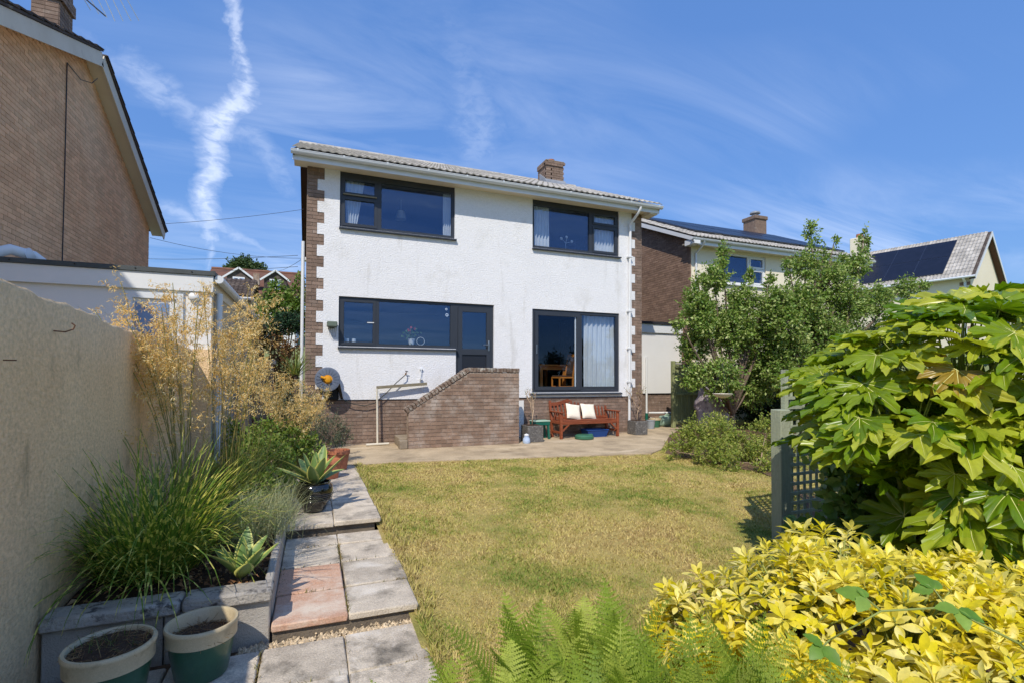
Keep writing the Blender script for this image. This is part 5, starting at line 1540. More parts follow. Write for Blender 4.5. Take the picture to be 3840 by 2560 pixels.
    MB().tube([(c[0] - .13, c[1] - .045, c[2] + .05), (c[0] - .04, c[1] - .05, c[2] + .02)], .026, 10).build('crank', 'yellow_plastic', t, smooth=40)
    MB().bbox(c[0] - .05, c[0] + .22, c[1] + .24, FY - .001, c[2] - .42, c[2] - .1, .02).build('bracket', 'black_plastic', t)
    MB().bar((c[0] + .20, c[1] + .1, c[2] - .05), (c[0] + .28, FY - .05, c[2] - .38), .05, .12, (0, 1, 0)).build('arm', 'black_plastic', t)
    t = thing('wall_tap', (1.79, FY, 1.42), 'small brass tap with hose connector on the white wall', 'tap')
    MB().tube([(1.86, FY, 1.50), (1.86, FY - .07, 1.50), (1.83, FY - .10, 1.46)], .012, 8).build('body', 'rust', t, smooth=True)
    MB().tube([(1.84, FY - .07, 1.545), (1.90, FY - .07, 1.535)], .009, 6).build('lever', 'black_plastic', t)
    MB().tube([(1.86, FY - .07, 1.50), (1.86, FY - .07, 1.54)], .008, 6).build('stem', 'rust', t)
    pts = [(.55, FY - .12, .98), (.62, FY - .10, .93), (.78, FY - .09, .86), (1.0, FY - .08, .82), (1.2, FY - .08, .87), (1.42, FY - .09, 1.06), (1.65, FY - .10, 1.30), (1.83, FY - .10, 1.46)]
    MB().tube(pts, .009, 8).build('hose', 'hose_dark', label='dark hose sagging from the reel to the wall tap', cat='hose', smooth=True)
    t = thing('pipe_stub', (2.19, FY, 1.5), 'short vertical white pipe clipped to the white wall above the brick stair', 'pipe')
    MB().tube([(2.17, FY - .05, 1.30), (2.19, FY - .045, 1.62)], .008, 8).build('pipe', 'pvc_grey', t, smooth=True)
    for z in (1.36, 1.58): MB().bbox(2.16, 2.22, FY - .05, FY - .001, z, z + .03, .004).build('clip', 'pvc_white', t)
    t = thing('squeegee_post', (1.26, 10.72, 0), 'white post on a T foot with a weathered wooden arm against the house', 'post')
    MB().tube([(1.26, 10.73, .03), (1.245, 10.76, 1.18)], .021, 10).build('pole', 'pole_white', t, smooth=40)
    MB().tube([(1.03, 10.70, .028), (1.49, 10.74, .028)], .026, 10).build('foot', 'pole_white', t, smooth=40)
    MB().bar((1.235, 10.77, 1.20), (2.30, 10.82, 1.275), .05, .06).build('arm', 'weathered_wood', t)

    # inside the dining room: table and chairs seen through the patio door
    t = thing('dining_table', (5.75, 12.2, 1.0), 'orange pine dining table behind the patio door glass', 'table')
    MB().bbox(5.45, 6.35, 11.85, 13.2, 1.72, 1.76, .008).build('tabletop', 'pine_orange', t)
    for x in (5.52, 6.20):
        for y in (11.92, 13.05): MB().bbox(x, x + .08, y, y + .08, 1.0, 1.719, .006).build('leg', 'pine_orange', t)
    MB().box(5.60, 6.20, 11.94, 11.965, 1.62, 1.719).build('apron', 'pine_orange', t)
    def chair(x, y, rz, label):
        t = thing('dining_chair', (x, y, 1.0), label, 'chair', 'dining chairs behind the patio door', rz)
        def p(mb, n, m='pine_orange'): return link(bpy.data.objects.new(n, mb.mesh(n, m)), t)
        for sx in (-.2, .165):
            p(MB().bbox(sx, sx + .035, -.22, -.185, 0, .44, .003), 'leg'); p(MB().bar((sx + .017, .20, 0), (sx + .017, .20, .46), .035, .035, (0, 1, 0)).bar((sx + .017, .20, .45), (sx + .017, .30, 1.02), .035, .03, (0, 1, 0)), 'leg')
            p(MB().bbox(sx + .005, sx + .03, -.19, .2, .17, .20, .003), 'side_rail')
        p(MB().bbox(-.2, .2, -.22, .2, .40, .44, .004), 'seat_frame'); p(MB().bbox(-.19, .19, -.215, .19, .441, .475, .012), 'seat', 'chair_seat')
        p(MB().bar((-.2, .295, .99), (.2, .295, .99), .03, .07), 'top_rail'); p(MB().bar((0, .215, .50), (0, .288, .95), .30, .02, (0, 1, 0)), 'back_panel', 'chair_seat')
        return t
    chair(6.02, 11.62, R(95) - R(180), 'orange wooden dining chair with dark padded back, right of the table behind the patio door')
    chair(5.22, 12.25, R(75), 'orange wooden dining chair seen edge-on at the left behind the patio door')
    # kitchen windowsill
    t = thing('potted_geranium', (2.02, 11.12, 2.12), 'red flowering plant in a white pot behind the kitchen window', 'plant')
    MB().lathe((2.02, 11.14, 2.11), [(.05, 0), (.075, .13), (.08, .15), (.07, .15)], 20).build('pot', 'pvc_white', t, smooth=40)
    leafmat('gera_leaf', S(60, 96, 48), S(86, 120, 60)); leafmat('gera_red', S(214, 60, 74), S(230, 110, 110))
    n = 90; tv, tf, tt = leaf_t(3, .8, .1, .2)
    pos = np.array([2.02, 11.14, 2.34]) + rng.normal(0, 1, (n, 3)) * [.075, .05, .06]; rot = frames(unit(rng.normal(0, 1, (n, 3)) + [0, -.3, .3]), unit(rng.normal(0, .6, (n, 3)) + [0, -.5, 1]))
    arr_obj('leaves', scatter(tv, tf, pos, rot, rng.uniform(.04, .075, n), rng.random(n)), 'gera_leaf', t, kind='stuff')
    n = 50; cc = np.array([(1.94, 11.1, 2.44), (2.0, 11.1, 2.50), (2.09, 11.12, 2.47), (1.97, 11.1, 2.42)])[rng.integers(0, 4, n)]
    pos = cc + rng.normal(0, .014, (n, 3)); rot = frames(unit(rng.normal(0, 1, (n, 3))), unit(rng.normal(0, 1, (n, 3)) + [0, -1, 1]))
    arr_obj('flowers', scatter(tv, tf, pos, rot, rng.uniform(.02, .035, n), rng.random(n)), 'gera_red', t, kind='stuff')
    o = MB().lathe((2.22, 11.12, 2.21), [(.085, 0), (.09, .004), (.085, .008), (.08, .004), (.085, 0)], 28, 'y', (False, False)).build('wire_ring', 'pvc_white', label='white ring ornament right of the flower pot behind the kitchen window', cat='ornament')
    for i, x in enumerate((.66, .80)):
        MB().lathe((x, 11.12, 2.1), [(.04, 0), (.042, .12), (.036, .12), (.034, .01)], 18).build('glass_tumbler', 'pvc_grey', smooth=40, label=['left pale tumbler on the kitchen windowsill', 'right pale tumbler on the kitchen windowsill'][i], cat='tumbler')
    t = thing('orchid', (6.0, 11.3, 4.52), 'pale orchid stem standing inside the upper right window', 'plant')
    MB().tube([(5.95, 11.3, 4.55), (5.94, 11.3, 4.8), (5.97, 11.29, 4.98)], .006, 6).build('stem', 'pvc_grey', t)
    for q in ((5.97, 11.28, 4.98), (5.82, 11.28, 4.93), (6.12, 11.28, 4.88)):
        MB().lathe(q, [(.004, 0), (.03, .01), (.04, .03), (.02, .05)], 10, 'y', (True, True)).build('flower', 'pvc_white', t, smooth=True)
    MB().tube([(5.82, 11.29, 4.92), (5.94, 11.3, 4.82), (6.12, 11.29, 4.87)], .005, 6).build('side_stem', 'pvc_grey', t)


build_patio()


# ------------------------------------------------------------------ fence, trellis, rock, bird bath
def build_borders():
    F = thing('fence_panel', (10.35, 11.6, 0), 'green painted board fence panel beside the link garage', 'fence')
    x0, x1, y = 9.62, 11.3, 11.62
    MB().bbox(x0 - .1, x0, y - .04, y + .06, 0, 1.9, .008).build('post', 'fence_green', F)
    n = 15; w = (x1 - x0) / n
    for i in range(n):
        MB().bbox(x0 + i * w + .004, x0 + (i + 1) * w - .003, y + (.006 if i % 2 else 0), y + .022, .08, 1.82 + random.uniform(-.004, .004), .003).build('board', 'fence_green', F)
    for z in (.12, .92, 1.70): MB().bbox(x0, x1, y - .035, y - .002, z, z + .07, .005).build('rail', 'fence_green', F)
    MB().bbox(x0 - .02, x1, y - .03, y + .05, 1.835, 1.875, .006).build('cap', 'fence_green', F)
    # rock
    mb = MB(); n = 26; r = random.Random(5)
    ph = [(r.uniform(2, 5), r.uniform(2, 5), r.uniform(0, 6)) for _ in range(5)]
    def f(u, v):
        a, b = u * 2 * math.pi, (v - .5) * math.pi
        d = Vector((math.cos(b) * math.cos(a), math.cos(b) * math.sin(a), math.sin(b)))
        k = 1 + sum(.06 * math.sin(p[0] * d.x * 2 + p[2]) * math.sin(p[1] * d.z * 2 + p[2]) for p in ph)
        e = max(abs(d.x), abs(d.y), abs(d.z)); k *= lerp(1, .8 / e, .45)
        return (10.10 + d.x * .5 * k * (1.1 - .3 * d.z), 10.6 + d.y * .38 * k, .65 + d.z * .80 * k)
    mb.grid(n, 18, f); mb.build('standing_boulder', 'rock_pale', smooth=True, label='pale lilac grey boulder standing in front of the green fence', cat='rock')
    # hanging bird dish
    t = thing('bird_bath', (8.03, 8.2, 1.0), 'shallow cream bird dish hanging in the fruit tree', 'bird bath')
    MB().lathe((8.03, 8.2, 1.0), [(.03, 0), (.13, .03), (.20, .085), (.205, .095), (.185, .09), (.1, .04), (.004, .03)], 28).build('dish', 'soffit_cream', t, smooth=50)
    for k in range(3):
        a = k * 2.09; MB().tube([(8.03 + .19 * math.cos(a), 8.2 + .19 * math.sin(a), 1.09), (8.03, 8.2, 1.75)], .003, 4).build('chain', 'wire', t)
    # trellis
    T = thing('trellis', (4.32, 3.62, -.2), 'grey green square lattice trellis on a broad post at the lawn edge', 'trellis')
    MB().bbox(4.20, 4.33, 3.55, 3.67, -.3, 1.12, .006).build('post', 'trellis_green', T)
    d = Vector((1, .06, 0)).normalized(); o = Vector((4.36, 3.64, 0)); L, z0, z1 = 2.0, -.1, 1.47
    def bar(a, b, w, h, nm, k): MB().bar(a, b, w, h, k).build(nm, 'trellis_green', T)
    V = lambda s, z, dy=0: o + d * s + Vector((0, dy, z))
    bar(V(.0, z0), V(.0, z1), .05, .045, 'frame', (0, 1, 0)); bar(V(L, z0), V(L, z1), .05, .045, 'frame', (0, 1, 0))
    bar(V(-.02, z1 + .02), V(L, z1 + .02), .05, .04, 'frame', (0, 0, 1)); bar(V(0, z0), V(L, z0), .05, .04, 'frame', (0, 0, 1))
    n = int(L / .095)
    for i in range(1, n): bar(V(i * .095, z0), V(i * .095, z1), .03, .012, 'slat', (0, 1, 0))
    for i in range(1, int((z1 - z0) / .095)):
        bar(V(0, z0 + i * .095, -.013), V(L, z0 + i * .095, -.013), .012, .03, 'slat', (0, 0, 1))


build_borders()


# ------------------------------------------------------------------ plants
leafmat('leaf_pear', S(96, 132, 50), S(138, 166, 74), S(190, 200, 126), .42, .3, spec=.45)
leafmat('leaf_low', S(112, 138, 56), S(158, 172, 76), S(192, 192, 100), .5, .35)
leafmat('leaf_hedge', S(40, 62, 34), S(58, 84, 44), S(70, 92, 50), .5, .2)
leafmat('leaf_viburnum', S(66, 104, 40), S(110, 146, 60), S(172, 190, 120), .45, .35)
leafmat('leaf_conifer', S(34, 66, 52), S(46, 84, 60), S(60, 96, 66), .6, .15)
leafmat('leaf_brown', S(92, 66, 48), S(138, 104, 66), S(176, 146, 96), .6, .3)
leafmat('leaf_rosemary', S(70, 92, 74), S(104, 122, 100), S(136, 146, 116), .6, .25)
leafmat('leaf_bed', S(90, 126, 50), S(136, 162, 70), S(168, 178, 98), .5, .35)
leafmat('leaf_far', S(58, 84, 46), S(86, 110, 62), S(104, 124, 74), .6, .3)
leafmat('zebra_blade', S(92, 126, 48), S(122, 152, 58), S(154, 170, 70), .5, .4, band=(S(224, 218, 116), 38.0))
leafmat('sedge_blade', S(140, 154, 120), S(164, 170, 130), S(186, 180, 134), .6, .3)
leafmat('stipa_blade', S(96, 116, 56), S(128, 138, 72), S(160, 152, 92), .55, .3)
leafmat('stipa_culm', S(136, 138, 70), S(168, 158, 92), S(190, 168, 104), .55, .1)
leafmat('stipa_gold', S(228, 184, 104), S(246, 216, 146), S(252, 238, 198), .5, .3)
leafmat('yucca_blade', S(86, 108, 46), S(120, 136, 60), S(164, 160, 92), .5, .3)
leafmat('fern_leaf', S(126, 152, 48), S(156, 176, 66), S(186, 198, 92), .55, .4)
leafmat('choisya_leaf', S(228, 214, 22), S(247, 230, 74), S(252, 242, 160), .38, .38, spec=.45)
leafmat('bramble_leaf', S(96, 138, 44), S(120, 158, 58), S(140, 170, 76), .45, .3)
leafmat('ivy_leaf', S(78, 116, 54), S(110, 146, 72), S(150, 168, 110), .4, .3)


def blotch(name, col2, scale, lo, hi):
    """uneven second colour over the leaves of one material"""
    m = MATS[name]; g = NT(m.node_tree); bs = [n for n in m.node_tree.nodes if n.type == 'BSDF_PRINCIPLED'][0]
    src = bs.inputs['Base Color'].links[0].from_socket
    pos = g.n('ShaderNodeNewGeometry').outputs['Position']
    g.link(g.mix(g.ramp(g.noise(pos, scale, 4, .65), [(lo, 0.0), (hi, 1.0)]), src, col2), bs.inputs['Base Color'])


blotch('choisya_leaf', S(190, 190, 56), 9.0, .50, .8)
blotch('leaf_pear', S(150, 132, 70), 5.0, .66, .8)


def fatsia_material():
    m, g, bs, out = new_mat('fatsia_leaf')
    r = rnd_node(g)
    col = g.ramp(r, [(0, S(96, 132, 20)), (.45, S(146, 168, 34)), (.98, S(198, 202, 72)), (.99, S(176, 150, 60)), (1.0, S(158, 120, 56))])
    pos = g.n('ShaderNodeTexCoord').outputs['Object']
    nz = g.noise(pos, 6.0, 4, .6)
    col = g.mix(1.0, col, g.ramp(nz, [(.3, .82), (.7, 1.14)]), 'MULTIPLY')
    g.link(col, bs.inputs['Base Color']); bs.inputs['Roughness'].default_value = .3; bs.inputs['Specular IOR Level'].default_value = .45
    tr = g.n('ShaderNodeBsdfTranslucent', ins={'Color': g.mix(1.0, col, (1.3, 1.3, .6), 'MULTIPLY')})
    mx = g.n('ShaderNodeMixShader', ins={0: .36})
    g.link(bs.outputs[0], mx.inputs[1]); g.link(tr.outputs[0], mx.inputs[2]); g.link(mx.outputs[0], out.inputs[0])
    mat('fatsia_vein', S(214, 214, 140), S(204, 204, 124), 3, .45)
    mat('fatsia_stem', S(150, 160, 86), S(122, 134, 66), 6, .5)


fatsia_material()


def agave_material():
    m, g, bs, out = new_mat('agave_leaf')
    e = g.n('ShaderNodeAttribute', attribute_name='e').outputs['Fac']
    pos = g.n('ShaderNodeNewGeometry').outputs['Position']
    nz = g.noise(pos, 14, 3, .6)
    e2 = g.math('ADD', e, g.math('MULTIPLY', g.math('SUBTRACT', nz, .5), .22))
    col = g.mix(g.ramp(e2, [(.66, 0), (.86, 1)]), S(112, 140, 78), S(190, 190, 104))
    g.link(col, bs.inputs['Base Color']); bs.inputs['Roughness'].default_value = .5


agave_material()


def in_any(p, clumps, skip=-1, k=.8):
    for i, c in enumerate(clumps):
        if i == skip: continue
        if ((p[0] - c[0]) / (c[3] * k)) ** 2 + ((p[1] - c[1]) / (c[3] * k)) ** 2 + ((p[2] - c[2]) / (c[4] * k)) ** 2 < 1: return True
    return False


def leafy(name, label, cat, base, clumps, dens, lsize, lm, bm='bark', rad=.07, group=None, tmpl=LEAF_SMALL, up=.25, droop=.2, limbs=True, stems=1, fname='crown', sname='trunk', twigw=.004, spread=1.0):
    """tree or shrub: trunk and limbs reaching into every clump, twigs in the clumps, leaves along the twigs"""
    T = thing(name, base, label, cat, group)
    base = Vector(base)
    mb = MB()
    fork = base + Vector((0, 0, .35 * (min(c[2] for c in clumps) - base.z) + .02))
    if stems == 1: mb.tube([base - Vector((0, 0, .1)), lerp(base, fork, .5) + Vector((.02, .01, 0)), fork], [rad * 1.25, rad, rad * .9], 10)
    tw_p, tw_q, tw_r = [], [], []
    L = []
    for ci, c in enumerate(clumps):
        cc = Vector(c[:3])
        if limbs:
            st = fork if stems == 1 else base + Vector((random.uniform(-.1, .1), random.uniform(-.1, .1), 0))
            m1 = lerp(st, cc, .45) + Vector((random.uniform(-.1, .1), random.uniform(-.1, .1), random.uniform(.0, .15))) * (cc - st).length * .5
            mb.tube([st, m1, lerp(m1, cc, .6), cc + Vector((0, 0, c[4] * .3))], [rad * .55, rad * .42, rad * .28, rad * .1], 6)
        vol = 4.19 * c[3] * c[3] * c[4]
        nl = int(dens * vol ** .75)
        nt = max(4, nl // 12)
        d = unit(rng.normal(0, 1, (nt, 3))); rr = rng.uniform(.55, 1.12, nt)[:, None]
        q = np.array(cc) + d * rr * [c[3], c[3], c[4]] * spread
        p = np.array(cc) + d * rr * .25 * [c[3], c[3], c[4]] + rng.normal(0, .04, (nt, 3)) * c[3] + [0, 0, -.15 * c[4]]
        tw_p.append(p); tw_q.append(q)
        k = np.repeat(np.arange(nt), 12)
        t = rng.uniform(.35, 1.04, len(k))[:, None]
        pos = p[k] + (q[k] - p[k]) * t + rng.normal(0, .35 * lsize, (len(k), 3))
        dr = unit(unit(q[k] - p[k]) * .6 + rng.normal(0, .65, (len(k), 3)) + [0, 0, -droop])
        nm = unit(unit(pos - np.array(cc)) * .5 + rng.normal(0, .55, (len(k), 3)) + [0, 0, up])
        L.append((pos, frames(dr, nm)))
    P = np.concatenate(tw_p); Q = np.concatenate(tw_q)
    if limbs: mb.build(sname, bm, T, smooth=True)
    arr_obj('twigs', sticks(P, Q, twigw, twigw * .4), bm, T, kind='stuff')
    pos = np.concatenate([l[0] for l in L]); rot = np.concatenate([l[1] for l in L]); n = len(pos)
    base_r = rng.random(n)
    arr_obj(fname, scatter(tmpl[0], tmpl[1], pos, rot, lsize * rng.uniform(.65, 1.25, n), base_r), lm, T, kind='stuff')
    return T


def trees():
    LC = [(7.89, 8.8, 3.03, 0.4, 0.43), (8.39, 8.8, 3.65, 0.36, 0.39), (8.64, 8.8, 4.17, 0.16, 0.39), (9.18, 8.8, 3.2, 0.40, 0.44), (10.05, 8.8, 2.98, 0.40, 0.44), (9.45, 8.8, 3.75, .12, .34), (7.9, 8.8, 3.55, .12, .3), (10.1, 8.8, 3.65, .12, .34), (8.11, 9.1, 2.19, 0.41, 0.45), (8.89, 8.8, 2.54, 0.62, 0.68), (9.82, 8.8, 2.21, 0.62, 0.68), (7.76, 8.8, 1.44, 0.28, 0.31), (8.17, 8.4, 1.44, 0.48, 0.52), (9.79, 9.1, 1.29, 0.56, 0.61), (7.41, 8.8, 2.62, 0.17, 0.19), (7.95, 8.6, 2.62, .3, .35), (8.5, 9.3, 2.9, .42, .42), (9.4, 9.4, 2.7, .42, .42)]
    RC = [(11.8, 9.2, 4.32, 0.39, 0.43), (12.0, 9.2, 5.13, 0.19, 0.49), (11.55, 9.2, 3.4, 0.6, 0.65), (12.68, 9.2, 3.93, 0.58, 0.63), (13.71, 9.2, 4.48, 0.39, 0.43), (14.08, 9.2, 5.18, 0.18, 0.46), (13.43, 9.2, 3.4, 0.61, 0.66), (12.25, 9.2, 2.59, 0.69, 0.75), (11.23, 9.2, 2.17, 0.57, 0.62), (14.59, 9.2, 3.58, 0.47, 0.51), (15.83, 9.2, 4.01, 0.35, 0.38), (16.63, 9.2, 4.15, 0.19, 0.2), (10.92, 9.2, 1.5, 0.46, 0.5), (12.0, 9.2, 1.62, 0.54, 0.59), (13.07, 9.2, 2.44, 0.53, 0.58), (12.9, 9.2, 5.0, .08, .3), (11.2, 9.2, 4.2, .14, .4), (13.2, 9.2, 4.5, .14, .4), (12.5, 9.2, 4.7, .12, .36), (12.3, 9.6, 3.3, .6, .6), (10.75, 9.2, 3.3, .45, .5), (10.85, 9.0, 2.7, .5, .5)]
    LC = [(x * 1.13, y * 1.13, CAMZ + (z - CAMZ) * 1.13, r * 1.13, h * 1.13) for x, y, z, r, h in LC]
    leafy('fruit_tree', 'dense fruit tree with small curled leaves left of the pair, by the brown gable', 'tree', (10.0, 9.9, 0), LC, 3700, .085, 'leaf_pear', 'bark_grey', .075, 'fruit trees beyond the lawn')
    leafy('fruit_tree', 'taller fruit tree with two pointed leader shoots right of the pair', 'tree', (11.9, 9.25, 0), RC, 3500, .08, 'leaf_pear', 'bark_grey', .085, 'fruit trees beyond the lawn')
    HC = [(11.63, 11.2, 1.26, 0.82, 0.89), (13.02, 11.2, 0.99, 0.97, 1.06), (12.4, 10.9, .4, 0.8, 0.75), (14.5, 11.2, 0.98, 1.01, 1.09), (16.11, 11.2, 1.67, 1.04, 1.14), (17.84, 11.2, 2.43, 1.09, 1.18), (15.5, 10.6, .6, .9, .8)]
    leafy('shade_backdrop', 'dark evergreen hedge in shadow behind the fruit trees', 'hedge', (13.5, 11.3, 0), HC, 2300, .085, 'leaf_hedge', 'bark', .05, stems=2, fname='foliage', sname='stems')  # leafy mass added to darken the shaded space behind the fruit trees
    LO = [(6.15, 7.2, 0.31, 0.24, 0.26), (6.44, 7.2, 0.42, 0.32, 0.34), (7.33, 7.6, 0.40, 0.36, 0.42), (7.05, 6.8, 0.25, 0.34, 0.36), (6.18, 6.7, 0.17, 0.25, 0.22), (6.75, 7.0, .48, .32, .32), (5.86, 7.2, 0.14, 0.12, 0.15), (6.5, 6.6, .2, .28, .26)]
    leafy('low_shrub', 'low bright green shrub at the far right corner of the lawn', 'shrub', (6.6, 7.1, -.02), LO, 6800, .045, 'leaf_low', 'twig', .02, stems=2, fname='foliage', sname='stems', twigw=.002)
    LO2 = [(7.24, 6.6, 0.07, 0.27, 0.29), (6.25, 6.2, 0.08, 0.19, 0.2), (6.68, 6.0, 0.04, 0.2, 0.2), (7.5, 6.1, .2, .35, .35), (7.9, 7.0, .4, .35, .4)]
    leafy('low_shrub', 'loose leafy groundcover shrub right of the low bright shrub', 'shrub', (7.0, 6.3, -.05), LO2, 5600, .048, 'leaf_low', 'twig', .02, stems=2, fname='foliage', sname='stems', twigw=.002)
    # the far end of the garden, behind the viewer: it shows as reflections in the glass
    rt = random.Random(11)
    for k, (x, h) in enumerate(((12.6, 3.6), (15.2, 3.2), (17.6, 4.4), (20.6, 5.4), (23.5, 4.8))):
        leafy('garden_end_tree', ['slim', 'low', 'rounded', 'tall', 'broad'][k] + ' tree at the end of the garden, showing as a reflection in the patio door', 'tree', (x, -8.5, -.3), [(x + rt.uniform(-.5, .5), -8.5, h * q, .9 - .3 * abs(q - .5) * 2, .7) for q in (.3, .5, .65, .82)] + [(x + .8, -8.4, h * .4, .7, .6), (x - .8, -8.6, h * .45, .7, .6)], 420, .17, 'leaf_hedge', 'bark', .09, 'trees at the end of the garden')
    # shrubs in the gap beside the house
    leafy('gap_shrub', 'tall light green shrub behind the left corner of the white house', 'shrub', (-.8, 14, 0), [(-.95, 14, 3.1, .5, .5), (-.45, 14, 3.5, .35, .42), (-.4, 13.8, 2.9, .4, .45), (-1.05, 14, 2.5, .45, .5), (-.6, 13.9, 3.2, .4, .4), (-.32, 14, 3.95, .12, .2), (-.9, 14.1, 3.65, .25, .3)], 2500, .09, 'leaf_viburnum', 'bark', .04, stems=2, fname='foliage', sname='stems')
    leafy('clipped_conifer', 'rounded dark green conifer below the light shrub', 'shrub', (-.65, 12.5, 0), [(-.78, 12.5, 2.55, .3, .32), (-.45, 12.4, 2.6, .3, .3), (-.6, 12.4, 2.75, .25, .22)], 5200, .05, 'leaf_conifer', 'bark', .04, stems=2, fname='foliage', sname='stems', droop=0, up=.1)
    leafy('rust_shrub', 'rusty brown leaved shrub against the house corner', 'shrub', (-.55, 11.5, 0), [(-.7, 11.5, 1.95, .28, .3), (-.4, 11.4, 2.05, .25, .3), (-.55, 11.4, 1.6, .35, .35), (-.8, 11.6, 2.2, .18, .2), (-.45, 11.5, 1.2, .4, .4)], 2600, .06, 'leaf_brown', 'bark', .03, stems=2, fname='foliage', sname='stems')
    leafy('hill_tree', 'round crowned tree on the skyline above the dormer house', 'tree', (-5.6, 48, 6), [(-6.4, 48, 10.4, .7, .7), (-5.6, 48, 10.9, .9, .75), (-4.6, 48, 10.5, .8, .7), (-5.2, 48, 10.0, 1.0, .8), (-4.0, 48, 10.2, .4, .5), (-6.9, 48, 10.1, .4, .4)], 900, .22, 'leaf_far', 'bark', .15)
    # shrubs filling the left bed
    leafy('rosemary', 'grey green rosemary bush at the far end of the bed against the brick plinth', 'shrub', (.1, 8.75, 0), [(.0, 8.7, .62, .32, .36), (.3, 8.8, .56, .27, .34), (-.28, 8.8, .72, .3, .34), (.48, 8.9, .45, .17, .24), (-.1, 9.1, .9, .28, .28)], 6500, .045, 'leaf_rosemary', 'twig', .02, stems=2, fname='foliage', sname='stems', twigw=.003, tmpl=(LEAF_SMALL[0] * [.35, 1, 1], LEAF_SMALL[1]))
    leafy('bed_shrub', 'fresh green leafy shrub in the middle of the raised bed', 'shrub', (-.5, 7.4, .05), [(-.55, 7.4, .62, .3, .3), (-.25, 7.5, .58, .26, .28), (-.85, 7.4, .6, .28, .32), (-.4, 6.95, .38, .28, .28), (-.05, 7.6, .4, .24, .26), (-.7, 6.8, .5, .24, .26)], 5200, .055, 'leaf_bed', 'twig', .02, stems=2, fname='foliage', sname='stems', twigw=.002)
    leafy('bed_shrub', 'low loose green shrub beside the path in the raised bed', 'shrub', (-.4, 6.3, .05), [(-.45, 6.3, .30, .2, .2), (-.2, 6.5, .24, .16, .17), (-.68, 6.4, .5, .2, .22), (-.45, 6.5, .55, .2, .2), (-.25, 6.0, .2, .14, .14), (-.8, 5.9, .45, .24, .26), (-.5, 5.6, .34, .2, .2)], 5200, .045, 'leaf_bed', 'twig', .015, stems=2, fname='foliage', sname='stems', twigw=.002)


trees()


def cone_dirs(n, lo, hi, az0=None, azs=None):
    a = rng.random(n) * 6.283 if az0 is None else rng.normal(az0, azs, n)
    e = np.radians(rng.uniform(lo, hi, n))
    return np.stack([np.cos(a) * np.cos(e), np.sin(a) * np.cos(e), np.sin(e)], 1)


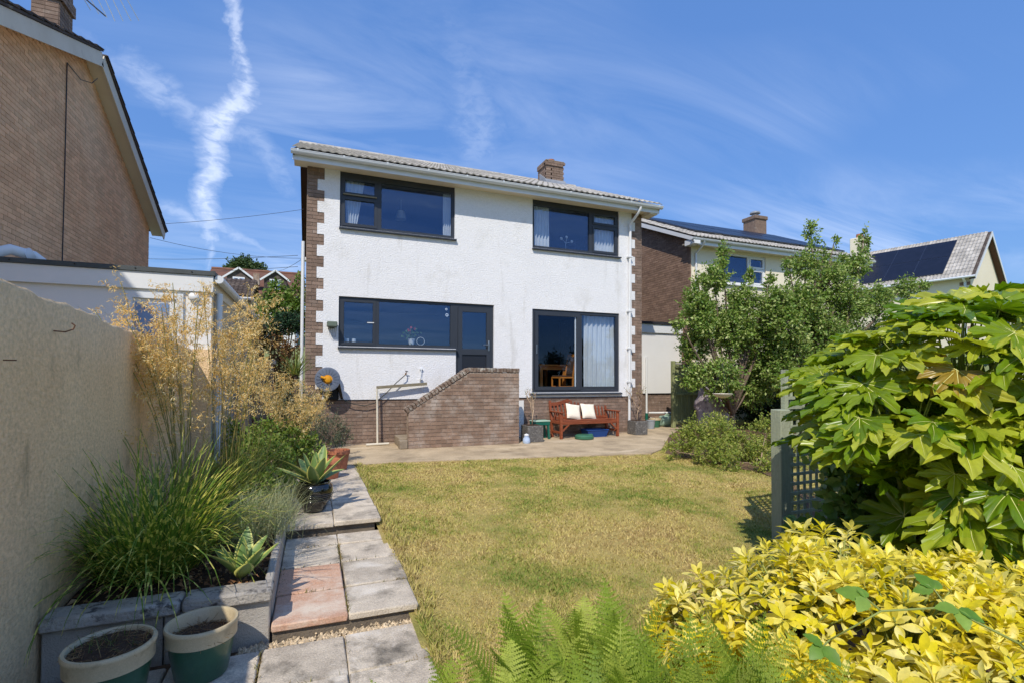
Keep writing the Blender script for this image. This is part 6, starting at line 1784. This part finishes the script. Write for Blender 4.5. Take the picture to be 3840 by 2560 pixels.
def grasses():
    # zebra grass
    T = thing('zebra_grass', (-.95, 4.08, .1), 'big clump of yellow banded zebra grass against the garden wall', 'grass clump')
    n = 760; a = rng.random(n) * 6.283; r = .24 * np.sqrt(rng.random(n))
    b = np.stack([-1.0 + r * np.cos(a) * 1.1, 4.1 + r * np.sin(a), np.full(n, .09)], 1)
    d = unit(np.stack([np.cos(a) * r * 2.6, np.sin(a) * r * 2.2, np.full(n, 1.0)], 1) + rng.normal(0, .22, (n, 3)))
    d[:, 2] = np.abs(d[:, 2]); d = unit(d)
    arr_obj('blades', ribbons(b, d, rng.uniform(.45, 1.06, n), rng.uniform(.010, .019, n), rng.gamma(2.4, .45, n), 9), 'zebra_blade', T, kind='stuff')
    n = 40; b = np.stack([rng.uniform(-1.28, -.78, n), rng.uniform(3.8, 4.0, n), np.full(n, .1)], 1)
    arr_obj('arching_blades', ribbons(b, cone_dirs(n, 25, 60, -2.2, .6), rng.uniform(.5, .95, n), rng.uniform(.010, .016, n), rng.uniform(1.2, 2.3, n), 9), 'zebra_blade', T, kind='stuff')
    # pale fine sedge
    T = thing('fine_sedge', (-.42, 4.8, .1), 'soft grey green sedge spilling over the bed edge onto the path', 'grass clump')
    n = 1300; b = np.stack([-.45 + rng.normal(0, .13, n), 4.85 + rng.normal(0, .2, n), np.full(n, .08)], 1)
    arr_obj('blades', ribbons(b, cone_dirs(n, 40, 88), rng.uniform(.2, .52, n), rng.uniform(.004, .007, n), rng.uniform(.6, 2.0, n), 6), 'sedge_blade', T, kind='stuff')
    T = thing('fine_sedge', (-.3, 5.55, .1), 'thin dry sedge tuft behind the spilling sedge', 'grass clump')
    n = 600; b = np.stack([-.38 + rng.normal(0, .12, n), 5.6 + rng.normal(0, .22, n), np.full(n, .08)], 1)
    arr_obj('blades', ribbons(b, cone_dirs(n, 40, 88), rng.uniform(.25, .5, n), rng.uniform(.0035, .006, n), rng.uniform(.5, 1.7, n), 5), 'sedge_blade', T, kind='stuff')

    # golden oat grass
    tv = np.array([(0, 0, 0), (-.10, .4, .0), (0, 1, -.1), (.10, .4, .04), (0, .45, .08)]); tf = [np.array([(0, 4, 1), (1, 4, 2), (2, 4, 3), (3, 4, 0)])]
    def stipa(name, label, base, br, n, hmin, hmax, leans, nsp, plen, basal, bl):
        T = thing(name, base, label, 'grass clump', 'golden oat grasses in the raised bed')
        bx, by, bz = base
        C = []; SP = []; BR = []
        for i in range(n):
            az, el = leans(i)
            d0 = np.array([math.cos(az) * math.cos(el), math.sin(az) * math.cos(el), math.sin(el)])
            p = np.array([bx + random.uniform(-br, br), by + random.uniform(-br, br), bz]); h = random.uniform(hmin, hmax)
            pts = [p]; K = 9; bend = random.uniform(.0, .35)
            for k in range(K):
                e = el - bend * ((k + 1) / K) ** 2
                pts.append(pts[-1] + np.array([math.cos(az) * math.cos(e), math.sin(az) * math.cos(e), math.sin(e)]) * h / K)
            pts = np.array(pts)
            C.append(sticks(pts[:-1], pts[1:], .0042, .0034, np.full(K, random.random())))
            # panicle on the last part
            L = plen * random.uniform(.75, 1.2); m = 26
            tt = rng.uniform(1 - L / h, 1.0, m); idx = np.clip(tt * K, 0, K - 1e-3); i0 = idx.astype(int)
            a0 = pts[i0] + (pts[i0 + 1] - pts[i0]) * (idx - i0)[:, None]
            bd = unit(rng.normal(0, 1, (m, 3)) * [1, 1, .45] + [0, 0, .55]); bl_ = L * .52 * rng.uniform(.35, 1.0, m) * (1.25 - tt * .55)
            q = a0 + bd * bl_[:, None]
            BR.append(sticks(a0, q, .0009, .0006))
            k = rng.integers(0, m, nsp); u = rng.uniform(.3, 1.0, nsp)[:, None]
            sp = a0[k] + (q[k] - a0[k]) * u + rng.normal(0, .012, (nsp, 3)) + [0, 0, -.012]
            SP.append(sp)
        arr_obj('culms', merge(C), 'stipa_culm', T, kind='stuff'); arr_obj('panicle_branches', merge(BR), 'stipa_culm', T, kind='stuff')
        sp = np.concatenate(SP); N = len(sp)
        dr = unit(rng.normal(0, .55, (N, 3)) + [0, 0, -.5]); rot = frames(dr, unit(rng.normal(0, 1, (N, 3)) + [0, -.6, .4]))
        arr_obj('spikelets', scatter(tv, tf, sp, rot, rng.uniform(.024, .044, N), rng.random(N)), 'stipa_gold', T, smooth=False, kind='stuff')
        n = basal; a = rng.random(n) * 6.283; r = br * 1.3 * np.sqrt(rng.random(n))
        b = np.stack([bx + r * np.cos(a), by + r * np.sin(a), np.full(n, bz)], 1)
        arr_obj('blades', ribbons(b, cone_dirs(n, 55, 88), rng.uniform(bl * .4, bl, n), rng.uniform(.0035, .006, n), rng.uniform(.1, 1.5, n), 6), 'stipa_blade', T, kind='stuff')
    def ln(xs, es=0): 
        def f(i):
            lx = random.uniform(*xs); ly = random.uniform(-.13, .16); v = Vector((lx, ly, 1)).normalized(); return math.atan2(v.y, v.x), math.asin(v.z)
        return f
    stipa('golden_oat_grass', 'tall golden oat grass leaning towards the garden wall', (-1.0, 5.05, .1), .10, 20, 1.5, 2.2, ln((-.26, .06), 0), 400, .62, 260, .9)
    stipa('golden_oat_grass', 'tall golden oat grass clump in front of the garage corner', (-.76, 5.45, .1), .10, 15, 1.45, 2.2, ln((-.07, .12), 0), 400, .58, 320, 1.1)
    stipa('golden_oat_grass', 'golden oat grass leaning right towards the side passage', (-.62, 6.3, .1), .10, 5, 1.2, 1.7, ln((-.05, .16), 0), 340, .5, 260, 1.0)
    stipa('golden_oat_grass', 'shorter golden oat grass arching in front of the hose reel', (-.3, 7.6, .1), .14, 16, .9, 1.4, ln((-.3, .22), 0), 250, .5, 200, .8)
    stipa('golden_oat_grass', 'straw coloured oat grass between the brick pier and the hose reel', (-.12, 9.0, .0), .16, 13, .95, 1.4, ln((-.3, .26)), 230, .5, 160, .9)
    stipa('golden_oat_grass', 'low thin golden oat stalks bending left beside the zebra grass', (-1.05, 4.75, .1), .06, 4, .9, 1.35, ln((-.34, -.08), 0), 80, .4, 60, .6)

    # sword leaved plants
    def swords(name, label, base, n, L, w, el, matn, bend=(.2, 1.0)):
        T = thing(name, base, label, 'plant')
        b = np.array(base) + rng.normal(0, .03, (n, 3)) * [1, 1, .5]
        arr_obj('blades', ribbons(b, cone_dirs(n, *el), rng.uniform(L * .6, L, n), rng.uniform(w * .7, w, n), rng.uniform(*bend, n), 6, twist=.15), matn, T, kind='stuff')
        return T
    T = swords('cordyline', 'spiky green cordyline tuft beside the house corner', (-.28, 9.7, 1.45), 80, .62, .022, (5, 85), 'yucca_blade', (.1, .8))
    MB().tube([(-.28, 9.7, 0), (-.27, 9.72, .8), (-.28, 9.7, 1.47)], [.05, .04, .04], 8).build('stem', 'bark', T, smooth=True)
    swords('iris_clump', 'striped iris like sword leaves in the middle of the bed', (-.55, 5.75, .1), 34, .75, .022, (50, 85), 'yucca_blade', (.1, 1.1))
    leafmat('phormium', S(96, 48, 52), S(124, 70, 66), S(86, 66, 60), .5, .2)
    swords('red_phormium', 'dark red sword leaved plant by the brick pier', (-.68, 8.2, .1), 40, .95, .025, (55, 85), 'phormium', (.1, .7))


grasses()


def agave_leaf(L, w, curve, seed):
    r = random.Random(seed); nv, nu = 12, 6; V = []; E = []
    for j in range(nv + 1):
        t = j / nv; hw = w / 2 * (math.sin(math.pi * min(1, .22 + t * .78)) ** .7 if t < 1 else .0) * (1.0 if t > .3 else .75 + .25 * t / .3) + .001
        y = L * t; z = L * curve * t * t
        for side in (0, 1):
            for i in range(nu + 1):
                s = i / nu * 2 - 1
                ch = .35 * hw * s * s
                V.append((s * hw, y, z + ch - (side * .010 * (1 - s * s) * (1 - t * .8)))); E.append(abs(s))
    k = nu + 1; F = []
    for j in range(nv):
        a = j * 2 * k; b = (j + 1) * 2 * k
        for i in range(nu):
            F.append((a + i, a + i + 1, b + i + 1, b + i)); F.append((b + k + i, b + k + i + 1, a + k + i + 1, a + k + i))
        F += [(a + k, a, b, b + k), (a + nu, a + k + nu, b + k + nu, b + nu)]
    return np_mesh('leaf', np.array(V), [np.array(F)], 'agave_leaf', smooth=True, attrs={'e': E})


def agaves():
    meshes = [agave_leaf(1, .34, c, i) for i, c in enumerate((-.02, .12, -.15, .06))]
    def agave(label, base, n, L, lo, hi, rz0, lean=0):
        T = thing('variegated_agave', base, label, 'agave')
        for i in range(n):
            t = i / (n - 1); az = rz0 + i * 2.4; el = R(lerp(hi, lo, t ** .8)) + random.uniform(-.1, .1); l = L * random.uniform(.8, 1.1) * lerp(.8, 1, min(1, t * 2))
            M4 = Matrix.Translation(base) @ Matrix.Rotation(lean, 4, 'Y') @ Matrix.Rotation(az, 4, 'Z') @ Matrix.Translation((0, .012 + .02 * t, .02)) @ Matrix.Rotation(el, 4, 'X') @ Matrix.Diagonal((l, l, l, 1))
            put_m('leaf', meshes[i % 4], M4, T)
    agave('variegated agave growing at the front corner of the raised bed', (-.43, 3.74, .10), 11, .31, 25, 82, .6, .1)
    agave('variegated agave standing in the glossy black pot', (.03, 5.75, .27), 12, .44, 22, 82, .2, .05)


agaves()


# ------------------------------------------------------------------ fern, fatsia, choisya, bramble
def frond_mesh(seed):
    r = random.Random(seed); V = []; F = []
    L = 1.0; n = 26; arch = r.uniform(.35, .6)
    def mid(t): return Vector((0, L * t * (1 - .08 * t), arch * (t * .95 - t * t * .75)))
    # rachis
    for j in range(n):
        a, b = mid(j / n), mid((j + 1) / n); w = .006 * (1 - j / n) + .002; k = len(V)
        V += [a + Vector((-w, 0, 0)), a + Vector((w, 0, 0)), b + Vector((w, 0, 0)), b + Vector((-w, 0, 0))]; F.append((k, k + 1, k + 2, k + 3))
    for j in range(3, n):
        t = j / n; pl = .20 * (math.sin(math.pi * min(1.0, .12 + t * .9)) ** .75) * r.uniform(.9, 1.08) * (1.06 - .35 * t)
        if t < .15: pl *= t / .15
        base = mid(t)
        for s in (-1, 1):
            d = Vector((s * .93, .36, .10)).normalized(); up = Vector((0, -.2, 1)); side = d.cross(up).normalized()
            m = max(4, int(pl / .017)); dr = r.uniform(.1, .3)
            for q in range(m):
                u = (q + .5) / m; p = base + d * pl * u + Vector((0, 0, -dr * pl * u * u)); l = .021 * (1 - u * .8) * (1.0 if t < .8 else .8); wd = pl / m * .5
                for s2 in (-1, 1):
                    e = (side * s2 + d * .35).normalized(); k = len(V)
                    V += [p - d * wd * .9, p + e * l * .6 - d * wd * .55 + Vector((0, 0, .002)), p + e * l, p + e * l * .5 + d * wd, p + d * wd * .9]; F.append((k, k + 1, k + 2, k + 3, k + 4) if s2 * s > 0 else (k + 4, k + 3, k + 2, k + 1, k))
    me = bpy.data.meshes.new('frond'); me.from_pydata([tuple(v) for v in V], [], F); me.materials.append(MATS['fern_leaf']); me.update()
    return me


def ferns():
    ms = [frond_mesh(i) for i in range(5)]
    crowns = [((.66, 1.55, -.1), 'fern crown at the lower edge next to the path slabs', 17, .66), ((.98, 1.98, -.12), 'fern crown in the middle reaching up over the lawn', 16, .70), ((1.34, 1.82, -.1), 'fern crown with arching fronds left of the yellow shrub', 17, .70), ((1.0, 1.42, -.1), 'fern crown at the bottom edge of the picture', 17, .68), ((1.42, 1.42, -.08), 'fern crown growing under the yellow shrub', 17, .70), ((1.38, 2.2, -.15), 'small fern crown behind the others at the lawn edge', 12, .56), ((.72, 1.95, -.14), 'low fern crown at the corner of the lawn', 10, .5), ((1.62, 1.1, .0), 'fern crown low in front of the yellow shrub', 14, .62), ((.52, 1.86, -.14), 'fern crown overhanging the right edge of the path', 13, .56), ((1.22, 1.6, -.04), 'dense fern crown between the others in the fern bank', 18, .62), ((1.68, 1.42, .02), 'fern crown at the foot of the yellow shrub, right end of the bank', 16, .6), ((.84, 1.7, -.06), 'fern crown in the left part of the fern bank', 17, .6)]
    for base, lab, n, L in crowns:
        L *= .88; base = (base[0] - .14, base[1], base[2] + .02)
        T = thing('fern', base, lab, 'fern', 'ferns in the foreground')
        for i in range(n):
            az = i * 2.4 + random.uniform(-.2, .2); el = R(random.uniform(30, 76)); l = L * random.uniform(.75, 1.12)
            M4 = Matrix.Translation(base) @ Matrix.Rotation(az, 4, 'Z') @ Matrix.Rotation(el, 4, 'X') @ Matrix.Rotation(random.uniform(-.3, .3), 4, 'Y') @ Matrix.Diagonal((l, l, l, 1))
            put_m('frond', ms[i % 5], M4, T)


ferns()


def fatsia_mesh(seed):
    r = random.Random(seed); nl = r.choice((7, 7, 8)); span = R(r.uniform(245, 280))
    cen = [(-span / 2 + span * (i + .5) / nl) for i in range(nl)]; half = span / nl / 2
    Ls = [.56 * (1 - .34 * (abs(c) / (span / 2)) ** 1.6) * r.uniform(.93, 1.07) for c in cen]
    per = 10; rings = 6; V = [(0, 0, 0)]; idx = {}
    na = nl * per + 1; dro = r.uniform(.05, .38); wob = [r.uniform(0, 6.28) for _ in range(4)]
    for a in range(na):
        th = -span / 2 + span * a / (na - 1); li = min(nl - 1, int((th + span / 2) / (2 * half) - 1e-9)); dl = (th - cen[li]) / half
        sin_r = .29 + .03 * math.sin(wob[0])
        # neighbouring sinus depth
        rm = sin_r + (Ls[li] - sin_r) * (1 - abs(dl) ** 1.35) ** .82 if abs(dl) < 1 else sin_r
        rm *= 1 + .05 * math.sin(abs(dl) * 17)
        for k in range(1, rings + 1):
            f = k / rings; rr = rm * f
            # lobes keep their width outwards: pull the angle toward the lobe axis
            t2 = cen[li] + (th - cen[li]) * (1 - .10 * f)
            z = .05 * abs(dl) * min(1, rr * 4) - dro * rr * rr * .9 + .012 * math.sin(3 * t2 + wob[1] + rr * 9) + .022 * f * f * math.sin(dl * 9 + wob[3]) + .02 * math.sin(2 * t2 + wob[2]) * rr * 2
            idx[(a, k)] = len(V); V.append((rr * math.sin(t2), rr * math.cos(t2), z))
    F4 = []; F3 = []
    for a in range(na - 1):
        F3.append((0, idx[(a + 1, 1)], idx[(a, 1)]))
        for k in range(1, rings): F4.append((idx[(a, k)], idx[(a + 1, k)], idx[(a + 1, k + 1)], idx[(a, k + 1)]))
    mi = [0] * (len(F3) + len(F4)); VF = []
    for c, L in zip(cen, Ls):
        st = []
        for k in range(6):
            rr = L * .93 * k / 5; w = .0045 * (1 - k / 5.5)
            z = -dro * rr * rr * .9 + .012 * math.sin(3 * c + wob[1] + rr * 9) + .02 * math.sin(2 * c + wob[2]) * rr * 2 + .0035
            ctr = (rr * math.sin(c), rr * math.cos(c)); st.append(((ctr[0] - w * math.cos(c), ctr[1] + w * math.sin(c), z), (ctr[0] + w * math.cos(c), ctr[1] - w * math.sin(c), z)))
        for k in range(5):
            b = len(V); V += [st[k][0], st[k][1], st[k + 1][1], st[k + 1][0]]; VF.append((b, b + 1, b + 2, b + 3))
    return np_mesh('leaf', np.array(V), [np.array(F3), np.array(F4 + VF)], ['fatsia_leaf', 'fatsia_vein'], midx=mi + [1] * len(VF), smooth=True)


def surf_points(clumps, n, face, minup=-.4, seed=0, bias=None):
    """points on the outside of the union of ellipsoids, mostly on the side that looks to `face`"""
    out = []
    fc = Vector(face).normalized()
    w = [c[3] * c[4] for c in clumps]
    rr = random.Random(seed); tries = 0
    while len(out) < n and tries < n * 60:
        tries += 1
        i = rr.choices(range(len(clumps)), w)[0]; c = clumps[i]
        d = Vector((rr.gauss(0, 1), rr.gauss(0, 1), rr.gauss(0, 1))).normalized()
        if d.z < minup or d.dot(fc) < -.25 and rr.random() < .8: continue
        p = Vector((c[0] + d.x * c[3], c[1] + d.y * c[3], c[2] + d.z * c[4]))
        if in_any(p, clumps, i, .93): continue
        out.append((p, d, i))
    return out


def fatsia():
    base = (4.2, 2.2, -.3)
    T = thing('fatsia', base, 'large fatsia bush with glossy lobed leaves at the right in front of the trellis', 'shrub')
    C = [(3.5, 2.1, 1.02, .40, .38), (4.2, 2.15, 1.28, .66, .70), (3.8, 2.4, 1.15, .5, .58), (5.05, 2.35, 1.38, .7, .75), (3.74, 1.74, .76, .40, .44), (4.35, 1.6, .95, .6, .65), (5.2, 1.7, 1.1, .6, .7), (4.6, 1.35, .6, .5, .5), (3.70, 1.95, .38, .28, .30), (4.05, 1.6, .38, .38, .36), (3.5, 1.75, .30, .26, .26), (4.5, 1.2, .45, .4, .4)]
    C = [(c[0] + .08,) + tuple(c[1:]) for c in C]
    ms = [fatsia_mesh(i) for i in range(7)]
    pts = surf_points(C, 296, (-.75, -.55, .5), -.35, 3)
    sunv = Vector((-.33, -.58, .74)); stems = MB()
    for i, (p, d, ci) in enumerate(pts):
        nrm = (d * .40 + Vector((0, 0, .62)) + sunv * .3 + Vector((random.gauss(0, .22), random.gauss(0, .22), random.gauss(0, .15)))).normalized()
        out = (d + Vector((random.gauss(0, .35), random.gauss(0, .35), random.gauss(-.15, .25)))); out = (out - nrm * out.dot(nrm)).normalized()
        s = random.uniform(.30, .64) * (.8 if p.z < .5 else 1)
        side = out.cross(nrm)
        M4 = Matrix(((side.x, out.x, nrm.x, p.x), (side.y, out.y, nrm.y, p.y), (side.z, out.z, nrm.z, p.z), (0, 0, 0, 1))) @ Matrix.Diagonal((s, s, s, 1))
        put_m('leaf', ms[i % 7], M4, T)
        c = Vector(C[ci][:3]); q = lerp(p, c, .75) - Vector((0, 0, .12))
        stems.tube([q, lerp(p, q, .4) - nrm * .03, p], [.006, .005, .004], 5)
    for c in C:
        stems.tube([base, lerp(Vector(base), Vector(c[:3]), .5) + Vector((.05, .1, .1)), c[:3]], [.03, .025, .012], 6)
    stems.build('stems', 'fatsia_stem', T, smooth=True, kind='stuff')
    # shaded inner leaves keep the bush from being hollow
    parts = []
    for k in range(7):
        n = 34; cs = np.array(C)[rng.integers(0, len(C), n)]; d = unit(rng.normal(0, 1, (n, 3)))
        pos = cs[:, :3] + d * rng.uniform(.25, .9, n)[:, None] * cs[:, [3, 3, 4]] + [0, .03, -.04]
        rot = frames(unit(rng.normal(0, 1, (n, 3)) * [1, 1, .3]), unit(rng.normal(0, .35, (n, 3)) + [-.15, -.2, 1]))
        me = ms[k]; tv = np.array([v.co for v in me.vertices]); pol = [p.vertices[:] for p in me.polygons if p.material_index == 0]
        tf = [np.array([p for p in pol if len(p) == 3]), np.array([p for p in pol if len(p) == 4])]
        parts.append(scatter(tv, tf, pos, rot, rng.uniform(.3, .52, n), rng.random(n)))
    arr_obj('inner_leaves', merge(parts), 'fatsia_leaf', T, kind='stuff')
    # ivy-like filler at the foot
    leafy('ivy_tangle', 'dark tangle of ivy at the foot of the fatsia and trellis', 'shrub', (3.9, 2.6, -.3), [(3.95, 2.75, .25, .35, .4), (4.2, 2.5, .3, .45, .5), (4.9, 2.3, .4, .5, .55), (5.4, 2.0, .5, .5, .6), (3.6, 2.1, -.05, .25, .25), (4.4, 2.9, .7, .4, .5)], 1500, .10, 'ivy_leaf', 'bark', .02, stems=2, fname='foliage', sname='stems', tmpl=leaf_t(3, .8, .1, .2)[:2])


fatsia()


def choisya():
    base = (2.2, 1.5, -.3)
    T = thing('golden_choisya', base, 'bright yellow leaved shrub filling the lower right corner', 'shrub')
    C = [(1.86, 2.0, .02, .34, .33), (2.0, 1.68, .17, .40, .42), (2.22, 1.36, .19, .42, .44), (2.5, 1.12, .11, .48, .46), (2.4, 1.76, .14, .5, .46), (2.95, 1.52, .04, .5, .46), (1.9, 1.12, .0, .4, .42), (2.15, .85, .1, .42, .42), (1.78, 1.55, -.02, .32, .36), (3.1, 1.05, .1, .5, .45)]
    C = [(c[0] + .09,) + tuple(c[1:]) for c in C]
    tv, tf, tt = leaf_t(5, .40, .05, .22, .60, .75)
    pts = surf_points(C, 860, (-.7, -.45, .6), -.25, 9)
    P = []; Rt = []; Sc = []; Rn = []
    for (p, d, ci) in pts:
        ax = (d * .7 + Vector((0, 0, .5)) + Vector((random.gauss(0, .25), random.gauss(0, .25), 0))).normalized(); e1 = ax.orthogonal().normalized(); e2 = ax.cross(e1)
        p = p + d * random.uniform(-.07, .06); rw = random.random(); n = random.randint(8, 13); ph = random.uniform(0, 6.28); s0 = random.uniform(.05, .096)
        for k in range(n):
            a = ph + k * 2.4; el = lerp(1.15, -.15, k / n) + random.gauss(0, .12)
            o = (e1 * math.cos(a) + e2 * math.sin(a)) * math.cos(el) + ax * math.sin(el); nm = ax * math.cos(el) - (e1 * math.cos(a) + e2 * math.sin(a)) * math.sin(el)
            side = o.cross(nm).normalized()
            P.append(p - ax * .035 * k / n + o * .006); Rt.append(((side.x, o.x, nm.x), (side.y, o.y, nm.y), (side.z, o.z, nm.z))); Sc.append(s0 * random.uniform(.8, 1.15) * lerp(.75, 1.1, k / n)); Rn.append(min(1, max(0, rw * .7 + random.uniform(0, .3))))
    P = np.array(P); Rt = np.array(Rt); Sc = np.array(Sc); Rn = np.array(Rn)
    # the leaves that show largest become single pieces
    fwd = np.array(_f); rt = np.array(_r2); upv = np.array(_u2); q = P - [0, 0, CAMZ]; dep = q @ fwd
    u = (q @ rt) / dep * 1881 + 1920; v = 1369.7 - (q @ upv) / dep * 1881
    seen = (dep > .3) & (u > 0) & (u < 3840) & (v > 0) & (v < 2560)
    facing = -np.einsum('ni,ni->n', Rt[:, :, 2], unit(q))
    score = np.where(seen, Sc / dep * (.4 + np.abs(facing)), 0) + np.einsum('ni,ni->n', Rt[:, :, 2] * 0, q)
    # prefer leaves on the near outside of the bush
    order = np.argsort(-score); big = order[:300]; rest = order[300:]
    me = np_mesh('leaf', tv, tf, 'choisya_leaf', smooth=True)
    for i in big:
        r_ = Rt[i]; s = Sc[i]
        M4 = Matrix(((r_[0][0], r_[0][1], r_[0][2], P[i][0]), (r_[1][0], r_[1][1], r_[1][2], P[i][1]), (r_[2][0], r_[2][1], r_[2][2], P[i][2]), (0, 0, 0, 1))) @ Matrix.Diagonal((s, s, s, 1))
        put_m('leaf', me, M4, T)
    arr_obj('leaves', scatter(tv, tf, P[rest], Rt[rest], Sc[rest], Rn[rest]), 'choisya_leaf', T, kind='stuff')
    mb = MB()
    for (p, d, ci) in pts:
        c = Vector(C[ci][:3]); mb.tube([lerp(c, p, .15), lerp(c, p, .6) + Vector((0, 0, .03)), p], [.006, .005, .004], 5)
    for c in C: mb.tube([base, c[:3]], [.02, .01], 6)
    mb.build('stems', 'fatsia_stem', T, smooth=True, kind='stuff')
    # inner shaded leaves
    n = 2200; cs = np.array(C)[rng.integers(0, len(C), n)]; d = unit(rng.normal(0, 1, (n, 3))); r_ = rng.uniform(.3, .85, n)[:, None]
    pos = cs[:, :3] + d * r_ * cs[:, [3, 3, 4]]; rot = frames(unit(rng.normal(0, 1, (n, 3))), unit(d + rng.normal(0, .5, (n, 3)) + [0, 0, .5]))
    arr_obj('inner_leaves', scatter(tv, tf, pos, rot, rng.uniform(.06, .09, n), rng.random(n)), 'choisya_leaf', T, kind='stuff')


choisya()


def bramble():
    T = thing('bramble', (1.45, .8, .4), 'dark green bramble stem with serrated leaflets crossing the yellow shrub', 'bramble')
    pts = [Vector((1.75, .62, .62)), Vector((1.62, .70, .78)), Vector((1.45, .76, .87)), Vector((1.30, .82, .86)), Vector((1.2, .88, .78))]
    MB().tube(pts, [.0032, .003, .0028, .0025, .002], 6).build('stem', 'fatsia_stem', T, smooth=True)
    tv, tf, tt = leaf_t(8, .66, .05, .2, .42, .8)
    tv = tv.copy()
    for k in range(9):
        f = 1 + (.10 if k % 2 else -.06); tv[k * 3, 0] *= f; tv[k * 3 + 2, 0] *= f
    me = np_mesh('leaf', tv, tf, 'bramble_leaf', smooth=True)
    nodes = [(pts[1], Vector((.1, -.5, .5))), (pts[2], Vector((-.1, .5, .7))), (pts[2], Vector((-.35, -.5, .2))), (pts[3], Vector((-.5, .3, .5))), (pts[4], Vector((-.6, -.2, .0))), (pts[0], Vector((.5, -.2, .4))), (Vector((1.86, .75, .50)), Vector((.4, .3, .6))), (Vector((1.95, .62, .42)), Vector((.4, -.3, .5)))]
    for nd, d in nodes:
        d = d.normalized(); c = nd + d * .045
        MB().tube([nd, c], .0022, 5).build('petiole', 'fatsia_stem', T)
        for k, a in enumerate((0, 1.25, -1.25)):
            nrm = (Vector((-.35, -.45, 1)) + Vector((random.gauss(0, .2), random.gauss(0, .2), 0))).normalized()
            o = Matrix.Rotation(a, 3, nrm) @ (d - nrm * d.dot(nrm)).normalized(); side = o.cross(nrm); s = random.uniform(.042, .058) * (1.1 if k == 0 else .9)
            put_m('leaf', me, Matrix(((side.x, o.x, nrm.x, c.x), (side.y, o.y, nrm.y, c.y), (side.z, o.z, nrm.z, c.z), (0, 0, 0, 1))) @ Matrix.Diagonal((s, s, s, 1)), T)


bramble()
